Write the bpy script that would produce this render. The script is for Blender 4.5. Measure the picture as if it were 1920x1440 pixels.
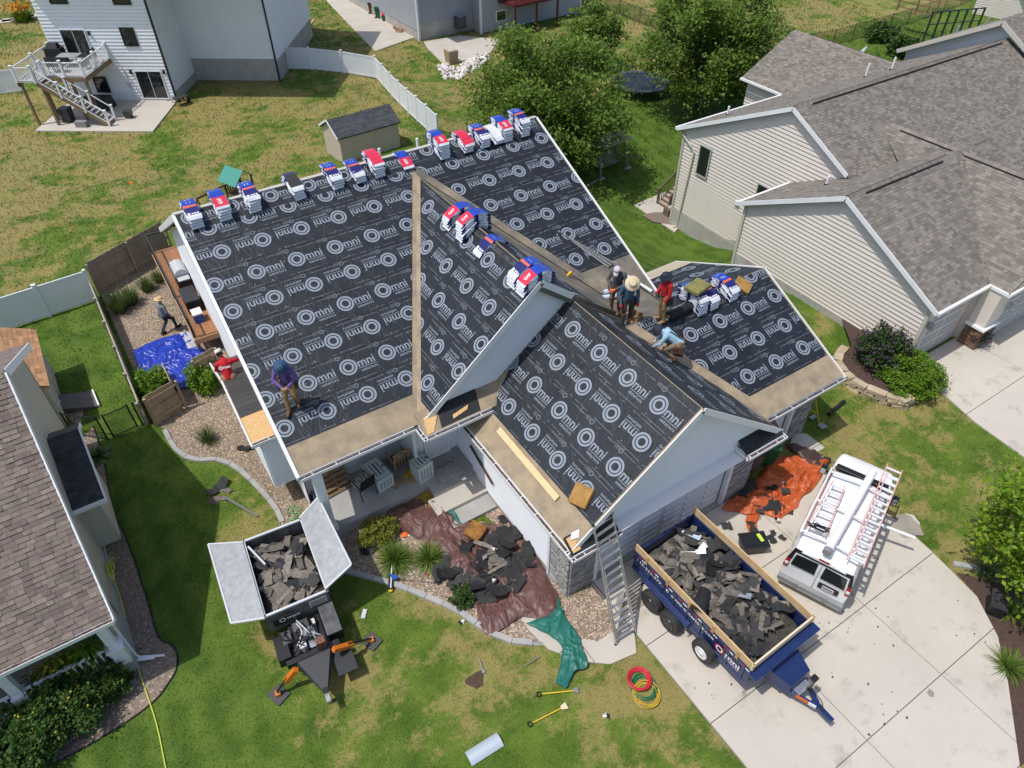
import bpy, bmesh, math, random
import numpy as np
from mathutils import Matrix, Vector, noise as mnoise
for o in list(bpy.data.objects): bpy.data.objects.remove(o)
random.seed(7); RNG=np.random.default_rng(7)
SC=bpy.context.scene; COL=SC.collection
PI=math.pi; rad=math.radians
# ---------------- camera (drone, 20 m above the driveway) ----------------
F_PX,PITCH,ROLL,AZ,CAMH=1331.0,42.84,-0.39,32.55,20.0
def _cam():
    p,r,a=rad(PITCH),rad(ROLL),rad(AZ)
    f=np.array([math.sin(a)*math.cos(p),math.cos(a)*math.cos(p),-math.sin(p)])
    t=np.array([math.cos(a),-math.sin(a),0]); u=np.cross(t,f); c,s=math.cos(r),math.sin(r)
    return c*t+s*u,-s*t+c*u,f
RT,UP,FW=_cam()
cd=bpy.data.cameras.new('camera'); cam=bpy.data.objects.new('camera',cd); COL.objects.link(cam)
cd.sensor_fit='HORIZONTAL'; cd.sensor_width=36; cd.lens=36*F_PX/1920; cd.clip_start=.5; cd.clip_end=2000
cam.matrix_world=Matrix([[RT[0],UP[0],-FW[0],0],[RT[1],UP[1],-FW[1],0],[RT[2],UP[2],-FW[2],CAMH],[0,0,0,1]])
SC.camera=cam
# ---------------- sky, sun, exposure ----------------
SUNV=Vector((-.40,.055,.915)).normalized()
W=bpy.data.worlds.new('World'); SC.world=W; W.use_nodes=True
nt=W.node_tree; bg=nt.nodes['Background']; sk=nt.nodes.new('ShaderNodeTexSky'); sk.sky_type='NISHITA'; sk.sun_disc=False
sk.sun_elevation=math.asin(SUNV.z); sk.sun_rotation=math.atan2(SUNV.x,SUNV.y); sk.dust_density=2.0; sk.ozone_density=1.5
nt.links.new(sk.outputs[0],bg.inputs[0]); bg.inputs[1].default_value=.14
sl=bpy.data.lights.new('sun','SUN'); sl.energy=3.2; sl.angle=rad(.55); sl.color=(1,.965,.91)
sun=bpy.data.objects.new('sun',sl); COL.objects.link(sun); sun.rotation_euler=SUNV.to_track_quat('Z','Y').to_euler(); sun.location=(0,0,60)
SC.view_settings.view_transform='Standard'; SC.view_settings.look='None'; SC.view_settings.exposure=0.06; SC.view_settings.gamma=1
# ---------------- pixel -> place ----------------
def sm(t): t=min(1,max(0,t)); return t*t*(3-2*t)
def terr(x,y):
    a=sm((x-19)/9)*sm((y-16)/10); b=sm((y-38)/16)
    return -(3.0*a*(1-.35*sm((y-30)/10))+b*(1-a))
def ray(u,v): return RT*(u-960)/F_PX-UP*(v-720)/F_PX+FW
def G(u,v,z=0.0):
    d=ray(u,v); t=(z-CAMH)/d[2]; return Vector((d[0]*t,d[1]*t,z))
def GT(u,v,h=0.0):
    z=0
    for i in range(25): p=G(u,v,z+h); z=.5*z+.5*terr(p.x,p.y)
    p=G(u,v,z+h); p.z=terr(p.x,p.y)+h; return p
def onX(u,v,X):
    d=ray(u,v); t=X/d[0]; return Vector((X,d[1]*t,CAMH+d[2]*t))
def onY(u,v,Y):
    d=ray(u,v); t=Y/d[1]; return Vector((d[0]*t,Y,CAMH+d[2]*t))
# ---------------- mesh builder ----------------
class MB:
    def __init__(s): s.v=[];s.f=[];s.m=[]
    def add(s,vs,fs,m=0):
        n=len(s.v); s.v+=[(float(v[0]),float(v[1]),float(v[2])) for v in vs]; s.f+=[[n+i for i in f] for f in fs]; s.m+=[m]*len(fs); return s
    def poly(s,pts,m=0): return s.add(pts,[list(range(len(pts)))],m)
    def hexa(s,b,t,m=0): # bottom 4 + top 4
        return s.add(list(b)+list(t),[[3,2,1,0],[4,5,6,7],[0,1,5,4],[1,2,6,5],[2,3,7,6],[3,0,4,7]],m)
    def box(s,c,d,rz=0,m=0,tilt=0,roll=0):
        x,y,z=[q/2 for q in d]; R=Matrix.Rotation(rz,3,'Z')@Matrix.Rotation(tilt,3,'Y')@Matrix.Rotation(roll,3,'X'); c=Vector(c)
        P=[c+R@Vector(p) for p in ((-x,-y,-z),(x,-y,-z),(x,y,-z),(-x,y,-z),(-x,-y,z),(x,-y,z),(x,y,z),(-x,y,z))]
        return s.hexa(P[:4],P[4:],m)
    def bar(s,a,b,w,h,m=0,up=(0,0,1)): # rectangular bar a->b, w sideways, h along up
        a,b=Vector(a),Vector(b); d=(b-a).normalized(); u=Vector(up); sd=d.cross(u)
        if sd.length<1e-4: sd=d.cross(Vector((1,0,0)))
        sd.normalize(); u=sd.cross(d).normalized(); q=[sd*(i*w/2)+u*(j*h/2) for i,j in ((-1,-1),(1,-1),(1,1),(-1,1))]
        return s.hexa([a+x for x in q],[b+x for x in q],m)
    def prism(s,pts,z0,z1,m=0):
        n=len(pts); vs=[(p[0],p[1],z0) for p in pts]+[(p[0],p[1],z1) for p in pts]
        return s.add(vs,[list(range(n-1,-1,-1)),list(range(n,2*n))]+[[i,(i+1)%n,n+(i+1)%n,n+i] for i in range(n)],m)
    def slab(s,pts,off,m=0): # polygon in 3D extruded by vector
        n=len(pts); o=Vector(off); vs=[Vector(p) for p in pts]; vs=vs+[v+o for v in vs]
        return s.add(vs,[list(range(n-1,-1,-1)),list(range(n,2*n))]+[[i,(i+1)%n,n+(i+1)%n,n+i] for i in range(n)],m)
    def tube(s,path,r,n=7,m=0,cap=True):
        path=[Vector(p) for p in path]; k=len(path); rr=r if hasattr(r,'__len__') else [r]*k; vs=[]; fs=[]
        ref=Vector((0,0,1))
        for i,p in enumerate(path):
            d=(path[min(i+1,k-1)]-path[max(i-1,0)])
            if d.length<1e-9: d=Vector((0,0,1))
            d.normalize(); a=d.cross(ref)
            if a.length<.15: a=d.cross(Vector((0,1,0)))
            a.normalize(); b=d.cross(a)
            vs+=[p+(a*math.cos(2*PI*j/n)+b*math.sin(2*PI*j/n))*rr[i] for j in range(n)]
        for i in range(k-1):
            fs+=[[i*n+j,i*n+(j+1)%n,(i+1)*n+(j+1)%n,(i+1)*n+j] for j in range(n)]
        if cap: fs+=[list(range(n)),[(k-1)*n+j for j in range(n-1,-1,-1)]]
        return s.add(vs,fs,m)
    def lathe(s,prof,n=16,c=(0,0,0),m=0,M=None):
        vs=[];fs=[];c=Vector(c)
        for r,z in prof:
            for j in range(n):
                p=Vector((r*math.cos(2*PI*j/n),r*math.sin(2*PI*j/n),z)); vs.append(c+(M@p if M else p))
        for i in range(len(prof)-1): fs+=[[i*n+j,i*n+(j+1)%n,(i+1)*n+(j+1)%n,(i+1)*n+j] for j in range(n)]
        fs+=[[(len(prof)-1)*n+j for j in range(n)],[j for j in range(n-1,-1,-1)]]
        return s.add(vs,fs,m)
    def ball(s,c,r,n=10,k=6,m=0,R=None):
        r=(r,r,r) if not hasattr(r,'__len__') else r; vs=[];fs=[];c=Vector(c)
        for i in range(k+1):
            t=PI*i/k
            for j in range(n):
                a=2*PI*j/n; p=Vector((r[0]*math.sin(t)*math.cos(a),r[1]*math.sin(t)*math.sin(a),r[2]*math.cos(t))); vs.append(c+(R@p if R else p))
        for i in range(k): fs+=[[i*n+j,(i+1)*n+j,(i+1)*n+(j+1)%n,i*n+(j+1)%n] for j in range(n)]
        return s.add(vs,fs,m)
    def xf(s,M):
        s.v=[tuple(M@Vector(v)) for v in s.v]; return s
    def mesh(s,name,mats,smooth=False):
        me=bpy.data.meshes.new(name); me.from_pydata(s.v,[],s.f)
        for m in (mats if isinstance(mats,(list,tuple)) else [mats]): me.materials.append(m)
        if s.m and max(s.m)>0: me.polygons.foreach_set('material_index',s.m)
        if smooth: me.polygons.foreach_set('use_smooth',[True]*len(me.polygons))
        me.update(); return me
def WM(o): return (WM(o.parent) if o.parent else Matrix())@o.matrix_basis
def ob(name,mb,mats,parent=None,w=False,smooth=False,label=None,cat=None,group=None,kind=None,loc=None,M=None):
    if isinstance(mb,MB):
        if w and parent: mb.xf(WM(parent).inverted())
        me=mb.mesh(name,mats,smooth)
    else: me=mb
    o=bpy.data.objects.new(name,me); COL.objects.link(o)
    if parent: o.parent=parent
    if loc is not None: o.location=loc
    if M is not None: o.matrix_basis=M
    for k,v in (('label',label),('category',cat),('group',group),('kind',kind)):
        if v: o[k]=v
    return o
def thing(name,label,cat,loc=(0,0,0),rz=0,group=None):
    o=bpy.data.objects.new(name,None); COL.objects.link(o); o.empty_display_size=.2; o.location=loc; o.rotation_euler=(0,0,rz)
    o['label']=label; o['category']=cat
    if group: o['group']=group
    return o
def struct(name,mb,mats,**k): return ob(name,mb,mats,kind='structure',**k)
def copytree(o,loc=None,rz=None,label=None,parent=None):
    c=o.copy(); COL.objects.link(c)
    if parent: c.parent=parent
    if loc is not None: c.location=loc
    if rz is not None: c.rotation_euler=(0,0,rz)
    if label: c['label']=label
    for ch in list(o.children): copytree(ch,parent=c)
    return c
# ---------------- 2D helpers ----------------
def clip2(poly,a,b,c): # keep a*x+b*y>=c
    out=[]; n=len(poly)
    for i in range(n):
        p,q=poly[i],poly[(i+1)%n]; dp=a*p[0]+b*p[1]-c; dq=a*q[0]+b*q[1]-c
        if dp>=0: out.append(p)
        if dp*dq<0: t=dp/(dp-dq); out.append((p[0]+(q[0]-p[0])*t,p[1]+(q[1]-p[1])*t))
    return out
def clipbox(poly,x0,x1,y0,y1):
    for h in ((1,0,x0),(-1,0,-x1),(0,1,y0),(0,-1,-y1)):
        poly=clip2(poly,*h)
        if len(poly)<3: return []
    return poly
def inpoly(x,y,P):
    c=False; n=len(P); j=n-1
    for i in range(n):
        if (P[i][1]>y)!=(P[j][1]>y) and x<(P[j][0]-P[i][0])*(y-P[i][1])/(P[j][1]-P[i][1])+P[i][0]: c=not c
        j=i
    return c
def inpoly_np(X,Y,P):
    c=np.zeros(X.shape,bool); n=len(P); j=n-1
    for i in range(n):
        xi,yi=P[i][0],P[i][1]; xj,yj=P[j][0],P[j][1]
        if yi!=yj: c^=((yi>Y)!=(yj>Y))&(X<(xj-xi)*(Y-yi)/(yj-yi)+xi)
        j=i
    return c
def smooth_line(pts,n=6):
    out=[]; P=[Vector(p) for p in pts]
    for i in range(len(P)-1):
        p0,p1,p2,p3=P[max(i-1,0)],P[i],P[i+1],P[min(i+2,len(P)-1)]
        for k in range(n):
            t=k/n; out.append(.5*((2*p1)+(p2-p0)*t+(2*p0-5*p1+4*p2-p3)*t*t+(3*p1-p0-3*p2+p3)*t**3))
    out.append(P[-1]); return out
# ---------------- materials ----------------
MATS={}
def mat(name,col,rough=.7,met=0,col2=None,vs=2.0,det=4,isl=0,bs=0,bst=0,spec=None,obj=False,thr=(.35,.65),trans=0,coat=0,sc=None,hue=0):
    if name in MATS: return MATS[name]
    m=bpy.data.materials.new(name); m.use_nodes=True; N=m.node_tree.nodes; L=m.node_tree.links; b=N['Principled BSDF']
    b.inputs['Roughness'].default_value=rough; b.inputs['Metallic'].default_value=met
    if spec is not None: b.inputs['Specular IOR Level'].default_value=spec
    if coat: b.inputs['Coat Weight'].default_value=coat
    tc=N.new('ShaderNodeTexCoord'); ge=N.new('ShaderNodeNewGeometry')
    vec=tc.outputs['Object'] if obj else ge.outputs['Position']
    if sc:
        mp=N.new('ShaderNodeMapping'); mp.inputs['Scale'].default_value=sc; L.new(vec,mp.inputs[0]); vec=mp.outputs[0]
    c=(*col,1); cur=None
    if col2:
        n=N.new('ShaderNodeTexNoise'); n.inputs['Scale'].default_value=vs; n.inputs['Detail'].default_value=det; n.inputs['Roughness'].default_value=.62; L.new(vec,n.inputs['Vector'])
        mr=N.new('ShaderNodeMapRange'); mr.inputs[1].default_value=thr[0]; mr.inputs[2].default_value=thr[1]; L.new(n.outputs[0],mr.inputs[0])
        mx=N.new('ShaderNodeMix'); mx.data_type='RGBA'; mx.inputs[6].default_value=c; mx.inputs[7].default_value=(*col2,1); L.new(mr.outputs[0],mx.inputs[0]); cur=mx.outputs[2]
    if isl:
        oi=N.new('ShaderNodeObjectInfo'); ad=N.new('ShaderNodeMath'); ad.operation='ADD'; L.new(ge.outputs['Random Per Island'],ad.inputs[0]); L.new(oi.outputs['Random'],ad.inputs[1])
        fr=N.new('ShaderNodeMath'); fr.operation='FRACT'; L.new(ad.outputs[0],fr.inputs[0])
        mr=N.new('ShaderNodeMapRange'); mr.inputs[3].default_value=1-isl; mr.inputs[4].default_value=1+isl; L.new(fr.outputs[0],mr.inputs[0])
        hs=N.new('ShaderNodeHueSaturation'); L.new(mr.outputs[0],hs.inputs['Value'])
        if hue:
            m2=N.new('ShaderNodeMath'); m2.operation='MULTIPLY'; m2.inputs[1].default_value=7.31; L.new(fr.outputs[0],m2.inputs[0]); f2=N.new('ShaderNodeMath'); f2.operation='FRACT'; L.new(m2.outputs[0],f2.inputs[0])
            m3=N.new('ShaderNodeMapRange'); m3.inputs[3].default_value=.5-hue; m3.inputs[4].default_value=.5+hue; L.new(f2.outputs[0],m3.inputs[0]); L.new(m3.outputs[0],hs.inputs['Hue'])
        if cur: L.new(cur,hs.inputs['Color'])
        else: hs.inputs['Color'].default_value=c
        cur=hs.outputs[0]
    if cur: L.new(cur,b.inputs['Base Color'])
    else: b.inputs['Base Color'].default_value=c
    if bst:
        n=N.new('ShaderNodeTexNoise'); n.inputs['Scale'].default_value=bs; n.inputs['Detail'].default_value=5; L.new(vec,n.inputs['Vector'])
        bu=N.new('ShaderNodeBump'); bu.inputs['Strength'].default_value=bst; bu.inputs['Distance'].default_value=.03; L.new(n.outputs[0],bu.inputs['Height']); L.new(bu.outputs[0],b.inputs['Normal'])
    if trans: # leaf translucency
        tr=N.new('ShaderNodeBsdfTranslucent'); ms=N.new('ShaderNodeMixShader'); ms.inputs[0].default_value=trans
        if cur: L.new(cur,tr.inputs[0])
        else: tr.inputs[0].default_value=c
        L.new(b.outputs[0],ms.inputs[1]); L.new(tr.outputs[0],ms.inputs[2]); L.new(ms.outputs[0],N['Material Output'].inputs[0])
    MATS[name]=m; return m
def nd(m,t,**k):
    n=m.node_tree.nodes.new(t)
    for a,b in k.items(): setattr(n,a,b)
    return n
white=mat('white_paint',(.80,.81,.82),.45,col2=(.74,.75,.76),vs=1.2)
whitetrim=mat('white_trim',(.82,.82,.82),.4)
vinyl=mat('vinyl_white_fence',(.80,.82,.85),.4,col2=(.74,.77,.80),vs=.8)
siding_w=mat('siding_white',(.82,.84,.86),.5,col2=(.78,.80,.83),vs=.7)
siding_t=mat('siding_tan',(.70,.635,.565),.55,col2=(.66,.60,.53),vs=.6)
siding_o=mat('siding_olive',(.48,.455,.37),.6,col2=(.44,.415,.335),vs=.9)
siding_g=mat('siding_grey',(.36,.38,.41),.55,col2=(.33,.35,.38),vs=.6)
siding_b=mat('siding_pale_blue',(.50,.56,.57),.55,col2=(.46,.52,.53),vs=.6)
blackm=mat('black_plastic',(.012,.012,.013),.45)
darkm=mat('dark_metal',(.03,.03,.033),.4,col2=(.05,.05,.052),vs=8)
glass=mat('dark_glass',(.012,.016,.018),.05,spec=.8)
conc=mat('concrete',(.53,.485,.42),.85,col2=(.44,.40,.345),vs=.55,det=8,bs=60,bst=.12,thr=(.3,.75))
conc_g=mat('concrete_grey',(.40,.39,.37),.85,col2=(.31,.305,.29),vs=1.2,det=8,bs=50,bst=.15)
block=mat('foundation_block',(.46,.45,.42),.9,col2=(.36,.34,.30),vs=1.3,det=8,bs=30,bst=.2)
deckw=mat('bare_deck_wood',(.37,.29,.19),.85,col2=(.20,.16,.115),vs=1.7,det=10,bs=20,bst=.2,thr=(.40,.74),obj=True)
deckd=mat('worn_dark_deck',(.125,.115,.10),.8,col2=(.30,.245,.17),vs=.8,det=8,thr=(.42,.68))
osb=mat('osb_board',(.62,.36,.135),.8,col2=(.74,.50,.25),vs=22,det=4,obj=True,sc=(1,.5,1))
lumber=mat('pine_lumber',(.66,.47,.25),.7,col2=(.55,.37,.19),vs=3,sc=(1,1,1),det=6)
wood_o=mat('weathered_picket_wood',(.42,.315,.20),.85,col2=(.32,.235,.15),vs=4,isl=.16)
wood_f=mat('tan_fence_wood',(.38,.30,.215),.85,col2=(.31,.24,.175),vs=3,isl=.1)
alu=mat('aluminium',(.62,.63,.64),.32,met=.85,col2=(.5,.51,.52),vs=6)
rubber=mat('tyre_rubber',(.022,.022,.023),.75,col2=(.04,.038,.036),vs=12)
# ================= GROUND =================
def grass_mat(name,isl):
    m=bpy.data.materials.new(name); m.use_nodes=True; N=m.node_tree.nodes; L=m.node_tree.links; b=N['Principled BSDF']
    b.inputs['Roughness'].default_value=.8; b.inputs['Specular IOR Level'].default_value=.15
    ge=N.new('ShaderNodeNewGeometry'); P=ge.outputs['Position']; sp=N.new('ShaderNodeSeparateXYZ'); L.new(P,sp.inputs[0])
    def noise(s,d,r=.6):
        n=N.new('ShaderNodeTexNoise'); n.inputs['Scale'].default_value=s; n.inputs['Detail'].default_value=d; n.inputs['Roughness'].default_value=r; L.new(P,n.inputs['Vector']); return n.outputs[0]
    def mr(x,a,bb,c=0,d=1):
        n=N.new('ShaderNodeMapRange'); n.interpolation_type='SMOOTHSTEP'; L.new(x,n.inputs[0])
        for i,q in enumerate((a,bb,c,d)): n.inputs[i+1].default_value=q
        return n.outputs[0]
    def mt(op,x,y):
        n=N.new('ShaderNodeMath'); n.operation=op
        for i,q in enumerate((x,y)):
            if isinstance(q,(int,float)): n.inputs[i].default_value=q
            else: L.new(q,n.inputs[i])
        return n.outputs[0]
    def mix(f,c1,c2):
        n=N.new('ShaderNodeMix'); n.data_type='RGBA'; L.new(f,n.inputs[0])
        for i,q in ((6,c1),(7,c2)):
            if isinstance(q,tuple): n.inputs[i].default_value=(*q,1)
            else: L.new(q,n.inputs[i])
        return n.outputs[2]
    lushL=mt('MULTIPLY',mr(sp.outputs[0],-.6,-1.9),mr(sp.outputs[1],36,33))
    lushR=mt('MULTIPLY',mr(sp.outputs[0],17,21),mt('MULTIPLY',mr(sp.outputs[1],14,17),mr(sp.outputs[1],46,38)))
    lush=mt('MAXIMUM',lushL,lushR)
    pat=mt('ADD',mt('MULTIPLY',noise(.28,3),.5),mt('ADD',mt('MULTIPLY',noise(1.3,4),.32),mt('MULTIPLY',noise(7,4,.7),.18)))
    far=mr(sp.outputs[1],30,60,0,.045)
    dry=mr(mt('ADD',mt('SUBTRACT',pat,mt('MULTIPLY',lush,.2)),far),.47,.56)
    gr=mix(mr(noise(.9,5),.3,.7),(.060,.115,.014),(.125,.185,.026))
    sn=N.new('ShaderNodeMath'); sn.operation='SINE'; L.new(mt('MULTIPLY',mt('ADD',sp.outputs[0],mt('MULTIPLY',noise(.5,2),.6)),6.5),sn.inputs[0])
    gr=mix(mt('MULTIPLY',lush,.75),gr,mix(mr(mt('ADD',noise(.9,3),mt('MULTIPLY',sn.outputs[0],.09)),.35,.65),(.055,.108,.014),(.098,.158,.025)))
    col=mix(mt('MULTIPLY',dry,.8),gr,mix(noise(9,3),(.34,.265,.11),(.25,.205,.07)))
    hs=N.new('ShaderNodeHueSaturation'); L.new(col,hs.inputs['Color'])
    if isl: v=mr(ge.outputs['Random Per Island'],0,1,.62,1.6)
    else: v=mt('MULTIPLY',mr(noise(24,4,.8),.25,.75,.62,1.35),mr(noise(90,2),.2,.8,.75,1.25))
    L.new(v,hs.inputs['Value']); L.new(hs.outputs[0],b.inputs['Base Color'])
    if not isl:
        bu=N.new('ShaderNodeBump'); bu.inputs['Strength'].default_value=.5; bu.inputs['Distance'].default_value=.04; L.new(noise(38,5,.75),bu.inputs['Height']); L.new(bu.outputs[0],b.inputs['Normal'])
    MATS[name]=m; return m
grassm=grass_mat('lawn_turf',False); blade=grass_mat('grass_blades',True)
# terrain: fine grid where the camera looks, one big sheet around it
gx=np.concatenate([[-600,-200],np.arange(-60,110,2.0),[200,600]]); gy=np.concatenate([[-600,-150],np.arange(-40,130,2.0),[250,900]])
mb=MB(); nx,ny=len(gx),len(gy)
mb.add([(x,y,terr(x,y)) for y in gy for x in gx],[[j*nx+i,j*nx+i+1,(j+1)*nx+i+1,(j+1)*nx+i] for j in range(ny-1) for i in range(nx-1)])
struct('ground',mb,grassm,smooth=True)
NOGRASS=[]
def px(*pts): return [(G(u,v).x,G(u,v).y) for u,v in pts]
def pxt(*pts): return [(GT(u,v).x,GT(u,v).y) for u,v in pts]
def terr_poly(mb,P,dz,th=.12,m=0): # flat-ish slab following terrain
    n=len(P); z=[terr(*p)+dz for p in P]
    mb.add([(p[0],p[1],z[i]-th) for i,p in enumerate(P)]+[(p[0],p[1],z[i]) for i,p in enumerate(P)],
        [list(range(n-1,-1,-1)),list(range(n,2*n))]+[[i,(i+1)%n,n+(i+1)%n,n+i] for i in range(n)],m)
def ccw(P):
    a=sum(P[i][0]*P[(i+1)%len(P)][1]-P[(i+1)%len(P)][0]*P[i][1] for i in range(len(P))); return P if a>0 else P[::-1]
def slabs(name,P,xs,ys,dz,m,gap=.012,rot=0):
    P=ccw(P); NOGRASS.append(P); base=MB(); 
    root=None; c,s=math.cos(rot),math.sin(rot); Q=[(p[0]*c+p[1]*s,-p[0]*s+p[1]*c) for p in P]
    base.add([(p[0],p[1],terr(*p)+.008) for p in P],[list(range(len(P)))]); root=struct(name,base,mat('joint_dirt',(.16,.145,.12),.95))
    for i in range(len(xs)-1):
        for j in range(len(ys)-1):
            q=clipbox(Q,xs[i]+gap,xs[i+1]-gap,ys[j]+gap,ys[j+1]-gap)
            if len(q)>=3:
                mb=MB(); terr_poly(mb,[(p[0]*c-p[1]*s,p[0]*s+p[1]*c) for p in q],dz); ob('concrete_slab',mb,m,root)
    return root
def drive_mat(name,base,b2):
    m=mat(name,base,.85,col2=b2,vs=.35,det=9,bs=70,bst=.12,thr=(.35,.75)); N=m.node_tree.nodes; L=m.node_tree.links; b=N['Principled BSDF']; src=b.inputs['Base Color'].links[0].from_socket
    ge=[n for n in N if n.type=='NEW_GEOMETRY'][0]; n=N.new('ShaderNodeTexNoise'); n.inputs['Scale'].default_value=1.15; n.inputs['Detail'].default_value=7; n.inputs['Roughness'].default_value=.7; L.new(ge.outputs['Position'],n.inputs['Vector'])
    r=N.new('ShaderNodeMapRange'); r.inputs[1].default_value=.55; r.inputs[2].default_value=.74; r.inputs[4].default_value=.6; L.new(n.outputs[0],r.inputs[0])
    mx=N.new('ShaderNodeMix'); mx.data_type='RGBA'; mx.inputs[7].default_value=(.20,.185,.165,1); L.new(r.outputs[0],mx.inputs[0]); L.new(src,mx.inputs[6]); L.new(mx.outputs[2],b.inputs['Base Color']); return m
drivem=drive_mat('driveway_concrete',(.545,.495,.425),(.47,.425,.365))
dr=[(8.72,-6),(8.72,8.95),(15.45,8.95),(18.35,8.6),(18.8,6.2),(18.85,5.0),(18.73,3.8),(18.42,2.05),(17.7,.95),(16.6,.0),(15.6,-.75),(14.6,-1.5),(13.9,-6)]
slabs('driveway',dr,[0,8.73,11.93,15.23,22],[-8,-1.4,1.16,3.75,6.4,10],.06,drivem)
# front walk
walk=px((1013,1207),(1018,1260),(1060,1240),(1100,1245),(1150,1225),(1200,1192),(1187,1170),(1178,1120),(1168,1085),(1150,1085),(1148,1120),(1120,1142),(1085,1145),(1050,1120),(1040,1100))
walk=[(7.0,12.55),(7.35,12.5),(7.35,9.0),(7.2,7.9),(7.6,7.35),(8.2,7.35),(8.7,7.9),(8.72,8.95),(8.73,6.75),(8.3,6.35),(7.4,6.55),(6.7,7.1),(6.0,7.9),(5.9,8.6),(6.2,9.5),(6.35,10.5),(5.6,12.5)]
walk=[(5.45,12.9),(6.95,12.9),(7.25,12.4),(7.25,9.6),(7.05,8.6),(7.15,7.75),(7.6,7.3),(8.2,7.3),(8.55,7.7),(8.66,8.95),(8.7,8.95),(8.7,6.9),(8.35,6.4),(7.5,6.55),(6.8,7.1),(6.25,7.9),(6.1,8.7),(6.2,9.8),(5.6,11.3)]
slabs('front_walk',walk,[4,7.15,10],[5,7.62,9.6,11.2,14],.05,conc)
slabs('garage_side_stub',px((1478,838),(1521,855),(1546,841),(1512,815),(1490,812)),[0,40],[0,8.98,40],.05,conc)
slabs('neighbour_driveway',[(26.4,9.95),(44,9.95),(44,2.0),(25.2,3.3),(25.5,6.5)],[20,30.0,33.5,37,44.5],[0,4.1,6.9,11],.05,drivem)
# gravel / mulch beds (polygons on the ground)
curbA=px((310,808),(318,825),(330,843),(353,860),(382,864),(410,863),(443,877),(480,910),(513,947),(524,966),(532,985))
curbB=px((600,1062),(653,1073),(707,1087),(750,1100),(800,1120),(840,1137),(873,1155),(903,1177),(940,1197),(973,1205),(1018,1207))
BED={}
BED['side']=[(-1.3,23.9),(-1.55,34.5),(1.2,36.5),(2.4,35),(2.4,15.2)]+[p for p in curbA[::-1]]
BED['front']=[p for p in curbB]+[(6.1,8.7),(6.2,9.8),(5.6,11.3),(5.45,12.9),(5.2,14.9),(2.4,15.2),(2.2,14.0)]
BED['pier']=[(7.25,9.0),(7.05,8.6),(7.15,7.75),(7.6,7.3),(8.2,7.3),(8.55,7.7),(8.66,8.95)]
BED['garside']=[(7.25,9.6),(7.25,14.9),(7.75,14.9),(7.75,9.0),(7.25,9.0)]
lh=px((176,800),(196,870),(213,960),(230,993),(250,1043),(277,1127),(297,1193),(320,1208),(332,1227),(330,1257),(310,1290),(287,1317),(233,1357),(167,1397),(100,1433),(40,1460))
BED['left']=[(-4.05,24.5)]+lh+[(-9,10),(-9,14.5),(-4.05,14.5)]
BED['left2']=px((150,755),(133,757),(110,770),(150,800),(155,775))
gravel_base=mat('gravel_bed_soil',(.27,.21,.155),.95,col2=(.18,.14,.105),vs=9,bs=60,bst=.5)
mulch=mat('mulch',(.10,.058,.042),.95,col2=(.055,.035,.03),vs=14,bs=40,bst=.8)
gravm=mat('gravel_stones',(.42,.325,.245),.8,isl=.55,hue=.02); gravd=mat('river_rock',(.285,.225,.18),.75,isl=.6,hue=.04)
def pebbles(name,P,n,size,z0,m,label_parent=None):
    x0,x1=min(p[0] for p in P),max(p[0] for p in P); y0,y1=min(p[1] for p in P),max(p[1] for p in P)
    X=RNG.uniform(x0,x1,n); Y=RNG.uniform(y0,y1,n); k=inpoly_np(X,Y,P); X,Y=X[k],Y[k]; n=len(X)
    s=size*RNG.uniform(.6,1.5,n); a=RNG.uniform(0,2*PI,n); e=RNG.uniform(.6,1,n); h=s*RNG.uniform(.45,.9,n)
    V=np.zeros((n,5,3)); 
    for j in range(4):
        t=a+j*PI/2+RNG.uniform(-.3,.3,n); V[:,j,0]=X+np.cos(t)*s*(e if j%2 else 1); V[:,j,1]=Y+np.sin(t)*s*(e if j%2 else 1); V[:,j,2]=z0-.004
    V[:,4,0]=X+RNG.uniform(-.3,.3,n)*s; V[:,4,1]=Y+RNG.uniform(-.3,.3,n)*s; V[:,4,2]=z0+h
    F=np.array([[0,1,4],[1,2,4],[2,3,4],[3,0,4]])[None]+5*np.arange(n)[:,None,None]
    return tri_obj(name,V.reshape(-1,3),F.reshape(-1,3),m)
def tri_obj(name,V,F,m,parent=None,label=None,cat=None,kind='stuff',smooth=False):
    me=bpy.data.meshes.new(name); me.vertices.add(len(V)); me.vertices.foreach_set('co',np.ascontiguousarray(V,dtype=np.float32).ravel())
    nf=len(F); k=F.shape[1]; me.loops.add(nf*k); me.loops.foreach_set('vertex_index',np.ascontiguousarray(F,dtype=np.int32).ravel()); me.polygons.add(nf)
    me.polygons.foreach_set('loop_start',np.arange(0,nf*k,k,dtype=np.int32)); me.polygons.foreach_set('loop_total',np.full(nf,k,dtype=np.int32))
    if smooth: me.polygons.foreach_set('use_smooth',np.ones(nf,bool))
    me.update(calc_edges=True); me.materials.append(m); return ob(name,me,m,parent,label=label,cat=cat,kind=kind)
for k,P in BED.items():
    P=ccw(P); BED[k]=P; NOGRASS.append(P); mb=MB(); mb.poly([(p[0],p[1],.014) for p in P]); struct('gravel_bed',mb,gravel_base)
for k,n,s,mm in (('side',26000,.026,gravm),('front',15000,.027,gravm),('pier',1300,.028,gravm),('garside',1200,.028,gravm),('left',13000,.038,gravd),('left2',900,.04,gravd)):
    o=pebbles('gravel',BED[k],n,s,.016,mm); o['label']={'side':'tan pea gravel along the side yard beside the deck','front':'tan pea gravel in front of the porch','pier':'pea gravel around the stone pier by the ladder','garside':'thin gravel strip along the white garage wall','left':'brown river rock beside the olive house','left2':'small patch of river rock near the olive house shed'}[k]; o['category']='gravel'
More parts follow.
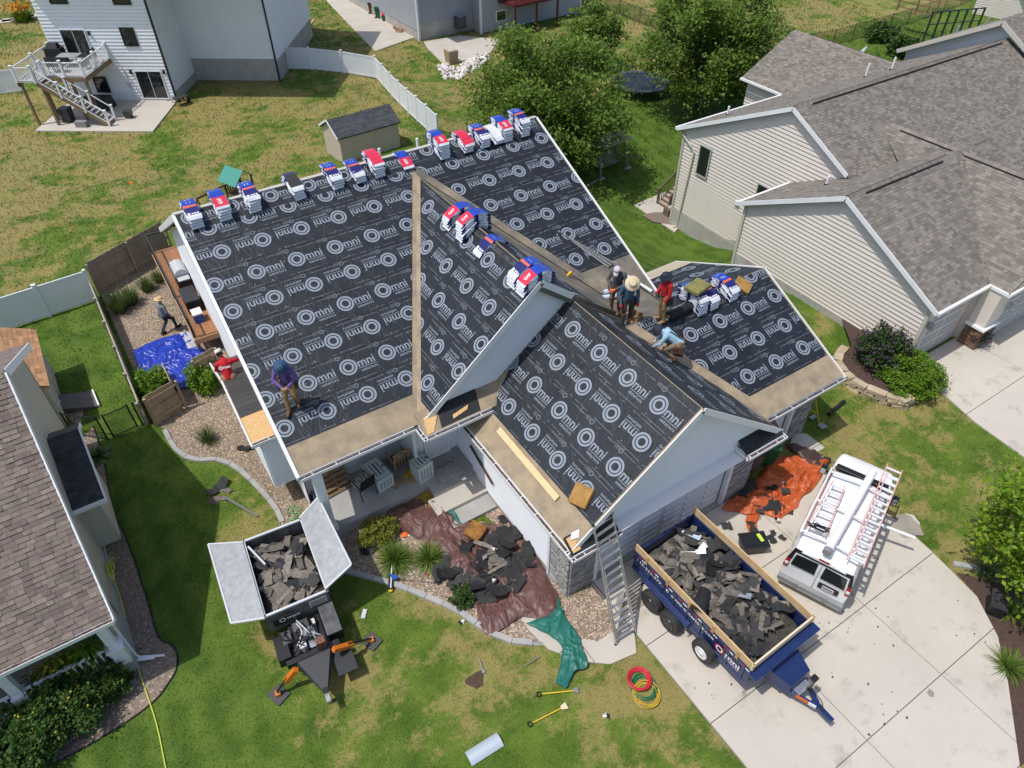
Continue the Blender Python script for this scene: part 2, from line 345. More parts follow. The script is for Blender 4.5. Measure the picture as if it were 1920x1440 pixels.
# lawn kerb blocks
def curb(pts,name,w=.19,h=.09,step=.62,m=conc_g):
    L=smooth_line([(p[0],p[1],0) for p in pts],8); d=[0]
    for i in range(1,len(L)): d.append(d[-1]+(L[i]-L[i-1]).length)
    def at(t):
        for i in range(1,len(L)):
            if d[i]>=t: k=(t-d[i-1])/max(1e-6,d[i]-d[i-1]); return L[i-1].lerp(L[i],k),(L[i]-L[i-1]).normalized()
        return L[-1],(L[-1]-L[-2]).normalized()
    root=None; t=0; n=int(d[-1]/step)
    base=MB(); base.tube([p+Vector((0,0,.01)) for p in L],.06,4); root=struct(name,base,conc_g)
    for i in range(n):
        a,da=at(i*step+.008); b_,db=at((i+1)*step-.008); na=Vector((-da.y,da.x,0))*w/2; nb=Vector((-db.y,db.x,0))*w/2; hz=h+random.uniform(-.008,.008)
        mb=MB(); mb.hexa([a-na,b_-nb,b_+nb,a+na],[a-na*.9+Vector((0,0,hz)),b_-nb*.9+Vector((0,0,hz)),b_+nb*.9+Vector((0,0,hz)),a+na*.9+Vector((0,0,hz))]); ob('kerb_block',mb,m,root)
    NOGRASS.append(ccw([(p.x-.1,p.y-.05) for p in L]+[(p.x+.1,p.y+.05) for p in L[::-1]]))
curb(curbA,'landscape_kerb_side'); curb(curbB,'landscape_kerb_front')
curb(px((1786,1058),(1815,1062),(1845,1072),(1872,1092)),'landscape_kerb_maple')
bedM=ccw(px((1790,1072),(1872,1094),(1960,1130),(1990,1300),(1930,1420),(1912,1440),(1897,1350),(1886,1285),(1870,1200),(1834,1122))); NOGRASS.append(bedM); mb=MB(); mb.poly([(p[0],p[1],.012) for p in bedM]); struct('mulch_bed_maple',mb,mulch)
mb=MB(); edge=smooth_line([(p[0],p[1],.0) for p in lh],4); mb.tube([p+Vector((0,0,.015)) for p in edge],.03,6); struct('bed_edging',mb,blackm)
# bare soil patch on the lawn
mb=MB(); c=G(893,1277); mb.poly([(c.x+(.24+.1*math.sin(3*a))*math.cos(a),c.y+(.3+.09*math.cos(2*a))*math.sin(a),.012) for a in np.linspace(0,2*PI,18)[:-1]]); struct('bare_soil_patch',mb,mat('soil',(.10,.065,.04),.95,col2=(.06,.04,.028),vs=20,bs=50,bst=.8))
# ================= THE HOUSE BEING RE-ROOFED =================
def text_mb(body,width=None,height=None,bold=0.0,res=2,m=0):
    cu=bpy.data.curves.new('t','FONT'); cu.body=body; cu.size=1; cu.resolution_u=res; cu.offset=bold; cu.fill_mode='FRONT'
    o=bpy.data.objects.new('t',cu); COL.objects.link(o); dg=bpy.context.evaluated_depsgraph_get(); me=o.evaluated_get(dg).to_mesh()
    V=[tuple(v.co) for v in me.vertices]; F=[list(p.vertices) for p in me.polygons]; bpy.data.objects.remove(o); bpy.data.curves.remove(cu)
    x0=min(v[0] for v in V);x1=max(v[0] for v in V);y0=min(v[1] for v in V);y1=max(v[1] for v in V)
    s=width/(x1-x0) if width else height/(y1-y0); sy=height/(y1-y0) if height else s
    mb=MB(); mb.add([((v[0]-x0)*s,(v[1]-y0)*sy,0) for v in V],F,m); return mb
def ring(mb,r0,r1,n=28,c=(0,0),m=0,z=0):
    vs=[(c[0]+r*math.cos(2*PI*j/n),c[1]+r*math.sin(2*PI*j/n),z) for r in (r0,r1) for j in range(n)]
    mb.add(vs,[[j,n+j,n+(j+1)%n,(j+1)%n] for j in range(n)],m)
def put(mb,o,x,y,s=1): 
    mb.add([(v[0]*s+x,v[1]*s+y,v[2]) for v in o.v],o.f,o.m[0] if o.m else 0)
LOGO=MB(); ring(LOGO,.235,.305); ring(LOGO,.125,.198)
put(LOGO,text_mb('mni',width=.61,height=.29,bold=.012),.335,-.135); LOGO.box((.64,-.182,0),(.64,.02,.0005)); put(LOGO,text_mb('exteriors',width=.61,height=.112,bold=.012,res=1),.345,-.335)
SM=MB() # faint manufacturer marks printed between the logos
for i in range(5): SM.box((.16+.03*(i%2),.02-.028*i,0),(.22-.03*(i%3),.012,.0004))
ring(SM,.05,.085,10,(.0,-.02)); SM.box((.52,-.02,0),(.26,.012,.0004)); SM.box((.52,-.05,0),(.2,.01,.0004))
logo_m=mat('logo_print',(.235,.27,.32),.6); mark_m=mat('faint_mark_print',(.12,.14,.16),.6)
def underlay_mat():
    m=mat('black_underlayment',(.014,.017,.023),.42,col2=(.024,.028,.036),vs=1.3,det=6,obj=True); N=m.node_tree.nodes; L=m.node_tree.links; b=N['Principled BSDF']
    tc=[n for n in N if n.type=='TEX_COORD'][0]; src=b.inputs['Base Color'].links[0].from_socket
    def mth(op,a,c=None):
        n=N.new('ShaderNodeMath'); n.operation=op
        for i,q in enumerate((a,c)):
            if q is None: continue
            if isinstance(q,(int,float)): n.inputs[i].default_value=q
            else: L.new(q,n.inputs[i])
        return n.outputs[0]
    # cap nails: one pale dot per voronoi cell
    vo=N.new('ShaderNodeTexVoronoi'); vo.inputs['Scale'].default_value=3.4; vo.inputs['Randomness'].default_value=.55; L.new(tc.outputs['Object'],vo.inputs['Vector'])
    dot=mth('LESS_THAN',vo.outputs['Distance'],.075)
    # printed lap lines near both edges of the roll, broken up
    sp=N.new('ShaderNodeSeparateXYZ'); L.new(tc.outputs['Object'],sp.inputs[0]); y=sp.outputs[1]
    ln=mth('MAXIMUM',mth('LESS_THAN',mth('ABSOLUTE',mth('SUBTRACT',y,.075)),.008),mth('LESS_THAN',mth('ABSOLUTE',mth('SUBTRACT',y,1.02)),.008))
    no=N.new('ShaderNodeTexNoise'); no.inputs['Scale'].default_value=3.5; no.inputs['Detail'].default_value=3; L.new(tc.outputs['Object'],no.inputs['Vector'])
    ln=mth('MULTIPLY',ln,mth('MULTIPLY',mth('GREATER_THAN',no.outputs[0],.47),.45))
    f=mth('MAXIMUM',mth('MULTIPLY',dot,.6),ln)
    mx=N.new('ShaderNodeMix'); mx.data_type='RGBA'; L.new(f,mx.inputs[0]); L.new(src,mx.inputs[6]); mx.inputs[7].default_value=(.30,.32,.35,1); L.new(mx.outputs[2],b.inputs['Base Color'])
    # wrinkles
    wv=N.new('ShaderNodeTexNoise'); wv.inputs['Scale'].default_value=1.6; wv.inputs['Detail'].default_value=6; wv.inputs['Distortion'].default_value=1.8; mp=N.new('ShaderNodeMapping'); mp.inputs['Scale'].default_value=(1.0,.55,1); mp.inputs['Rotation'].default_value=(0,0,.5); L.new(tc.outputs['Object'],mp.inputs[0]); L.new(mp.outputs[0],wv.inputs['Vector'])
    r=N.new('ShaderNodeValToRGB'); e=r.color_ramp.elements; e[0].position=.42; e[0].color=(0,0,0,1); e[1].position=.5; e[1].color=(1,1,1,1); e2=r.color_ramp.elements.new(.58); e2.color=(0,0,0,1); L.new(wv.outputs[0],r.inputs[0])
    fine=N.new('ShaderNodeTexNoise'); fine.inputs['Scale'].default_value=14; fine.inputs['Detail'].default_value=4; L.new(tc.outputs['Object'],fine.inputs['Vector'])
    h=mth('ADD',r.outputs[0],mth('MULTIPLY',fine.outputs[0],.35))
    bu=N.new('ShaderNodeBump'); bu.inputs['Strength'].default_value=.38; bu.inputs['Distance'].default_value=.015; L.new(h,bu.inputs['Height']); L.new(bu.outputs[0],b.inputs['Normal'])
    b.inputs['Specular IOR Level'].default_value=.32; b.inputs['Roughness'].default_value=.5
    return m
under=underlay_mat()
LOGO.v=[(v[0]*.945,v[1]*.945,v[2]) for v in LOGO.v]
LOGO_ME=LOGO.mesh('printed_logo',logo_m); MARK_ME=SM.mesh('printed_mark',mark_m)
class Slope:
    def __init__(s,O,A,S,poly): s.O=Vector(O); s.A=Vector(A).normalized(); s.S=Vector(S).normalized(); s.N=s.A.cross(s.S); s.poly=poly
    def mtx(s,a=0,b=0,h=0,rot=0):
        M=Matrix(((s.A.x,s.S.x,s.N.x,0),(s.A.y,s.S.y,s.N.y,0),(s.A.z,s.S.z,s.N.z,0),(0,0,0,1))); return Matrix.Translation(s.O+s.A*a+s.S*b+s.N*h)@M@Matrix.Rotation(rot,4,'Z')
    def pt(s,a,b,h=0): return s.O+s.A*a+s.S*b+s.N*h
    def ix(s,u,v): # pixel -> (a,s) on plane
        d=Vector(ray(u,v)); c=Vector((0,0,CAMH)); t=(s.O-c).dot(s.N)/d.dot(s.N); p=c+d*t-s.O; return p.dot(s.A),p.dot(s.S)
house=thing('house','white sided house with roof stripped and covered in black printed underlayment','house',(9,16,0))
def local(o_M): return WM(house).inverted()@o_M
def deck(sl,m,poly=None,th=.09,name='roof_deck'):
    mb=MB(); P=ccw(poly or sl.poly); mb.slab([(p[0],p[1],-th) for p in P],(0,0,th)); return ob(name,mb,m,house,M=local(sl.mtx()))
def clipmesh(src,M,poly,name,m):
    bm=bmesh.new(); bm.from_mesh(src); bm.transform(M); P=ccw(poly)
    for i in range(len(P)):
        p,q=P[i],P[(i+1)%len(P)]; n=Vector((q[1]-p[1],-(q[0]-p[0]),0)).normalized()
        bmesh.ops.bisect_plane(bm,geom=bm.verts[:]+bm.edges[:]+bm.faces[:],plane_co=(p[0],p[1],0),plane_no=n,clear_outer=True)
    me=None
    if len(bm.faces)>2: me=bpy.data.meshes.new(name); bm.to_mesh(me); me.materials.append(m)
    bm.free(); return me
def strips(sl,poly,rows,s_top,marks=True,lift=0.0):
    # rows: list of (s_bottom, s_logo, inverted, a0, pitch)
    for i,(sb,slg,inv,a0,pitch) in enumerate(rows):
        st=rows[i+1][0]+.06 if i+1<len(rows) else s_top
        q=clip2(clip2(poly,0,1,sb),0,-1,-st)
        if len(q)<3: continue
        ax=min(p[0] for p in q); bx=max(p[0] for p in q)
        # local frame of the strip: x along eave, y up from the strip's lower edge
        mb=MB(); xs=np.arange(ax,bx+.5,.5); n=0
        for k in range(len(xs)-1):
            for (u0,u1) in ((sb,(sb+st)/2),((sb+st)/2,st)):
                c=clipbox(q,xs[k],xs[k+1],u0,u1)
                if len(c)>=3: mb.poly([(p[0],p[1]-sb,.014-.008*(p[1]-sb)/1.15+.004*mnoise.noise(Vector((p[0]*1.3,p[1]*1.3,sl.O.x)))) for p in ccw(c)])
        bm=bmesh.new(); me=mb.mesh('underlayment_strip',under); bm.from_mesh(me); bmesh.ops.remove_doubles(bm,verts=bm.verts,dist=.001); bm.to_mesh(me); bm.free()
        o=ob('underlayment_strip',me,under,house,M=local(sl.mtx(0,sb,lift)))
        if slg is None: continue
        k0=int((ax-1.4-a0)/pitch)-1; k1=int((bx+1.4-a0)/pitch)+2; cq=[(p[0],p[1]-sb) for p in q]
        for k in range(k0,k1):
            a=a0+k*pitch; M=Matrix.Translation((a,slg-sb,.021))@Matrix.Rotation(PI if inv else 0,4,'Z')
            ext=[M@Vector((x,y,0)) for x in (-.31,1.0) for y in (-.345,.31)]
            ins=[inpoly(e.x,e.y,cq) for e in ext]
            if all(ins): ob('printed_logo',LOGO_ME,logo_m,o,M=M)
            elif any(ins) or inpoly(a,slg-sb,cq):
                me=clipmesh(LOGO_ME,M,cq,'printed_logo',logo_m)
                if me: ob('printed_logo',me,logo_m,o)
            if marks:
                for (dx,yy,rt) in ((.42,.12,0),(-.2,.98,PI)):
                    M2=Matrix.Translation((a+dx,yy,.021))@Matrix.Rotation(rt,4,'Z'); e=[M2@Vector((x,y,0)) for x in (-.1,.66) for y in (-.13,.07)]
                    if all(inpoly(t.x,t.y,cq) for t in e): ob('printed_mark',MARK_ME,mark_m,o,M=M2)
# ---- planes: the house floor, and so its eaves, sit about 0.75 m above those of the garage ----
KH=.955
def K(x,y,z): return Vector((x*KH,y*KH,CAMH-(CAMH-z)*KH))
def ks(P): return [(p[0]*KH,p[1]*KH) for p in P]
def kr(R): return [(r[0]*KH,r[1]*KH,r[2],r[3]*KH,r[4]*KH) for r in R]
pm=.47; cm=math.sqrt(1+pm*pm)
MAIN=Slope(K(0,15.5,3.0),(1,0,0),(0,1,pm),None); sR=9.6*cm
def s_of(Y): return (Y-15.5)*cm
polyML=[(2.03,0),(6.15,0),(10.95,s_of(24.05)),(10.95,sR),(2.03,sR)]
polyMR=[(10.95,s_of(24.05)),(16.0,s_of(15.75)),(17.35,s_of(15.75)),(17.35,sR),(10.95,sR)]
deck(MAIN,deckw,ks(polyML)); deck(MAIN,deckd,ks(polyMR))
mb=MB(); mb.slab([K(2.03,25.1,7.51),K(17.35,25.1,7.51),K(17.35,34.5,2.35),K(2.03,34.5,2.35)],(0,0,-.09)); ob('roof_deck',mb,deckw,house,w=True)
mb=MB(); mb.box(K(9.69,25.12,7.535),(15.32*KH,.16,.05)); ob('ridge_board',mb,mat('pale_ridge_strip',(.5,.48,.44),.7),house,w=True)
uML=clip2(clip2(polyML,0,1,1.05),s_of(24.05),-4.8,6.3*s_of(24.05)*0+0) if False else None
nv=Vector((s_of(24.05),-4.8)).normalized() # normal of valley line (towards +a,-s)
uML=clip2(polyML,-nv.x,-nv.y,-(nv.x*6.15+nv.y*0)+.17); uML=clip2(uML,-1,0,-10.75); uML=clip2(uML,1,0,2.06)
rowsL=[(1.05,1.66,1,2.29,1.43),(2.2,2.82,0,2.15,1.425),(3.35,3.93,1,2.1,1.43),(4.5,5.12,0,3.07,1.44),(5.65,6.24,1,2.43,1.43),(6.8,7.42,0,2.26,1.45),(7.95,8.60,1,2.96,1.44),(9.1,9.68,0,4.34,1.45),(9.72,10.33,0,3.95,1.45)]
strips(MAIN,ks(uML),kr(rowsL),(sR-.02)*KH)
d=Vector((16.0-10.95,s_of(15.75)-s_of(24.05))); nr=Vector((-d.y,d.x)).normalized()
if nr.x<0: nr=-nr
uMR=clip2(polyMR,nr.x,nr.y,nr.x*10.95+nr.y*s_of(24.05)+.33); uMR=clip2(uMR,-1,0,-17.3); uMR=clip2(uMR,1,0,10.8)
rowsR=[(2.99,3.6,1,16.43,1.43),(4.16,4.77,0,13.97,1.40),(5.32,5.93,1,13.6,1.45),(6.49,7.11,0,13.06,1.43),(7.63,8.24,1,12.19,1.43),(8.88,9.49,0,11.14,1.45),(9.95,10.45,0,11.9,1.45)]
strips(MAIN,ks(uMR),kr(rowsR),(sR-.02)*KH,lift=.006)
# cross gable
pc=.84; cc=math.sqrt(1+pc*pc); CROSSL=Slope(K(6.15,0,3.0),(0,-1,0),(1,0,pc),None); sC=4.8*cc
polyC=[(-15.35,0),(-15.35,sC),(-24.05,sC),(-15.55,0)]; deck(CROSSL,deckw,ks(polyC))
d=Vector((-24.05+15.55,sC)); nn=Vector((d.y,-d.x)).normalized()
if nn.x<0: nn=-nn
uC=clip2(polyC,nn.x,nn.y,nn.x*-15.55+.2); uC=clip2(uC,-1,0,15.38)
strips(CROSSL,ks(uC),kr([(.62,1.2,0,-16.35,1.42),(1.72,2.27,1,-17.06,1.47),(2.85,3.43,0,-17.04,1.45),(3.95,4.48,1,-16.37,1.47),(5.05,5.62,0,-17.85,1.45)]),(sC-.02)*KH)
pr=.77; cr=math.sqrt(1+pr*pr); ZR=lambda x:6.35-pr*(x-11.75)
RIGHT=Slope((15.95,0,ZR(15.95)),(0,1,0),(-1,0,pr),None); sRr=5.0*cr; sG=4.2*cr
polyR1=[(15.35,0),(15.7,0),(24.0,sRr),(15.35,sRr)]; polyR2=[(8.72,0),(14.7,0),(14.7,sG),(8.72,sG)]; RIGHTC=Slope(K(15.95,0,ZR(15.95)),(0,1,0),(-1,0,pr),None)
deck(RIGHTC,deckd,ks(polyR1),.3); deck(RIGHT,deckw,polyR2)
rR=[(.35,.9,0,9.3,1.4),(1.42,2.0,1,9.9,1.4),(2.5,3.1,0,9.2,1.4),(3.58,4.2,1,9.8,1.4)]
strips(RIGHT,[(8.76,.35),(14.5,2.1),(14.62,sG),(8.76,sG)],rR,sG-.02)
strips(RIGHTC,ks([(15.42,3.4),(22.2,sRr-.3),(22.6,sRr),(15.42,sRr)]),kr([(2.5,3.1,0,16.2,1.4),(3.58,4.2,1,16.8,1.4),(4.66,5.3,0,16.2,1.4)]),(sRr-.02)*KH)
# garage gable, left slope
pg=.788; cg=math.sqrt(1+pg*pg); GARL=Slope((7.5,0,3.0),(0,-1,0),(1,0,pg),None); sGL=4.25*cg
polyG=[(-14.93,0),(-8.72,0),(-8.72,sGL),(-14.93,sGL)]; deck(GARL,deckw,polyG)
uG=[(-14.25,.95),(-8.8,.95),(-8.8,sGL),(-14.85,sGL),(-14.85,2.5)]
strips(GARL,uG,[(.95,1.48,1,-13.76,1.35),(2.02,2.57,0,-13.57,1.355),(3.08,3.6,1,-13.49,1.36),(4.13,4.69,0,-13.9,1.365)],sGL-.02)
# garage wing with its own ridge
pw=.48; cw=math.sqrt(1+pw*pw); WINGF=Slope((0,9.37,3.05),(1,0,0),(0,1,pw),None); sW=4.36*cw; ZW=3.05+pw*4.36
deck(WINGF,deckw,[(13.3,0.0),(19.93,0),(19.93,sW),(13.3,sW)])
WINGB=Slope((0,18.09,3.05),(-1,0,0),(0,-1,pw),None); deck(WINGB,deckd,[(-16.6,0),(-13.0,0),(-13.0,sW),(-16.6,sW)]); deck(WINGB,mat('pale_clean_deck',(.50,.43,.32),.85,col2=(.42,.36,.26),vs=2),[(-19.93,0),(-16.6,0),(-16.6,sW),(-19.93,sW)])
vW=lambda s:15.95-(pw*(s/cw)+3.05-ZR(15.95))/pr+.42
uW=[(vW(.9),.9),(19.88,.9),(19.88,sW),(vW(sW),sW)]
strips(WINGF,uW,[(.9,1.52,0,16.37,1.385),(2.0,2.54,1,14.96,1.37),(3.1,3.69,0,15.39,1.375),(4.2,4.75,0,15.0,1.38)],sW-.01)
strips(WINGB,[(-19.88,1.05),(-16.9,1.05),(-15.3,sW),(-19.88,sW)],[(1.05,1.6,0,-19.2,1.38),(2.15,2.7,1,-18.6,1.38),(3.25,3.8,0,-19.4,1.38)],sW-.01)
# pent strip under the big gable and eave returns of the garage gable
def sheet(name,pts,m,off=(0,0,-.08)): 
    mb=MB(); mb.slab(pts,off); return ob(name,mb,m,house,w=True)
blackund=mat('plain_black_felt',(.014,.014,.015),.55,col2=(.022,.022,.024),vs=3)
sheet('roof_deck',[K(6.15,14.85,3.0),K(9.0,14.85,3.0),K(9.6,15.66,3.4),K(6.15,15.66,3.4)],deckw)
sheet('felt_strip',[K(6.75,14.9,3.035),K(8.25,14.9,3.035),K(8.45,15.6,3.385),K(6.95,15.6,3.385)],blackund,(0,0,.008))
for xa,xb in ((7.45,9.1),(14.3,15.98)):
    sheet('eave_return_roof',[(xa,8.56,2.99),(xb,8.56,2.99),(xb,9.06,3.3),(xa,9.06,3.3)],blackund,(0,0,-.05))
    mb=MB(); mb.box(((xa+xb)/2,8.555,2.93),(xb-xa,.02,.16)); mb.box((xa+.01 if xa>10 else xb-.01,8.8,2.93),(.02,.5,.16)); ob('fascia',mb,white,house,w=True)
sheet('torn_board',[(7.5,8.62,3.05),(7.75,8.62,3.05),(7.95,9.0,3.29),(7.5,9.0,3.29)],osb,(0,0,.012)); sheet('torn_board',[(7.6,8.9,3.27),(7.95,8.84,3.25),(8.05,9.02,3.36),(7.7,9.04,3.36)],white,(0,0,.015))
sheet('torn_board',[K(6.2,14.87,3.03),K(6.45,14.87,3.03),K(6.9,15.4,3.30),K(6.35,15.4,3.3)],osb,(0,0,.012)); sheet('torn_board',[K(7.25,15.0,3.095),K(7.85,15.1,3.14),K(7.95,15.22,3.20),K(7.3,15.12,3.15)],osb,(0,0,.012))
# gable walls with lapped siding
def siding(mb,poly,O,U,Nn,lap=.115,out=.016,m=0):
    O,U,Nn=Vector(O),Vector(U),Vector(Nn); z0=min(p[1] for p in poly); z1=max(p[1] for p in poly); k=0; z=z0
    while z<z1-1e-4:
        q=clip2(clip2(poly,0,1,z),0,-1,-(z+lap))
        if len(q)>=3:
            f=lambda p:O+U*p[0]+Vector((0,0,p[1]))+Nn*(out*(1-(p[1]-z)/lap))
            mb.poly([f(p) for p in q],m); lo=[p for p in q if abs(p[1]-z)<1e-6]
            if len(lo)>=2:
                a,b=min(lo),max(lo); A=O+U*a[0]+Vector((0,0,z)); B=O+U*b[0]+Vector((0,0,z)); mb.poly([A,B,B+Nn*out,A+Nn*out],m)
        z+=lap
def wall(name,poly,O,U,Nn,m,parent,lap=.15,back=True,out=.032):
    mb=MB(); siding(mb,poly,O,U,Nn,lap,out)
    if back: mb.poly([Vector(O)+Vector(U)*p[0]+Vector((0,0,p[1]))-Vector(Nn)*.02 for p in poly])
    return ob(name,mb,m,parent,w=True)
wall('gable_wall',[(6.15,3.5),(14.6,3.2),(10.46,7.42)],(0,14.92,0),(1,0,0),(0,-1,0),siding_w,house)
wall('gable_wall',[(7.75,2.72),(15.45,2.72),(15.45,3.2),(11.75,6.2),(7.75,3.2)],(0,9.05,0),(1,0,0),(0,-1,0),siding_w,house)
def rake(a,b,w=.03,h=.2,m=whitetrim,name='rake_board',soffit=None):
    mb=MB(); mb.bar(Vector(a)-Vector((0,0,h/2-.02)),Vector(b)-Vector((0,0,h/2-.02)),w,h)
    if soffit: s=Vector(soffit); A,B=Vector(a)-Vector((0,0,.12)),Vector(b)-Vector((0,0,.12)); mb.add([A,B,B+s,A+s],[[0,1,2,3]])
    return ob(name,mb,m,house,w=True)
rake(K(6.2,15.34,3.05),K(10.95,15.34,7.04),soffit=(0,.3,0)); rake(K(10.95,15.34,7.02),K(12.25,15.34,ZR(12.25)+.02),soffit=(0,.3,0))
rake((7.4,8.71,2.95),(11.75,8.71,6.36),soffit=(0,.34,0)); rake((11.75,8.71,6.36),(16.05,8.71,ZR(16.05)+.0),soffit=(0,.34,0))
rake(K(2.02,15.5,3.02),K(2.02,25.1,7.53),.1,.22,soffit=(.36,0,0)); rake(K(2.02,25.1,7.53),K(2.02,34.5,2.4),.1,.22)
rake(K(17.36,15.9,3.21),K(17.36,25.1,7.54),.07,.2)
mb=MB(); mb.bar((19.95,9.3,2.98),(19.95,13.73,ZW-.04),.03,.16); mb.bar((19.95,13.73,ZW-.04),(19.95,18.1,2.98),.03,.16); ob('rake_board',mb,whitetrim,house,w=True)
sheet('decking_strip',[K(10.75,15.4,6.87),K(11.0,15.4,7.01),K(11.0,22.9,7.01),K(10.75,22.9,6.87)],mat('ridge_felt',(.05,.045,.04),.7,col2=(.12,.10,.075),vs=2),(0,0,.012))
# gutters
gut_m=whitetrim; debris=mat('gutter_debris',(.055,.035,.028),.9,col2=(.16,.10,.08),vs=9,thr=(.45,.6))
def gutter(a,b,out,z=2.95,w=.13,kk=False):
    a,b=(K(*a,z),K(*b,z)) if kk else (Vector((*a,z)),Vector((*b,z))); o=Vector((*out,0)).normalized(); d=(b-a).normalized(); mb=MB(); dn=Vector((0,0,-.12))
    ii=-o*w
    mb.hexa([a+dn,b+dn,b+dn-o*.018,a+dn-o*.018],[a,b,b-o*.018,a-o*.018]); mb.hexa([a+dn+ii,b+dn+ii,b+dn+ii+o*.018,a+dn+ii+o*.018],[a+ii+Vector((0,0,.02)),b+ii+Vector((0,0,.02)),b+ii+o*.018+Vector((0,0,.02)),a+ii+o*.018+Vector((0,0,.02))])
    mb.hexa([a+dn,b+dn,b+dn+ii,a+dn+ii],[a+dn*.93,b+dn*.93,b+dn*.93+ii,a+dn*.93+ii])
    g=ob('gutter',mb,gut_m,house,w=True)
    mb=MB(); e=Vector((0,0,-.04)); n=max(2,int((b-a).length/.12))
    pts=[a.lerp(b,i/n) for i in range(n+1)]; R=[random.uniform(-.03,.03) for _ in pts]
    vs=[p-o*.02+e+Vector((0,0,r)) for p,r in zip(pts,R)]+[p+ii+o*.02+e+Vector((0,0,-r)) for p,r in zip(pts,R)]
    mb.add(vs,[[i,i+1,n+2+i,n+1+i] for i in range(n)]); ob('gutter_debris',mb,debris,g,w=True)
    L=(b-a).length; k=max(1,int(L/.75))
    for i in range(k):
        c=a.lerp(b,(i+.5)/k); mb=MB(); mb.bar(c-o*.005+Vector((0,0,-.008)),c+ii+o*.005+Vector((0,0,.0)),.022,.008); ob('gutter_hanger',mb,gut_m,g,w=True)
for a,b,o in (((2.06,15.38),(6.03,15.38),(0,-1)),((6.03,15.38),(6.03,14.73),(-1,0)),((6.03,14.73),(8.64,14.73),(0,-1))): gutter(a,b,o,kk=True)
for a,b,o in (((7.37,14.62),(7.37,8.44),(-1,0)),((7.37,8.44),(9.13,8.44),(0,-1)),((14.25,8.44),(16.07,8.44),(0,-1)),((14.25,9.0),(14.25,8.44),(-1,0)),((16.07,8.44),(16.07,9.25),(1,0)),((16.07,9.25),(20.0,9.25),(0,-1)),((17.4,18.21),(20.05,18.21),(0,1))): gutter(a,b,o)
for a,b in ((K(2.06,15.51,2.9),K(6.03,15.51,2.9)),((7.5,14.6,2.9),(7.5,8.56,2.9)),(K(6.16,14.86,2.9),K(8.66,14.86,2.9)),((16.0,9.38,2.95),(19.95,9.38,2.95))):
    mb=MB(); mb.bar(a,b,.025,.2); ob('fascia',mb,whitetrim,house,w=True)
# walls below the eaves
mb=MB(); 
wall('wall',[(16.6,0.25),(32.1,.25),(32.1,3.45),(24,7.65),(16.6,4.05)],(2.3,0,0),(0,1,0),(-1,0,0),siding_w,house)
wall('wall',[(9.95,0.25),(16.0,.25),(16.0,2.85),(9.95,2.85)],(7.76,0,0),(0,1,0),(-1,0,0),siding_w,house)
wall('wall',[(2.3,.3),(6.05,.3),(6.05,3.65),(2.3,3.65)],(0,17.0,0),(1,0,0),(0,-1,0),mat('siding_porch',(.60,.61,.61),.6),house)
wall('wall',[(15.75,.3),(17.0,.3),(17.0,3.65),(15.75,3.65)],(6.05,0,0),(0,1,0),(-1,0,0),siding_w,house)
wall('wall',[(6.05,.3),(7.76,.3),(7.76,3.65),(6.05,3.65)],(0,15.95,0),(1,0,0),(0,-1,0),siding_w,house)
wall('wall',[(15.45,2.25),(19.45,2.25),(19.45,2.95),(15.45,2.95)],(0,9.85,0),(1,0,0),(0,-1,0),siding_w,house)
wall('wall',[(9.85,.25),(17.8,.25),(17.8,2.95),(13.73,4.9),(9.85,2.95)],(19.45,0,0),(0,1,0),(1,0,0),siding_w,house)
wall('wall',[(9.05,.0),(9.85,.0),(9.85,2.9),(9.05,2.9)],(15.45,0,0),(0,1,0),(1,0,0),siding_w,house)
wall('wall',[(16.6,-2.5),(32.4,-2.5),(32.4,3.4),(24,7.65),(16.6,4.0)],(16.25,0,0),(0,1,0),(1,0,0),siding_w,house)
mb=MB(); mb.box((9.3,32.3,1.2),(13.9,.2,3.6)); mb.box((18.2,17.8,1.3),(2.4,.1,3)); ob('wall',mb,siding_w,house,w=True)
for a,b,c,d in (((7.77,9.95),(7.77,16),0,0),((2.31,16.6),(2.31,32.1),0,0)):
    mb=MB(); mb.bar((a[0]+.02,a[1],.12),(b[0]+.02,b[1],.12),.1,.26); ob('foundation',mb,block,house,w=True)
# ceilings so no light leaks in
mb=MB(); mb.poly([(2.2,14.85,3.62),(7.9,14.85,3.62),(7.9,17.0,3.62),(2.2,17.0,3.62)]); mb.poly([(7.45,8.6,2.8),(16,8.6,2.8),(16,9.06,2.8),(7.45,9.06,2.8)]); mb.poly([(15.5,9.38,2.86),(19.9,9.38,2.86),(19.9,9.85,2.86),(15.5,9.85,2.86)]); mb.poly([(7.4,9,2.8),(7.76,9,2.8),(7.76,14.8,2.8),(7.4,14.8,2.8)]); ob('soffit',mb,whitetrim,house,w=True)
# corner trims
for x,y,h,s in ((7.7,9.97,2.85,.1),(6.03,15.73,3.6,.12)):
    mb=MB(); mb.box((x,y,h/2),(s,s,h)); ob('corner_trim',mb,white,house,w=True)
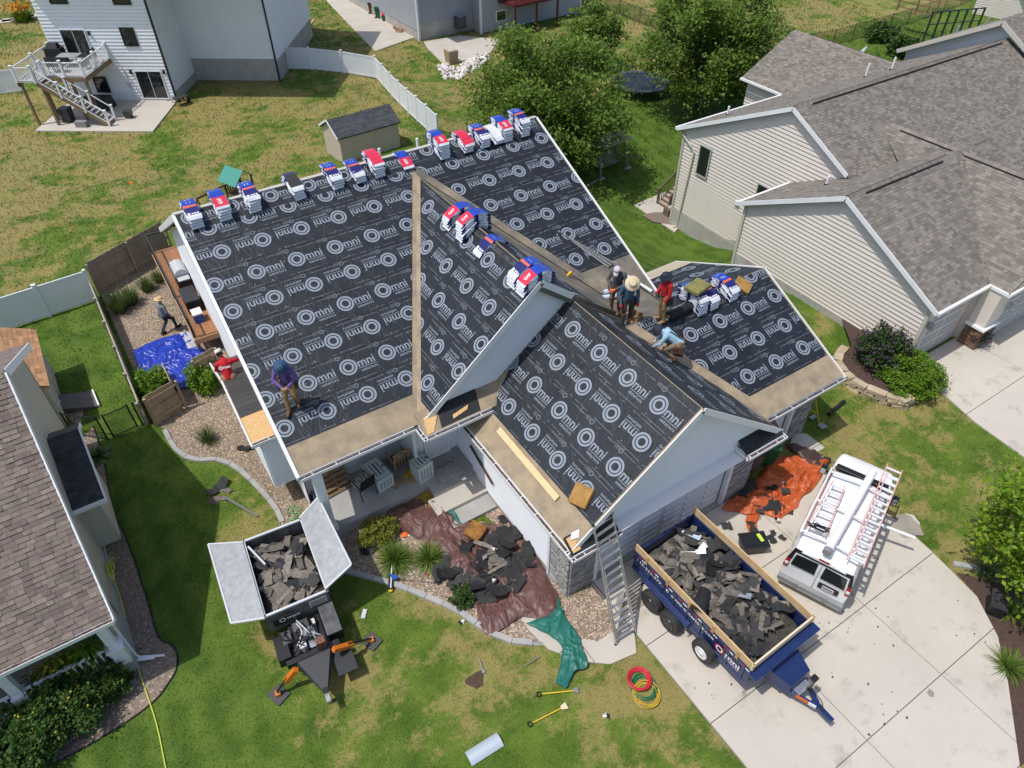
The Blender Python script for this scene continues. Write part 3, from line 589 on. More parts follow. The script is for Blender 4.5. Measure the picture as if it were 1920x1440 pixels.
# stone veneer: every stone its own block
stonem=mat('grey_ledge_stone',(.36,.35,.335),.85,col2=(.24,.235,.23),vs=5,isl=.3,bs=25,bst=.4); mortar=mat('stone_backing',(.22,.215,.21),.95)
def stonework(x0,x1,O,U,Nn,z0,z1,parent,m=stonem,h=(.07,.13),w=(.22,.5)):
    O,U,Nn=Vector(O),Vector(U),Vector(Nn); mb=MB(); P=lambda u,z,d:O+U*u+Vector((0,0,z))+Nn*d
    mb.slab([P(x0,z0,-.05),P(x1,z0,-.05),P(x1,z1,-.05),P(x0,z1,-.05)],Nn*.05); b=ob('stone_veneer',mb,mortar,parent,w=True); z=z0
    while z<z1-.03:
        hh=min(random.uniform(*h),z1-z); u=x0
        while u<x1-.02:
            ww=min(random.uniform(*w),x1-u); d=random.uniform(.025,.06); g=.006; mb=MB()
            if x1-u-ww<.08: ww=x1-u
            mb.hexa([P(u+g,z+g,0),P(u+ww-g,z+g,0),P(u+ww-g,z+hh-g,0),P(u+g,z+hh-g,0)],[P(u+g*2,z+g*2,d),P(u+ww-g*2,z+g*2,d*random.uniform(.8,1.1)),P(u+ww-g*2,z+hh-g*2,d),P(u+g*2,z+hh-g*2,d*random.uniform(.8,1.1))]); ob('stone',mb,m,b,w=True); u+=ww
        z+=hh
stonework(7.76,8.72,(0,9.02,0),(1,0,0),(0,-1,0),0,2.75,house); stonework(-9.92,-9.02,(7.74,0,0),(0,-1,0),(-1,0,0),0,2.75,house)
stonework(14.42,15.47,(0,9.02,0),(1,0,0),(0,-1,0),0,2.75,house); stonework(9.02,9.85,(15.47,0,0),(0,1,0),(1,0,0),0,2.75,house)
stonework(18.45,19.47,(0,9.84,0),(1,0,0),(0,-1,0),0,2.6,house); stonework(9.84,10.6,(19.47,0,0),(0,1,0),(1,0,0),0,2.6,house)
# garage doors: sections of raised panels
doorm=mat('garage_door_paint',(.70,.70,.72),.5,col2=(.66,.66,.68),vs=1)
def garage_door(x0,x1,y,z1,rows,cols,parent,m=doorm):
    mb=MB(); mb.box(((x0+x1)/2,y+.03,z1/2+.03),(x1-x0,.05,z1)); d=ob('garage_door',mb,m,parent,w=True); cw_,ch=(x1-x0)/cols,z1/rows
    for r in range(rows):
        for c in range(cols):
            for k in (0,1):
                ux=x0+c*cw_+.08; vz=.06+r*ch+(.08 if k==0 else ch/2+.04); w_,h_=cw_-.16,ch/2-.12
                mb=MB(); B=[(ux,y,vz),(ux+w_,y,vz),(ux+w_,y,vz+h_),(ux,y,vz+h_)]; g=.03
                mb.add(B+[(ux+g,y-.04,vz+g),(ux+w_-g,y-.04,vz+g),(ux+w_-g,y-.04,vz+h_-g),(ux+g,y-.04,vz+h_-g)],[[4,5,6,7],[0,1,5,4],[1,2,6,5],[2,3,7,6],[3,0,4,7]]); ob('panel',mb,m,d,w=True)
    return d
garage_door(8.84,14.3,9.16,2.42,4,6,house); garage_door(15.7,18.2,9.95,2.25,4,3,house)
for x,y,h in ((8.78,9.0,2.72),(14.36,9.0,2.72),(15.6,9.8,2.3),(18.3,9.8,2.3)):
    mb=MB(); mb.box((x,y+.05,h/2),(.14,.16,h)); ob('door_trim',mb,white,house,w=True)
mb=MB(); mb.box((11.57,9.0,2.6),(5.7,.1,.3)); ob('door_trim',mb,white,house,w=True)
mb=MB(); mb.box((11.57,9.08,.03),(5.5,.2,.06)); ob('door_sill',mb,conc_g,house,w=True)
# bay with small gable roof on the left side, bare OSB at its lower end
BAY=Slope(K(0,17.85,2.78),(1,0,0),(0,2.4,1.0),None); sB=2.6
deck(BAY,osb,ks([(1.28,0),(2.4,0),(2.4,sB),(1.28,sB)]))
mb=MB(); mb.poly([(1.24,1.0,.012),(2.29,1.0,.012),(2.29,sB*KH,.012),(1.24,sB*KH,.012)]); ob('felt_strip',mb,mat('grey_felt_roll',(.05,.05,.052),.7,col2=(.07,.068,.066),vs=6),house,M=local(BAY.mtx()))
for i in range(9):
    mb=MB(); s=1.0+i*.164; mb.poly([(1.24,s,.018),(2.29,s,.018),(2.29,s+.152,.013),(1.24,s+.152,.013)]); ob('starter_course',mb,mat('grey_felt_course',(.052,.050,.050),.75,isl=.2),house,M=local(BAY.mtx()))
sheet('roof_deck',[K(1.28,20.25,3.77),K(2.4,20.25,3.77),K(2.4,22.6,2.8),K(1.28,22.6,2.8)],mat('brown_felt',(.085,.068,.055),.8))
mb=MB(); mb.bar(K(1.25,17.8,2.70),K(1.25,20.25,3.71),.05,.18); mb.bar(K(1.25,20.25,3.71),K(1.25,22.65,2.72),.05,.18); ob('rake_board',mb,whitetrim,house,w=True)
gutter((1.25,17.75),(2.42,17.75),(0,-1),2.8,.12,True)
wall('bay_wall',[(1.48,1.0),(2.3,1.0),(2.3,3.5),(1.48,3.5)],(0,17.33,0),(1,0,0),(0,-1,0),siding_w,house); wall('bay_wall',[(17.33,1.0),(21.3,1.0),(21.3,3.5),(19.34,4.3),(17.33,3.5)],(1.48,0,0),(0,1,0),(-1,0,0),siding_w,house)
mb=MB(); mb.poly([(1.48,17.33,1.0),(1.48,21.3,1.0),(2.3,21.3,1.0),(2.3,17.33,1.0)]); mb.poly([K(1.28,17.85,2.7),K(2.4,17.85,2.7),K(2.4,18.15,2.7),K(1.28,18.15,2.7)]); ob('soffit',mb,whitetrim,house,w=True)
# porch: floor, stoop, steps, column, windows, entry door
pf=MB(); pf.prism([(2.45,14.98),(6.02,14.98),(6.02,14.5),(7.74,14.5),(7.74,17.3),(2.45,17.3)],0,.45); ob('porch_floor',pf,conc_g,house,w=True)
st=MB(); st.prism([(6.45,14.75),(7.72,14.75),(7.72,15.93),(6.45,15.93)],.45,.63); ob('stoop',st,mat('stoop_concrete',(.36,.34,.32),.85,col2=(.27,.255,.24),vs=2,det=7,bs=40,bst=.2),house,w=True)
for i,(y0,y1,z) in enumerate(((13.75,14.5,.3),(13.1,13.76,.15))):
    mb=MB(); mb.prism([(5.75,y0),(7.72,y0),(7.72,y1),(5.75,y1)],0,z); ob('porch_step',mb,conc_g if i else conc,house,w=True)
mb=MB(); mb.box((2.5,15.15,2.0),(.3,.3,3.2)); mb.box((2.5,15.15,.55),(.42,.42,.2)); mb.box((2.5,15.15,3.5),(.42,.42,.16)); ob('porch_column',mb,white,house,w=True)
mb=MB(); mb.box((4.1,15.1,3.55),(3.7,.2,.2)); ob('porch_beam',mb,white,house,w=True)
def window(x,y,z,w_,h_,U,Nn,parent,cols=2,rows=2,frame=whitetrim,name='window',fw=.07,gm=None):
    U,Nn=Vector(U),Vector(Nn); O=Vector((x,y,z)); mb=MB(); Z=Vector((0,0,1)); P=lambda u,v,d:O+U*u+Z*v+Nn*d
    for u0,u1,v0,v1 in ((-w_/2-fw,-w_/2,-fw,h_+fw),(w_/2,w_/2+fw,-fw,h_+fw),(-w_/2,w_/2,-fw,0),(-w_/2,w_/2,h_,h_+fw)):
        mb.slab([P(u0,v0,-.02),P(u1,v0,-.02),P(u1,v1,-.02),P(u0,v1,-.02)],Nn*.07)
    f=ob(name,mb,frame,parent,w=True)
    g=MB(); g.slab([P(-w_/2,0,-.0),P(w_/2,0,-.0),P(w_/2,h_,-.0),P(-w_/2,h_,-.0)],Nn*.022); ob('pane',g,gm or glass,f,w=True)
    for i in range(1,cols): u=-w_/2+w_*i/cols; mb=MB(); mb.slab([P(u-.015,0,.022),P(u+.015,0,.022),P(u+.015,h_,.022),P(u-.015,h_,.022)],Nn*.014); ob('muntin',mb,frame,f,w=True)
    for j in range(1,rows): v=h_*j/rows; mb=MB(); mb.slab([P(-w_/2,v-.015,.022),P(w_/2,v-.015,.022),P(w_/2,v+.015,.022),P(-w_/2,v+.015,.022)],Nn*.015); ob('muntin',mb,frame,f,w=True)
    return f
window(3.95,16.95,1.25,.85,1.45,(1,0,0),(0,-1,0),house,3,2); window(5.05,16.95,1.25,.85,1.45,(1,0,0),(0,-1,0),house,3,2)
d=window(6.95,15.9,.68,.86,1.98,(1,0,0),(0,-1,0),house,1,1,gm=mat('door_white',(.70,.71,.73),.5)); d.name='entry_door'
mb=MB(); mb.box((6.95,15.85,2.1),(.62,.03,.75)); ob('door_glass',mb,glass,d,w=True)
for y0,y1 in ((14.95,12.2),): 
    mb=MB(); mb.bar((7.68,13.3,1.15),(7.68,14.75,1.75),.06,.07); ob('handrail',mb,mat('dark_brown_rail',(.055,.035,.025),.6),house,w=True)
for p,h in (((578,278),.55),(None,0)): pass
for X,Y in ((9.5,26.3),(12.7,25.9)):
    pass
for u,v in ((711,290),(782,272)):
    p=onY(u,v,24.45); mb=MB(); mb.lathe([(.055,0),(.055,.75)],10,(p.x,24.4,7.55)); ob('vent_pipe',mb,whitetrim,house,w=True)
# roof height everywhere (for standing things on it)
def roofz(x,y):
    z=0
    X_,Y_=x/KH,y/KH; kz=lambda q:CAMH-(CAMH-q)*KH
    if 2<=X_<=17.4 and 15.5<=Y_<=25.1: z=max(z,kz(3+pm*(Y_-15.5)))
    if 6.15<=X_<=10.95 and 15.35<=Y_<=15.5+1.787*(X_-6.15)+.01: z=max(z,kz(3+pc*(X_-6.15)))
    if 10.95<=X_<=15.95 and 15.35<=Y_<=24: z=max(z,kz(ZR(X_)))
    if 7.5<=x<=11.75 and 8.7<=y<=15.6: z=max(z,3+pg*(x-7.5))
    if 11.75<=x<=15.95 and 8.7<=y<=15.4: z=max(z,ZR(x))
    if 13.3<=x<=19.95 and 9.37<=y<=13.73: z=max(z,3.05+pw*(y-9.37))
    if 13.3<=x<=19.95 and 13.73<=y<=18.1: z=max(z,ZW-pw*(y-13.73))
    return z
def onroof(u,v):
    d=Vector(ray(u,v)); c=Vector((0,0,CAMH)); t=8.0
    while t<60:
        p=c+d*t
        if roofz(p.x,p.y)>p.z: break
        t+=.02
    p=c+d*t; p.z=roofz(p.x,p.y); return p
# ================= NEIGHBOURING HOUSES =================
shing_b=mat('brown_shingle',(.225,.175,.148),.9,isl=.26,col2=(.18,.14,.12),vs=3.5,bs=160,bst=.3,hue=.012); shing_t=mat('taupe_shingle',(.215,.19,.162),.9,isl=.28,col2=(.18,.158,.135),vs=2,bs=120,bst=.3,hue=.012)
shing_d=mat('charcoal_shingle',(.045,.046,.048),.9,isl=.3,col2=(.06,.06,.062),vs=2); shing_o=mat('orange_tan_shingle',(.46,.245,.12),.9,isl=.25,col2=(.40,.22,.11),vs=3); ridgem=mat('ridge_cap_shingle',(.22,.19,.165),.9,isl=.2)
def shingle_roof(parent,O,A,S,poly,m,expo=.145,w=(.15,.34),nobj=0,th=.1,base=True,name='shingle_courses',hi=.016):
    sl=Slope(O,A,S,poly); P=ccw(poly); mb=MB(); M=sl.mtx()
    if base: mb.slab([(p[0],p[1],-th) for p in P],(0,0,th)); bo=ob('roof',mb.xf(M),m,parent,w=False) 
    else: bo=parent
    s0=min(p[1] for p in P); s1=max(p[1] for p in P); T=[]; s=s0
    while s<s1:
        row=clip2(clip2(P,0,1,s),0,-1,-(s+expo))
        if len(row)>=3:
            a=min(p[0] for p in row)-random.random()*.3; a1=max(p[0] for p in row)
            while a<a1:
                ww=random.uniform(*w); q=clipbox(row,a+.003,a+ww-.003,s,s+expo)
                if len(q)>=3: T.append((q,s,random.choice((hi*.5,hi*.55,hi,hi*1.1))))
                a+=ww
        s+=expo
    if nobj:
        Mw=WM(parent)@M; d=[((Mw@Vector((t[0][0][0],t[0][0][1],0)))-Vector((0,0,CAMH))).length for t in T]
        vis=[]
        for i,t in enumerate(T):
            p=Mw@Vector((t[0][0][0],t[0][0][1],0)); q=p-Vector((0,0,CAMH)); z=q.dot(Vector(FW)); u=960+F_PX*q.dot(Vector(RT))/z; v=720-F_PX*q.dot(Vector(UP))/z
            if -20<u<1940 and -20<v<1460: vis.append(i)
        near=set(sorted(vis,key=lambda i:d[i])[:nobj])
    else: near=set()
    rest=MB()
    def tile(mb,t):
        q,s,h=t; top=[(p[0],p[1],.004+h*(1-(p[1]-s)/expo*.75)) for p in q]; n=len(q)
        mb.add(top,[list(range(n))]); lo=[(p,k) for k,p in enumerate(q) if abs(p[1]-s)<1e-6]
        for i in range(n):
            j=(i+1)%n; mb.add([top[i],top[j],(q[j][0],q[j][1],0),(q[i][0],q[i][1],0)],[[0,3,2,1]])
    for i,t in enumerate(T):
        if i in near: b=MB(); tile(b,t); ob('shingle',b.xf(M),m,bo)
        else: tile(rest,t)
    if rest.v: ob(name,rest.xf(M),m,bo,kind='stuff')
    return bo
def ridge_caps(parent,a,b,m=ridgem,step=.2,w=.16,drop=.1,dirv=(0,1,0)):
    a,b=Vector(a),Vector(b); d=(b-a); L=d.length; d.normalize(); n=int(L/step); mb=MB(); sd=Vector(dirv)
    for i in range(n):
        p=a+d*(i*step); q=a+d*((i+1)*step+.04); z0=Vector((0,0,.045)); z1=Vector((0,0,.02))
        mb.add([p+z0,q+z1,q+z1*0+sd*w-Vector((0,0,drop-.01)),p+z0-Vector((0,0,.005))*0+sd*w-Vector((0,0,drop-.02)),q-sd*w-Vector((0,0,drop-.01)),p-sd*w-Vector((0,0,drop-.02))],[[0,1,2,3],[1,0,5,4]])
    ob('ridge_cap',mb,m,parent)
# ---- olive house on the left, close to the camera ----
LH=thing('olive_house','olive sided house with brown shingle roof beside the long lawn','house',(-4.05,14.2,0))
o=Vector((-4.05,14.2,0)); L_=lambda x,y,z:Vector((x,y,z))-o
rf=math.hypot(1,.878)
shingle_roof(LH,L_(0,13.66,2.97),(1,0,0),(0,1,.878),[(-14,0),(-3.74,0),(-3.74,5.35*rf),(-14,5.35*rf)],shing_b,.135,(.14,.32),300,hi=.03)
rr=math.hypot(1,.52)
shingle_roof(LH,L_(0,24.2,4.95),(-1,0,0),(0,-1,.52),[(3.74,0),(14,0),(14,5.19*rr),(3.74,5.19*rr)],shing_b,.15,(.16,.36))
def lw(name,pts,m,off): mb=MB(); mb.slab([Vector(p)-o for p in pts],off); return ob(name,mb,m,LH)
lw('wall',[(-4.1,14.3,0),(-4.1,24.2,0),(-4.1,24.2,4.9),(-4.1,19.0,7.5),(-4.1,14.3,3.2)],siding_o,(-.1,0,0)); lw('wall',[(-4.1,24.2,0),(-14,24.2,0),(-14,24.2,4.9),(-4.1,24.2,4.9)],siding_o,(0,-.1,0)); lw('wall',[(-4.1,15.6,0),(-14,15.6,0),(-14,15.6,3),(-4.1,15.6,3)],siding_o,(0,.1,0))
lw('foundation',[(-4.06,14.2,0),(-4.06,24.25,0),(-4.06,24.25,.35),(-4.06,14.2,.35)],conc_g,(-.1,0,0))
for a,b in (((-3.72,13.62,2.9),(-3.72,19.0,7.62)),((-3.72,19.0,7.62),(-3.72,24.25,4.9))):
    mb=MB(); A,B=Vector(a)-o-Vector((0,0,.1)),Vector(b)-o-Vector((0,0,.1)); mb.bar(A,B,.04,.24); mb.add([A,B,B+Vector((-.4,0,-.02)),A+Vector((-.4,0,-.02))],[[0,1,2,3]]); ob('rake_board',mb,whitetrim,LH)
mb=MB(); mb.bar(L_(-14,13.58,2.9),L_(-3.72,13.58,2.9),.12,.13); ob('gutter',mb,whitetrim,LH); mb=MB(); mb.bar(L_(-14,13.58,2.966),L_(-3.74,13.58,2.966),.085,.01); ob('gutter_debris',mb,debris,LH)
# side bay of the olive house
shingle_roof(LH,L_(0,18.15,2.78),(1,0,0),(0,1,.42),[(-4.1,0),(-3.2,0),(-3.2,2.35*1.085),(-4.1,2.35*1.085)],shing_d,.14,(.16,.34)); shingle_roof(LH,L_(0,21.2,3.42),(-1,0,0),(0,-1,.5),[(3.2,0),(4.1,0),(4.1,.7*1.118),(3.2,.7*1.118)],mat('bay_brown_shingle',(.12,.10,.09),.9,isl=.2),.14,(.16,.34))  # rear slope of the bay in brown, paler than its charcoal front
lw('bay_wall',[(-3.45,18.45,.55),(-3.45,21.0,.55),(-3.45,21.0,3.4),(-3.45,20.5,3.6),(-3.45,18.45,2.8)],siding_o,(-.05,0,0)); wall('bay_wall',[(-4.1,.55),(-3.45,.55),(-3.45,2.75),(-4.1,2.75)],(0,18.45,0),(1,0,0),(0,-1,0),siding_o,LH)
mb=MB(); mb.poly([L_(-4.1,18.45,.55),L_(-3.45,18.45,.55),L_(-3.45,21.0,.55),L_(-4.1,21.0,.55)]); ob('bay_soffit',mb,whitetrim,LH); mb=MB(); mb.bar(L_(-4.1,18.1,2.72),L_(-3.17,18.1,2.72),.1,.12); mb.bar(L_(-3.18,18.1,2.72),L_(-3.18,20.5,3.72),.04,.14); mb.bar(L_(-3.18,20.5,3.72),L_(-3.18,21.2,3.36),.04,.14); ob('bay_trim',mb,whitetrim,LH)
# front porch of the olive house: rail, corner post, floor
lw('porch_floor',[(-14,13.9,0),(-4.0,13.9,0),(-4.0,15.6,0),(-14,15.6,0)],conc_g,(0,0,.55))
mb=MB(); mb.box(L_(-4.2,14.02,.95),(.36,.36,.8)); mb.box(L_(-4.2,14.02,1.38),(.46,.46,.08)); mb.box(L_(-4.2,14.02,2.1),(.24,.24,1.5)); mb.box(L_(-4.2,14.02,2.8),(.34,.34,.14)); ob('porch_post',mb,white,LH)
mb=MB(); mb.box(L_(-6.6,14.02,.95),(.36,.36,.8)); mb.box(L_(-6.6,14.02,2.1),(.24,.24,1.5)); ob('porch_post',mb,white,LH)
for xa,xb in ((-6.4,-4.4),(-9.4,-6.8)):
    for z in (.72,1.38): mb=MB(); mb.bar(L_(xa,14.0,z),L_(xb,14.0,z),.07,.06); ob('handrail',mb,white,LH)
    x=xa+.1
    while x<xb: mb=MB(); mb.box(L_(x,14.0,1.05),(.045,.045,.62)); ob('baluster',mb,white,LH); x+=.17
mb=MB(); mb.bar(L_(-14,14.0,2.78),L_(-4.05,14.0,2.78),.16,.18); ob('porch_beam',mb,white,LH)
mb=MB(); mb.tube([L_(-3.95,14.05,2.85),L_(-3.95,14.1,2.3),L_(-3.98,14.2,1.9),L_(-3.98,14.2,.25),L_(-3.9,14.15,.12),L_(-3.3,13.85,.08)],.04,6); ob('downspout',mb,white,LH)
mb=MB(); mb.tube([G(258,1237,.1)-o,G(290,1232,.08)-o],.055,8); ob('downspout_extension',mb,whitetrim,LH)
# shed with orange-tan roof behind the olive house
SH=thing('garden_shed','small shed with orange tan shingle roof behind the olive house','shed',(-5.4,27.5,0))
for sx,A in ((1,(0,1,0)),(-1,(0,-1,0))):
    shingle_roof(SH,(sx*1.35,0,2.15),A,(-sx,0,.55),[(-2.0,0),(2.0,0),(2.0,1.35*1.141),(-2.0,1.35*1.141)],shing_o,.17,(.2,.4))
mb=MB(); mb.box((0,0,1.05),(2.3,3.7,2.1)); ob('wall',mb,siding_o,SH)
for y in (-.95,.95):
    mb=MB(); 
    for a,b in (((1.17,y-.75,.1),(1.17,y-.75,1.9)),((1.17,y+.75,.1),(1.17,y+.75,1.9)),((1.17,y-.75,1.9),(1.17,y+.75,1.9)),((1.17,y-.75,.1),(1.17,y+.75,1.0)),((1.17,y+.75,.1),(1.17,y-.75,1.0))): mb.bar(a,b,.07,.03,up=(1,0,0))
    ob('door_trim',mb,mat('pale_trim',(.6,.58,.52),.6),SH)
rampP=[GT(*p) for p in ((119,793),(178,768),(186,762),(168,735),(120,750))]
mb=MB(); mb.hexa([G(124,778),G(185,765),G(173,736),G(117,752)],[G(124,778)+Vector((0,0,.34)),G(185,765)+Vector((0,0,.1)),G(173,736)+Vector((0,0,.1)),G(117,752)+Vector((0,0,.34))]); rp=ob('shed_ramp',mb,mat('grey_ramp_boards',(.16,.145,.13),.9,col2=(.10,.09,.08),vs=6),label='weathered grey ramp leading to the orange roofed shed',cat='ramp')
mb=MB(); mb.bar(G(185,765)+Vector((.05,0,.08)),G(173,736)+Vector((.05,0,.08)),.06,.14); ob('ramp_edge',mb,whitetrim,rp,w=True)
# ---- tan duplex on the right ----
TH=thing('tan_house','tan sided house with taupe shingle roofs and wide concrete driveway','house',(26.3,15,0)); to=Vector((26.3,15,0)); T_=lambda x,y,z:Vector((x,y,z))-to
q=math.hypot(1,.505); lenG=5.25*q
shingle_roof(TH,T_(0,9.75,3.05),(1,0,0),(0,1,.505),[(26,0),(35,0),(35,lenG),(26,lenG)],shing_t,.15,(.15,.34)); shingle_roof(TH,T_(0,20.25,3.05),(-1,0,0),(0,-1,.505),[(-36,0),(-26,0),(-26,lenG),(-36,lenG)],shing_t,.15,(.15,.34))
q2=math.hypot(1,.49); lf=3.85*q2; lr=7.25*q2
shingle_roof(TH,T_(0,17.25,4.77),(1,0,0),(0,1,.49),[(29.45,-.4),(30.3,-8.5),(48,-8.5),(48,lf),(29.45,lf)],shing_t,.15,(.15,.34)); shingle_roof(TH,T_(0,28.35,3.1),(-1,0,0),(0,-1,.49),[(-48,0),(-29.45,0),(-29.45,lr),(-48,lr)],shing_t,.15,(.15,.34))
# front gable of the duplex (ridge running to the street) and rear gable
q3=math.hypot(1,.59); l3=4.4*q3
shingle_roof(TH,T_(29.6,0,3.05),(0,-1,0),(1,0,.59),[(-19.4,l3),(-15.2,2.3),(-10.6,-.02),(-8.9,-.02),(-8.9,l3)],shing_t,.15,(.15,.34)); shingle_roof(TH,T_(38.4,0,3.05),(0,1,0),(-1,0,.59),[(8.9,0),(17,0),(19,l3),(8.9,l3)],shing_t,.15,(.15,.34))
q4=math.hypot(1,.54); l4=4.1*q4
shingle_roof(TH,T_(38.3,0,3.1),(0,-1,0),(1,0,.54),[(-31.9,0),(-27.6,0),(-23.6,l4),(-31.9,l4)],shing_t,.15,(.15,.34)); shingle_roof(TH,T_(46.5,0,3.1),(0,1,0),(-1,0,.54),[(23.6,l4),(27.6,0),(31.9,0),(31.9,l4)],shing_t,.15,(.15,.34))
for a,b,dv in (((26.1,15,5.72),(33.2,15,5.72),(0,1,0)),((29.5,21.1,6.67),(47.5,21.1,6.67),(0,1,0)),((34.0,18.6,5.66),(34.0,9,5.66),(1,0,0)),((42.4,31.8,5.32),(42.4,24.2,5.32),(1,0,0))): ridge_caps(TH,T_(*a),T_(*b),dirv=dv)
ventm=mat('ridge_vent_dark',(.02,.02,.022),.8)  # near-black colour of the ridge vent bars and the pipe boots
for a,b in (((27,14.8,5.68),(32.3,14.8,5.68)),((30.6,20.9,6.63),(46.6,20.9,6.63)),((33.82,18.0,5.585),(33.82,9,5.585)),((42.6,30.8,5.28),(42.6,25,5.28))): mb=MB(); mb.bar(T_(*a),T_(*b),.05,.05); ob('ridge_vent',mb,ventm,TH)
def tw(name,poly,O,U,Nn,m=siding_t,lap=.2): return wall(name,poly,O,U,Nn,m,TH,lap,out=.05)
tw('wall',[(10.1,.3),(19.95,.3),(19.95,3.2),(15,5.55),(10.1,3.2)],(26.3,0,0),(0,1,0),(-1,0,0)); tw('wall',[(17.3,-3),(28,-3),(28,3.2),(21.1,6.5),(17.3,4.62)],(29.75,0,0),(0,1,0),(-1,0,0)); tw('wall',[(26.3,-2.5),(29.75,-2.5),(29.75,3.05),(26.3,3.05)],(0,19.95,0),(1,0,0),(0,1,0))
tw('wall',[(29.75,-3.2),(48,-3.2),(48,3.1),(29.75,3.1)],(0,28,0),(1,0,0),(0,1,0)); tw('wall',[(28,-3),(31.6,-3),(31.6,3.1),(28,3.1)],(38.7,0,0),(0,1,0),(-1,0,0))
mb=MB(); mb.box(T_(26.27,15.0,-.4),(.1,9.9,1.5)); mb.box(T_(29.72,24,-2.65),(.1,8.1,1.6)); mb.box(T_(29.0,19.97,-1.6),(1.5,.1,2.6)); ob('foundation',mb,block,TH)
mb=MB(); mb.hexa([T_(29.70,19.95,-2.6),T_(29.70,24.2,-2.6),T_(29.76,24.2,-2.6),T_(29.76,19.95,-2.6)],[T_(29.70,19.95,-.9),T_(29.70,24.2,-2.0),T_(29.76,24.2,-2.0),T_(29.76,19.95,-.9)]); ob('foundation',mb,block,TH)
def tr(a,b,h=.2,w=.04,s=None):
    mb=MB(); A,B=T_(*a)-Vector((0,0,h/2)),T_(*b)-Vector((0,0,h/2)); mb.bar(A,B,w,h)
    if s: s=Vector(s); mb.add([A,B,B+s,A+s],[[0,1,2,3]])
    ob('rake_board',mb,white,TH)
tr((25.98,9.7,3.08),(25.98,15,5.72),s=(.34,0,0)); tr((25.98,15,5.72),(25.98,20.3,3.08),s=(.34,0,0)); tr((29.43,17.3,4.79),(29.43,21.1,6.66),s=(.34,0,0)); tr((29.43,21.1,6.66),(29.43,28.4,3.1),s=(.34,0,0))
for a,b in (((25.98,9.68,3.0),(29.6,9.68,3.0)),((29.55,9.6,3.0),(29.55,8.85,3.0)),((29.5,8.85,3.0),(38.4,8.85,3.0)),((26,20.32,3.0),(29.6,20.32,3.0)),((29.4,28.42,3.05),(38.3,28.42,3.05)),((38.22,28.2,3.05),(38.22,31.9,3.05))): mb=MB(); mb.bar(T_(*a),T_(*b),.12,.13); ob('gutter',mb,whitetrim,TH)
for a,b in (((29.72,27.95,-2.7),(29.72,27.95,2.9)),((26.25,19.95,-.8),(26.25,19.95,3)),((26.25,10.1,0),(26.25,10.1,3))): mb=MB(); mb.bar(a if 0 else T_(*a),T_(*b),.14,.14,up=(1,0,0)); ob('corner_trim',mb,mat('beige_trim',(.52,.49,.42),.6),TH)
mb=MB(); mb.tube([T_(29.6,28.3,2.95),T_(29.6,27.2,2.35),T_(29.64,26.95,2.1),T_(29.64,27.3,-2.8),T_(29.3,27.4,-2.95)],.05,6); ob('downspout',mb,mat('beige_trim',(.52,.49,.42)),TH)
window(29.68,26.15,1.0,.75,1.65,(0,1,0),(-1,0,0),TH,1,1,mat('grey_window_frame',(.42,.43,.43),.5)); window(29.68,21.6,.9,1.0,1.3,(0,1,0),(-1,0,0),TH,1,1,mat('grey_window_frame',(.42,.43,.43),.5))
mb=MB(); mb.box(T_(29.66,23.2,.6),(.12,.3,.24)); ob('exhaust_vent',mb,whitetrim,TH)
# recessed fronts, garage doors, brick pier, lamps
mb=MB(); mb.box(T_(28.1,10.15,1.5),(3.6,.1,3.0)); mb.box(T_(29.72,9.75,1.5),(.1,.8,3)); mb.box(T_(34,9.2,2.65),(8.5,.1,.7)); ob('wall',mb,siding_t,TH)
dg=mat('greige_door',(.46,.46,.45),.55); garage_door(26.8,29.2,10.1,2.3,4,2,TH,dg); garage_door(30.9,36.5,9.2,2.35,4,6,TH,dg)
brick=mat('brown_ledge_stone',(.16,.085,.055),.85,isl=.35,col2=(.24,.15,.10),vs=4,hue=.01)
stonework(29.5,30.55,(0,9.06,0),(1,0,0),(0,-1,0),0,1.05,TH,brick,(.06,.1),(.15,.35)); stonework(-9.8,-9.06,(29.52,0,0),(0,-1,0),(-1,0,0),0,1.05,TH,brick,(.06,.1),(.15,.35))
mb=MB(); mb.box(T_(30.0,9.4,1.1),(1.2,.85,.1)); ob('pier_cap',mb,white,TH); mb=MB(); mb.box(T_(30.05,9.45,2.0),(1.0,.7,1.9)); ob('pier_wall',mb,siding_t,TH)
for x,y in ((26.65,10.0),(30.65,9.0)):
    mb=MB(); mb.box(T_(x,y,1.95),(.16,.12,.3)); mb.lathe([(.05,0),(.1,.05),(.1,.25),(.03,.33)],8,T_(x,y-.12,1.8)); ob('wall_lamp',mb,mat('lamp_grey',(.4,.43,.45),.35),TH)
for x,y,h in ((39.3,24.0,.75),(41.0,23.6,.7),(28.5,17.6,.45),(31.3,26.5,.5)):
    z=6.65-.49*(y-21.1) if y>20 else 5.7-.505*(y-15); mb=MB(); mb.lathe([(.06,-.1),(.06,h)],8,T_(x,y,z)); ob('vent_pipe',mb,whitetrim,TH); mb=MB(); mb.lathe([(.16,-.12),(.09,.08)],8,T_(x,y,z)); ob('pipe_boot',mb,ventm,TH)
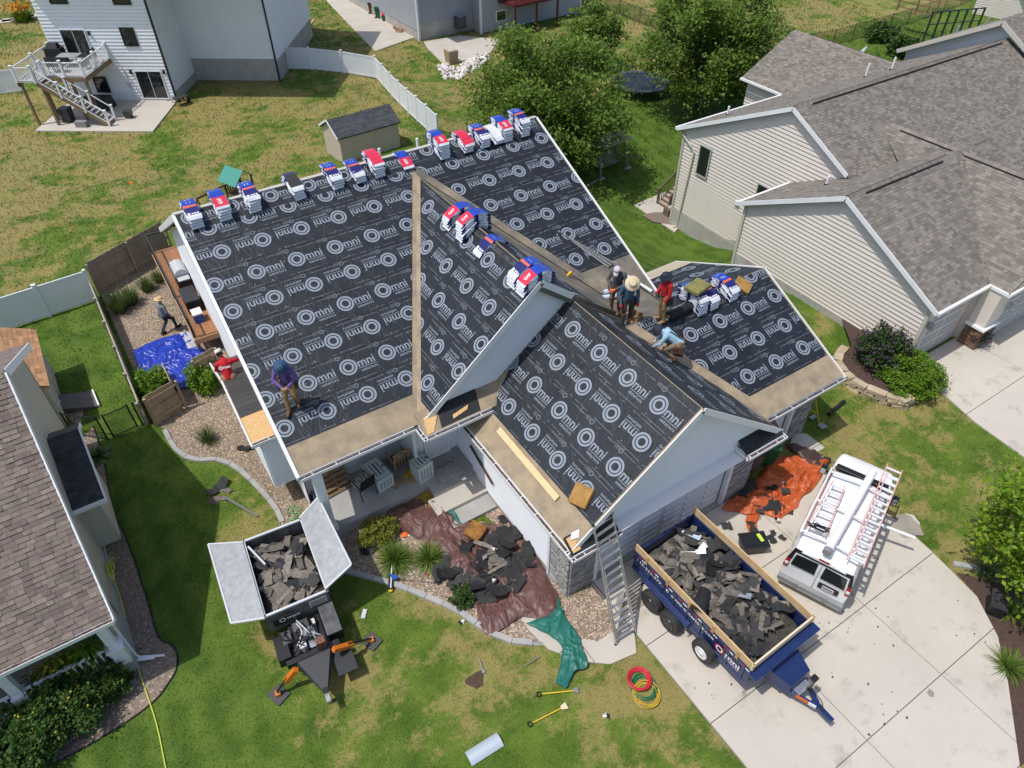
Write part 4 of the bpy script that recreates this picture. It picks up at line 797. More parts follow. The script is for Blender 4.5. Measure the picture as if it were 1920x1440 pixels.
# back stairs and patio of the tan house
pt=MB(); pp=[GT(*p) for p in ((1188,385),(1265,437),(1282,415),(1247,360))]; pt.prism([(p.x,p.y) for p in pp],-3.1,-2.93); struct('tan_house_patio',pt,conc); NOGRASS.append(ccw([(p.x,p.y) for p in pp]))
mb=MB(); mb.poly([(*GT(1202,405).xy,-2.922),(*GT(1225,418).xy,-2.922),(*GT(1268,425).xy,-2.922),(*GT(1255,400).xy,-2.922),(*GT(1225,400).xy,-2.922)]); struct('wet_patch',mb,mat('wet_concrete',(.21,.165,.125),.5))
STR=thing('wooden_stairs','brown wooden stairs with railing climbing beside the tan house','stairs',(30.6,29.3,-2.93)); brownw=mat('brown_stained_wood',(.12,.085,.06),.8,col2=(.16,.12,.085),vs=5)
for i in range(8):
    mb=MB(); mb.box((i*.27+.2,.4,.17*(i+1)),(.3,1.1,.05)); ob('tread',mb,mat('tan_tread',(.36,.30,.23),.8),STR); mb=MB(); mb.box((i*.27+.07,.4,.17*(i+.5)),(.03,1.1,.17)); ob('riser',mb,brownw,STR)
for y in (-.15,.95):
    mb=MB(); mb.bar((.05,y,1.0),(2.4,y,2.5),.07,.09); ob('handrail',mb,brownw,STR); mb=MB(); mb.box((.05,y,.5),(.1,.1,1.05)); ob('newel_post',mb,brownw,STR)
    for i in range(14): mb=MB(); mb.box((.2+i*.16,y,.62+i*.102),(.035,.035,.9)); ob('baluster',mb,brownw,STR)
mb=MB(); mb.box((3.3,.4,1.45),(1.9,1.3,.1)); mb.box((4.1,-.1,.7),(.12,.12,1.4)); ob('landing',mb,brownw,STR)
PL=thing('planter_box','brown planter tub at the foot of the wooden stairs','planter',(30.4,28.75,-2.93)); mb=MB(); mb.box((0,0,.22),(.75,.5,.44)); ob('tub',mb,brownw,PL); mb=MB(); mb.ball((0,0,.48),(.2,.16,.12)); ob('contents',mb,mat('grey_stone_lump',(.45,.45,.44),.8),PL)
# satellite dish on the rear roof
SD=thing('satellite_dish','pale grey satellite dish mounted at the roof edge by the white vent pipes','dish',(42.9,26.9,3.9)); M=Matrix.Rotation(rad(55),4,'Z')@Matrix.Rotation(rad(62),4,'X')
mb=MB(); mb.lathe([(.02,0),(.25,.03),(.45,.09),(.5,.12),(.48,.12),(.24,.05),(.02,.03)],20); mb.xf(Matrix.Translation((0,0,1.15))@Matrix.Rotation(rad(215),4,'Z')@Matrix.Rotation(rad(58),4,'X')); ob('reflector',mb,mat('dish_grey',(.55,.58,.6),.4),SD)
mb=MB(); mb.tube([(0,0,-.4),(0,0,.9),(0,.05,1.1)],.03,6); mb.tube([(0,0,.8),(-.25,-.4,1.25)],.018,5); mb.box((-.25,-.4,1.28),(.1,.1,.12)); ob('mast',mb,darkm,SD)
# next unit beyond the duplex: pale blue gable
NU=thing('blue_gable_house','house with pale blue gable siding behind the tan house','house',(47.5,21.6,0)); 
wall('gable_wall',[(-5.2,2),(5.2,2),(5.2,4.6),(0,7.4),(-5.2,4.6)],(47.6,21.6,0),(0,1,0),(-1,0,0),siding_b,NU,.13)
shingle_roof(NU,(-.35,-5.6,4.5),(1,0,0),(0,1,.54),[(0,0),(14,0),(14,5.6*1.136),(0,5.6*1.136)],shing_t,.2,(.2,.4)); shingle_roof(NU,(-.35,5.6,4.5),(-1,0,0),(0,-1,.54),[(-14,0),(0,0),(0,5.6*1.136),(-14,5.6*1.136)],shing_t,.2,(.2,.4))
mb=MB(); mb.bar((-.38,-5.6,4.42),(-.38,0,7.44),.06,.24); mb.bar((-.38,0,7.44),(-.38,5.6,4.42),.06,.24); ob('rake_board',mb,mat('beige_trim',(.52,.49,.42)),NU)
mb=MB(); mb.box((3,0,1),(5,10,6)); ob('wall',mb,siding_b,NU)
for x,y in ((3.0,2.4),(1.4,3.2)): mb=MB(); mb.lathe([(.07,-.2),(.07,.45)],8,(x,y,7.5-.54*y)); ob('vent_pipe',mb,mat('grey_pipe',(.3,.3,.3),.5),NU)
# ---- white walkout house at the back, with deck ----
wo=GT(332,190); WA=rad(-34.5)
WHH=thing('white_house','tall white sided house with black trim and rear deck beyond the yard','house',(wo.x,wo.y,-1.0),WA)
R_=Matrix.Rotation(WA,3,'Z'); ww=lambda x,y,z:wo.xy.to_3d()+R_@Vector((x,y,0))+Vector((0,0,z-0)); Ux=R_@Vector((1,0,0)); Uy=R_@Vector((0,1,0))
wob=Vector((wo.x,wo.y,0))
def hw(name,poly,o3,U,Nn,m=siding_w,lap=.24): return wall(name,poly,wob+R_@Vector((*o3,0)),R_@Vector(U),R_@Vector(Nn),m,WHH,lap,out=.05)
hw('wall',[(-8.1,-1.0),(0,-1.0),(0,9),(-8.1,9)],(0,0),(1,0,0),(0,-1,0)); hw('wall',[(0,-.3),(4.3,-.3),(4.3,9),(0,9)],(0,0),(0,1,0),(1,0,0)); hw('wall',[(0,.75),(6.8,.75),(6.8,9),(0,9)],(0,4.3),(1,0,0),(0,-1,0)); hw('wall',[(4.3,.55),(16,.55),(16,9),(4.3,9)],(6.8,0),(0,1,0),(1,0,0)); hw('wall',[(0,-1),(14,-1),(14,9),(0,9)],(-8.1,0),(0,1,0),(-1,0,0))
def hb(name,c,d,m): mb=MB(); mb.box((c[0],c[1],c[2]+1),d); return ob(name,mb,m,WHH)
hb('foundation',(3.4,4.33,-.1),(6.8,.1,1.7),block); hb('foundation',(.0,2.15,-.65),(.1,4.3,.7),block); hb('foundation',(6.77,10,-.2),(.1,11.4,1.6),block)
for x,y in ((.03,-.03),(6.83,4.25)): hb('downspout',(x,y,4),(.12,.12,10.2),blackm)
mb=MB(); mb.poly([(-9,-1,10),(8,-1,10),(8,18,10),(-9,18,10)]); ob('roof',mb,shing_d,WHH)
def hwin(x,z,w_,h_,cols,rows,fr=blackm,name='window',fw=.09): 
    p=wob+R_@Vector((x,-.06,0))+Vector((0,0,z)); return window(p.x,p.y,p.z,w_,h_,R_@Vector((1,0,0)),R_@Vector((0,-1,0)),WHH,cols,rows,fr,name,fw)
hwin(-1.97,3.1,.86,1.1,1,2); hwin(-6.1,5.9,1.1,1.4,1,2); hwin(-1.6,5.85,1.1,1.4,1,2); hwin(-5.35,-.25,.85,1.0,1,2)
hwin(-1.48,-.72,1.9,1.95,2,1,whitetrim,'sliding_door',.06); hwin(-6.0,2.2,1.75,1.9,2,1,whitetrim,'sliding_door',.06)
for x,z in ((-2.75,1.2),(-.25,1.2),(-4.8,3.9)): hb('wall_lamp',(x,-.08,z),(.14,.14,.26),blackm)
hb('meter_box',(-3.2,-.06,.3),(.22,.1,.4),mat('grey_box',(.5,.5,.5),.5)); mb=MB(); mb.tube([(-3.2,-.06,2.3),(-3.2,-.06,.3)],.025,5); ob('conduit',mb,mat('grey_box',(.5,.5,.5)),WHH)
sp=MB(); pp=[wob+R_@Vector(p) for p in ((-8.0,-5.75,0),(.45,-5.7,0),(.05,0,0),(-8.1,0,0))]; sp.prism([(p.x,p.y) for p in pp],-1.05,-.9); struct('white_house_patio',sp,conc); NOGRASS.append(ccw([(p.x,p.y) for p in pp]))
DK=thing('rear_deck','raised wooden deck with white railing and stairs on the white house','deck',(wo.x,wo.y,-.9),WA); gw=mat('grey_composite',(.42,.41,.40),.7,isl=.08); post_w=mat('pressure_treated',(.25,.165,.09),.8,col2=(.19,.125,.07),vs=4)
for i in range(26): mb=MB(); mb.box((-6.1,-.12-i*.148,3.05),(4.3,.14,.03)); ob('deck_board',mb,gw,DK)
mb=MB(); mb.bar((-8.25,-3.92,2.88),(-3.95,-3.92,2.88),.05,.28); mb.bar((-3.95,0,2.88),(-3.95,-3.92,2.88),.05,.28); mb.bar((-8.25,0,2.88),(-8.25,-4.95,2.88),.05,.28); ob('rim_joist',mb,post_w,DK)
for x,y in ((-8.15,-4.75),(-6.75,-4.75),(-7.2,-3.8),(-5.1,-3.85),(-4.1,-3.8)): mb=MB(); mb.box((x,y,1.4),(.15,.15,2.8)); ob('support_post',mb,post_w,DK)
mb=MB(); mb.box((-7.55,-4.45,3.05),(1.3,1.05,.04)); ob('landing',mb,gw,DK)
def rail(a,b,h=.95,n=None,z=3.07):
    a,b=Vector(a),Vector(b); 
    for hh,s in ((h,.07),(.12,.05)): mb=MB(); mb.bar(a+Vector((0,0,hh)),b+Vector((0,0,hh)),s,.05); ob('handrail',mb,white,DK)
    L=(b-a).length; n=int(L/.14)
    for i in range(1,n): c=a.lerp(b,i/n); mb=MB(); mb.box(c+Vector((0,0,h/2)),(.022,.022,h)); ob('baluster',mb,whitetrim if h>.9 else blackm,DK)
def rpost(p): mb=MB(); p=Vector(p); mb.box(p+Vector((0,0,.52)),(.13,.13,1.1)); mb.box(p+Vector((0,0,1.08)),(.19,.19,.06)); ob('rail_post',mb,white,DK)
z=3.07
for p in ((-3.98,-.1,z),(-3.98,-2,z),(-3.98,-3.9,z),(-5.4,-3.9,z),(-6.8,-3.9,z),(-8.2,-4.95,z),(-8.2,-2.4,z),(-8.2,-.1,z),(-6.95,-4.95,z)): rpost(p)
rail((-3.98,-.1,z),(-3.98,-3.9,z)); rail((-3.98,-3.9,z),(-6.8,-3.9,z)); rail((-8.2,-4.95,z),(-8.2,-.1,z)); rail((-8.2,-4.95,z),(-6.95,-4.95,z))
for i in range(16): t=i/16; mb=MB(); mb.box((-6.85+3.95*t,-4.4,3.0-2.95*t),(.3,.95,.04)); ob('stair_tread',mb,gw,DK)
for y in (-4.92,-3.92):
    mb=MB(); mb.bar((-6.95,y,2.95),(-2.85,y,-.02),.05,.28); ob('stringer',mb,post_w if y<-4.5 else gw,DK)
    for t in (0,.34,.67,1): rpost((-6.9+3.95*t,y,3.0-2.95*t))
    for hh in (.95,.18): mb=MB(); mb.bar((-6.9,y,3.0+hh),(-2.95,y,.05+hh),.06,.05); ob('handrail',mb,white,DK)
    for i in range(1,30): t=i/30; mb=MB(); mb.box((-6.9+3.95*t,y,3.5-2.95*t),(.022,.022,.8)); ob('baluster',mb,blackm,DK)
def simple(name,label,cat,mb,m,loc,rz=0,parts=(),group=None,smooth=False):
    t=thing(name,label,cat,loc,rz,group); ob(parts[0] if parts else 'body',mb,m,t,smooth=smooth); return t
dl=lambda x,y,z:wob+R_@Vector((x,y,0))+Vector((0,0,z))
gb=MB(); gb.hexa([(-.65,-.3,0),(.65,-.3,0),(.65,.3,0),(-.65,.3,0)],[(-.6,-.3,.95),(.6,-.3,.95),(.6,.3,.95),(-.6,.3,.95)]); gb.hexa([(-.45,-.28,.95),(.45,-.28,.95),(.45,.28,.95),(-.45,.28,.95)],[(-.35,-.1,1.25),(.35,-.1,1.25),(.35,.2,1.25),(-.35,.2,1.25)])
simple('covered_grill','black covered grill on the raised deck by the sliding door','grill',gb,blackm,dl(-7.4,-.8,2.18),WA,('cover',))
tb=MB(); tb.box((0,0,.72),(1.5,.9,.04)); 
t=thing('patio_table','grey patio table on the raised deck','table',dl(-5.9,-1.7,2.18),WA); ob('table_top',tb,mat('grey_table',(.3,.31,.32),.4),t)
for x in (-.65,.65):
    for y in (-.35,.35): mb=MB(); mb.box((x,y,.36),(.05,.05,.72)); ob('leg',mb,darkm,t)
def chair(label,loc,rz,group,m=darkm):
    t=thing('patio_chair',label,'chair',loc,rz,group); mb=MB(); mb.box((0,0,.42),(.5,.5,.05)); ob('seat',mb,m,t); mb=MB(); mb.box((0,.26,.75),(.5,.04,.6),0); ob('backrest',mb,m,t)
    for x in (-.22,.22):
        for y in (-.22,.22): mb=MB(); mb.box((x,y,.21),(.035,.035,.42)); ob('leg',mb,m,t)
        mb=MB(); mb.box((x*1.1,0,.62),(.04,.5,.03)); ob('armrest',mb,m,t)
    return t
for x,y,a in ((-4.6,-1.2,-1.57),(-4.6,-2.3,-1.57),(-6.0,-2.9,3.1),(-6.6,-2.9,3.1)): chair('dark metal chair around the grey table on the raised deck',dl(x,y,2.18),WA+a,'chairs around the deck table')
wb=MB(); wb.hexa([(-.3,-.3,0),(.3,-.3,0),(.3,.3,0),(-.3,.3,0)],[(-.35,-.35,1.0),(.35,-.35,1.0),(.35,.35,1.0),(-.35,.35,1.0)])
simple('dark_bin','dark square bin standing under the raised deck stairs','bin',wb,darkm,dl(-6.3,-4.1,-.9),WA); simple('dark_planter','small dark planter beside the foot of the deck stairs','planter',MB().hexa([(-.2,-.2,0),(.2,-.2,0),(.2,.2,0),(-.2,.2,0)],[(-.26,-.26,.55),(.26,-.26,.55),(.26,.26,.55),(-.26,.26,.55)]),darkm,dl(-2.2,-3.4,-.9),WA)
simple('stone_block','grey storage block on the patio below the deck stairs','block',MB().box((0,0,.2),(.8,.4,.4)),mat('grey_box2',(.22,.22,.22),.7),dl(-4.9,-5.0,-.9),WA)
simple('covered_furniture','black covered furniture under the raised deck','furniture',MB().hexa([(-1,-.6,0),(1,-.6,0),(1,.6,0),(-1,.6,0)],[(-.9,-.5,.9),(.9,-.5,.9),(.9,.5,.8),(-.9,.5,.8)]),blackm,dl(-5.2,-1.6,-.9),WA,('cover',))
wbx=thing('wheelbarrow','dark wheelbarrow full of split logs at the corner of the white house','wheelbarrow',(*GT(343,196).xy,-1.0),.4)
mb=MB(); mb.hexa([(-.35,-.2,.3),(.3,-.2,.3),(.3,.2,.3),(-.35,.2,.3)],[(-.55,-.38,.62),(.5,-.38,.62),(.5,.38,.62),(-.55,.38,.62)]); ob('tray',mb,darkm,wbx); mb=MB(); mb.lathe([(.17,-.05),(.2,-.03),(.2,.03),(.17,.05)],14,(0,0,0)); mb.xf(Matrix.Translation((.55,0,.2))@Matrix.Rotation(PI/2,4,'X')); ob('wheel',mb,rubber,wbx)
for y in (-.28,.28): mb=MB(); mb.tube([(.6,y*.3,.2),(-.3,y,.4),(-1.0,y,.55)],.025,6); mb.tube([(-.3,y,.35),(-.4,y,0)],.02,5); ob('handle',mb,darkm,wbx)
logm=mat('split_log',(.50,.32,.17),.85,isl=.3,col2=(.36,.22,.12),vs=6)
def logs(base,n,spread,label,group,rz=0,nlay=3):
    for i in range(n):
        r=random.uniform(.05,.1); x=random.uniform(-spread[0],spread[0]); y=random.uniform(-spread[1],spread[1]); z=(1-abs(y)/spread[1])*(1-abs(x)/spread[0]*.7)*spread[2]*random.random()
        mb=MB(); mb.tube([(-.2,0,0),(.2,0,0)],r,6); a=rz+random.uniform(-.5,.5); o_=ob('split_log',mb,logm,label=label,cat='log',group=group); c,s=math.cos(rz),math.sin(rz)
        o_.location=Vector(base)+Vector((x*c-y*s,x*s+y*c,z+r)); o_.rotation_euler=(random.random(),random.uniform(-.3,.3),a+PI/2)
logs(Vector((*GT(343,196).xy,-.62)),7,(.3,.25,.15),'split log heaped in the dark wheelbarrow','logs in the wheelbarrow')
# left strip: pale stepping stones and orange lilies beyond the white house
for i,(u,v) in enumerate(((5,42),(22,38),(48,33),(66,30))): p=GT(u,v); mb=MB(); mb.prism([(p.x-.9,p.y-.5),(p.x+.7,p.y-.6),(p.x+.9,p.y+.4),(p.x-.7,p.y+.6)],-1.05,-.9); ob('stepping_stone',mb,mat('pale_stone',(.6,.54,.48),.85),label='pale stepping stone in the row beyond the white house',cat='stone',group='stepping stones by the far garden')
p=GT(30,0); mb=MB(); mb.box((p.x-4,p.y+3,0),(14,.6,3.2),WA); ob('far_garden_wall',mb,mat('far_wall',(.32,.28,.24),.9),label='low brown grey wall behind the orange lilies',cat='wall')
# ---- grey house top centre ----
gc=GT(787,77); GA=rad(0.5); gd=(GT(858,62)-gc)
GH=thing('grey_house','grey sided house with concrete base and red deck behind the big tree','house',(gc.x,gc.y,gc.z),math.atan2(gd.y,gd.x)); GAA=math.atan2(gd.y,gd.x); GR=Matrix.Rotation(GAA,3,'Z')
gz=gc.z; gp=lambda x,y,z:Vector((gc.x,gc.y,0))+GR@Vector((x,y,0))+Vector((0,0,gz+z))
def gwall(poly,o3,U,Nn): return wall('wall',[(p[0],p[1]+gz) for p in poly],Vector((gc.x,gc.y,0))+GR@Vector((*o3,0)),GR@Vector(U),GR@Vector(Nn),siding_g,GH,.22,out=.05)
gwall([(0,1.5),(5.9,1.5),(5.9,7),(0,7)],(0,0),(1,0,0),(0,-1,0)); gwall([(0,.9),(22,.9),(22,7),(0,7)],(0,0),(0,1,0),(-1,0,0)); gwall([(-1.6,1.0),(0,1.0),(0,7),(-1.6,7)],(5.9,0),(0,1,0),(-1,0,0)); gwall([(5.9,.1),(18,.1),(18,7),(5.9,7)],(0,-1.6),(1,0,0),(0,-1,0))
mb=MB(); mb.box((2.95,.05,.75),(5.9,.1,1.5)); mb.box((.05,10,.45),(.1,20,.95)); mb.box((5.95,-.8,.6),(.1,1.6,1.3)); ob('foundation',mb,block,GH)
for x,y in ((0,0),(5.9,-1.6),(18,-1.6)): mb=MB(); mb.box((x,y,3.5),(.18,.18,7)); ob('corner_trim',mb,white,GH)
mb=MB(); mb.poly([(-.5,-2.2,7),(18.5,-2.2,7),(18.5,22,7),(-.5,22,7)]); ob('roof',mb,shing_d,GH)
mb=MB(); mb.box((8.2,-1.62,1.3),(1.2,.1,1.0)); f=ob('window',mb,whitetrim,GH); mb=MB(); mb.box((8.2,-1.68,1.3),(1.0,.05,.8)); ob('pane',mb,glass,f)
AC=thing('air_conditioner','dark air conditioner unit mounted on the grey house wall','air conditioner',gp(4.2,-.6,.75),GAA); mb=MB(); mb.box((0,0,.45),(.9,.75,.85)); mb.box((0,0,-.03),(1.0,.9,.06)); ob('casing',mb,mat('ac_dark',(.06,.065,.068),.5),AC); mb=MB(); mb.lathe([(.33,0),(.33,.03)],16,(0,0,.88)); ob('fan_guard',mb,mat('ac_grey',(.4,.41,.42),.4),AC)
for x in (-.4,.4): mb=MB(); mb.bar((x,.3,-.3),(x,-.35,-.06),.05,.05); ob('bracket',mb,darkm,AC)
red=mat('dark_red_paint',(.10,.012,.012),.6); RD=thing('red_deck','dark red wooden deck with white chairs on the grey house','deck',gp(10.8,-2.8,0),GAA)
mb=MB(); mb.box((0,0,2.6),(5.2,2.4,.2)); ob('deck_floor',mb,red,RD)
for x in (-2.5,0,2.5): mb=MB(); mb.box((x,-1.15,1.3),(.15,.15,2.6)); ob('support_post',mb,red,RD)
mb=MB(); mb.bar((-2.6,-1.2,3.6),(2.6,-1.2,3.6),.1,.08); mb.bar((2.6,-1.2,3.6),(2.6,1.2,3.6),.1,.08); ob('handrail',mb,red,RD)
for i in range(30): mb=MB(); mb.box((-2.6+i*.18,-1.2,3.15),(.05,.05,.9)); ob('baluster',mb,red,RD)
wp=mat('white_plastic',(.75,.75,.75),.4)
for x in (-1.2,.2,1.4): chair('white plastic chair on the dark red deck',gp(10.8+x,-2.6,2.7),GAA+x,'white chairs on the red deck',wp)
mb=MB(); mb.box((-2.7,.9,4.0),(.5,.4,3)); ob('corner_post',mb,red,RD)
# its driveway, back patio, bins, logs, planter
dw=pxt((610,0),(703,97),(780,70),(700,0)); slabs('grey_house_driveway',[(p[0],p[1]) for p in dw],[-50,100],[0,67,72,78,200],.06,conc)
bp=pxt((800,90),(835,125),(920,100),(935,75),(862,68),(795,80)); slabs('grey_house_patio',bp,[-50,100],[0,200],.08,conc)
def bin_(label,loc,rz,mb_m,mc,cat='bin'):
    t=thing('wheelie_bin',label,cat,loc,rz); mb=MB(); mb.hexa([(-.22,-.25,.05),(.22,-.25,.05),(.22,.25,.05),(-.22,.25,.05)],[(-.29,-.34,.98),(.29,-.34,.98),(.29,.3,.98),(-.29,.3,.98)]); ob('body',mb,mb_m,t)
    mb=MB(); mb.hexa([(-.31,-.37,.98),(.31,-.37,.98),(.31,.36,.98),(-.31,.36,.98)],[(-.27,-.32,1.06),(.27,-.32,1.06),(.27,.32,1.1),(-.27,.32,1.1)]); ob('lid',mb,mc,t)
    for x in (-.24,.24): mb=MB(); mb.lathe([(.11,-.03),(.11,.03)],12); mb.xf(Matrix.Translation((x,.3,.11))@Matrix.Rotation(PI/2,4,'Y')); ob('wheel',mb,blackm,t)
    mb=MB(); mb.bar((-.25,.38,.98),(.25,.38,.98),.04,.04); ob('handle',mb,mc,t); return t
binG=mat('bin_green',(.010,.085,.042),.45); binB=mat('bin_brown',(.10,.05,.028),.5); binD=mat('bin_dark_green',(.012,.03,.025),.5)
bin_('green wheelie bin beside the brown one by the grey house driveway',GT(711,34),2.2,binG,binG); bin_('brown wheelie bin with dark lid behind a green bin by the grey house',GT(699,26),2.2,binB,blackm)
bin_('green wheelie bin beside the two yellow boards',GT(554,55),1.0,binG,binG); bin_('dark green wheelie bin behind another by the white house',GT(562,47),1.0,binD,binD)
for i,(a,b) in enumerate((((567,63),(582,36)),((572,65),(588,38)))): mb=MB(); mb.bar(GT(*a)+Vector((0,0,.06)),GT(*b)+Vector((0,0,.06)),.14,.08); ob('yellow_board',mb,mat('yellow_lumber',(.6,.48,.2),.8),label='long yellow board lying on the grass beside the bins',cat='board',group='boards by the bins')
fp=thing('flower_pot','small green flower pot with red flowers by the log pile','pot',GT(721,40)); mb=MB(); mb.lathe([(.2,0),(.28,.45),(.3,.5)],12); ob('pot',mb,binG,fp); mb=MB(); mb.ball((0,0,.6),(.25,.25,.18)); ob('flowers',mb,mat('red_flower',(.5,.02,.03),.7),fp)
logs(GT(750,48),60,(2.6,.75,.75),'split log in the pile along the grey house wall','log pile by the grey house',rad(70))
PB=thing('tall_planter','square wooden planter on the grass by the grey house patio','planter',GT(847,118)); mb=MB(); mb.hexa([(-.4,-.4,0),(.4,-.4,0),(.4,.4,0),(-.4,.4,0)],[(-.48,-.48,1.1),(.48,-.48,1.1),(.48,.48,1.1),(-.48,.48,1.1)]); ob('box',mb,wood_o,PB); mb=MB(); mb.box((0,0,1.12),(.7,.7,.04)); ob('soil',mb,conc,PB)
# white rocks
rk=mat('white_landscape_rock',(.62,.57,.54),.85,isl=.25); P=ccw(pxt((822,125),(830,147),(860,150),(905,125),(925,105),(900,108),(850,128)))
V=[]
for i in range(170):
    while True:
        x=random.uniform(min(p[0] for p in P),max(p[0] for p in P)); y=random.uniform(min(p[1] for p in P),max(p[1] for p in P))
        if inpoly(x,y,P): break
    s=random.uniform(.12,.32); mb=MB(); mb.ball((0,0,0),(s,s*random.uniform(.6,1),s*.6),6,4); mb.v=[(v[0]*random.uniform(.85,1.15),v[1]*random.uniform(.85,1.15),v[2]) for v in mb.v]; o_=ob('white_rock',mb,rk,label='pale rock in the rock bed near the grey house patio',cat='rock',group='rocks in the pale rock bed'); o_.location=(x,y,terr(x,y)+s*.3); o_.rotation_euler=(random.random(),random.random(),random.random()*6)
# far fragment roof top right
fr_=GT(1850,40); FR=thing('far_brown_house','brown roofed house corner far beyond the wooden fence','house',(fr_.x+2,fr_.y,-2)); wall('wall',[(-2.5,-2),(4,-2),(4,1.2),(0,2.4),(-2.5,1.2)],(fr_.x+2,fr_.y,0),Vector((.3,-.95,0)),Vector((-.95,-.3,0)),siding_t,FR,.2); shingle_roof(FR,(0,-5,1.8),(1,0,0),(0,1,.5),[(-.5,0),(20,0),(20,6),(-.5,6)],shing_t,.3,(.3,.6))
# ================= FENCES, SHEDS, PLAY THINGS =================
def vinyl_fence(name,label,pts,h=1.75,bay=2.4,zf=None,group=None):
    t=thing(name,label,'fence',(pts[0][0],pts[0][1],terr(*pts[0])),0,group); base=Vector(t.location)
    for k in range(len(pts)-1):
        a,b=Vector((*pts[k],0)),Vector((*pts[k+1],0)); L=(b-a).length; n=max(1,round(L/bay))
        for i in range(n):
            p,q=a.lerp(b,i/n),a.lerp(b,(i+1)/n); zp,zq=terr(p.x,p.y),terr(q.x,q.y); p.z,q.z=zp,zq
            for (z0,z1,w) in ((.08,.22,.06),(h-.12,h,.06),(.2,h-.1,.03)):
                mb=MB(); sd=(q-p).cross(Vector((0,0,1))).normalized()*w/2; mb.hexa([p-sd+Vector((0,0,z0)),q-sd+Vector((0,0,z0)),q+sd+Vector((0,0,z0)),p+sd+Vector((0,0,z0))],[p-sd+Vector((0,0,z1)),q-sd+Vector((0,0,z1)),q+sd+Vector((0,0,z1)),p+sd+Vector((0,0,z1))]); ob('panel' if w==.03 else 'rail',mb,vinyl,t,w=True)
            mb=MB(); mb.box(p+Vector((0,0,h/2+.04)),(.13,.13,h+.08)); mb.box(p+Vector((0,0,h+.1)),(.17,.17,.05)); ob('post',mb,vinyl,t,w=True)
        if k==len(pts)-2: mb=MB(); mb.box(b+Vector((0,0,terr(b.x,b.y)+h/2+.04)),(.13,.13,h+.08)); ob('post',mb,vinyl,t,w=True)
    return t
vinyl_fence('vinyl_fence','white vinyl privacy fence behind the lush lawn of the olive house',[(-12,33.3),(-5.93,33.64),(-1.75,33.9)],1.65)
vinyl_fence('vinyl_fence','white vinyl fence running from the white house across the back yard',[pxt((515,130))[0],pxt((585,131))[0],pxt((707,148))[0],pxt((822,265))[0]],1.75)
vinyl_fence('vinyl_fence','white vinyl fence beyond the raised deck of the white house',[pxt((-60,185))[0],pxt((48,172))[0]],1.75)
def picket_fence(label,a,b,h=1.55,w=.14,m=wood_f,side=1,rails=True,gap=.006,name='wood_fence'):
    a,b=Vector(a),Vector(b); t=thing(name,label,'fence',a); L=(b-a).length; n=int(L/w); d=(b-a).normalized(); s=d.cross(Vector((0,0,1)))*side
    for i in range(n):
        c=a+d*(i+.5)*w; mb=MB(); hh=h+random.uniform(-.015,.015); mb.box((c.x,c.y,hh/2+.03),(w-gap,.022,hh),math.atan2(d.y,d.x)); ob('picket',mb,m,t,w=True)
    for z in (.35,.85,h-.2): mb=MB(); mb.bar(a+s*.04+Vector((0,0,z)),b+s*.04+Vector((0,0,z)),.04,.09); ob('rail',mb,m,t,w=True)
    k=int(L/2.4)+1
    for i in range(k+1): c=a.lerp(b,i/k)+s*.08; mb=MB(); mb.box(c+Vector((0,0,h/2)),(.1,.1,h)); ob('post',mb,m,t,w=True)
    return t
picket_fence('brown wooden fence behind the ornamental grasses',(-1.6,34.3,0),(2.3,36.4,0),1.75,.14,wood_f,1)
picket_fence('narrow grey wooden fence between the lush lawn and the gravel yard',(-1.55,24.0,0),(-1.72,34.2,0),1.2,.15,mat('grey_fence_wood',(.36,.31,.25),.85,isl=.1),-1)
picket_fence('weathered board gate panel in front of the leafy bush at the side yard',(-1.35,23.75,0),(-.1,24.15,0),1.5,.2,wood_o,1,name='board_gate')
picket_fence('weathered board panel between the leafy bush and the house bay',(.75,25.0,0),(1.75,25.3,0),1.5,.2,wood_o,1,name='board_gate')
GB=thing('open_gate','open wooden gate leaf seen edge on behind the board panel','gate',(-.15,24.2,0)); 
for i in range(9): mb=MB(); mb.box((-.1+.0*i,.1+i*.15,.75),(.03,.145,1.45),.05); ob('board',mb,wood_o,GB)
mb=MB(); mb.bar((-.05,0,.3),(-.12,1.4,.3),.04,.09); mb.bar((-.05,0,1.2),(-.12,1.4,1.2),.04,.09); ob('rail',mb,lumber,GB)
# black chain link fence with gate
def mesh_alpha():
    m=bpy.data.materials.new('chain_link_mesh'); m.use_nodes=True; N=m.node_tree.nodes; L=m.node_tree.links; b=N['Principled BSDF']; b.inputs['Base Color'].default_value=(.01,.01,.01,1)
    tc=N.new('ShaderNodeTexCoord'); sp=N.new('ShaderNodeSeparateXYZ'); L.new(tc.outputs['Object'],sp.inputs[0])
    def mth(op,a,c=None):
        n=N.new('ShaderNodeMath'); n.operation=op
        for i,q in enumerate((a,c)):
            if q is None: continue
            if isinstance(q,(int,float)): n.inputs[i].default_value=q
            else: L.new(q,n.inputs[i])
        return n.outputs[0]
    def lines(sign):
        s=mth('ADD' if sign>0 else 'SUBTRACT',sp.outputs[0],sp.outputs[2]); f=mth('FRACT',mth('MULTIPLY',s,12.0)); return mth('LESS_THAN',mth('ABSOLUTE',mth('SUBTRACT',f,.5)),.09)
    a=mth('MAXIMUM',lines(1),lines(-1)); L.new(a,b.inputs['Alpha']); MATS['chain']=m; return m
chain=mesh_alpha()
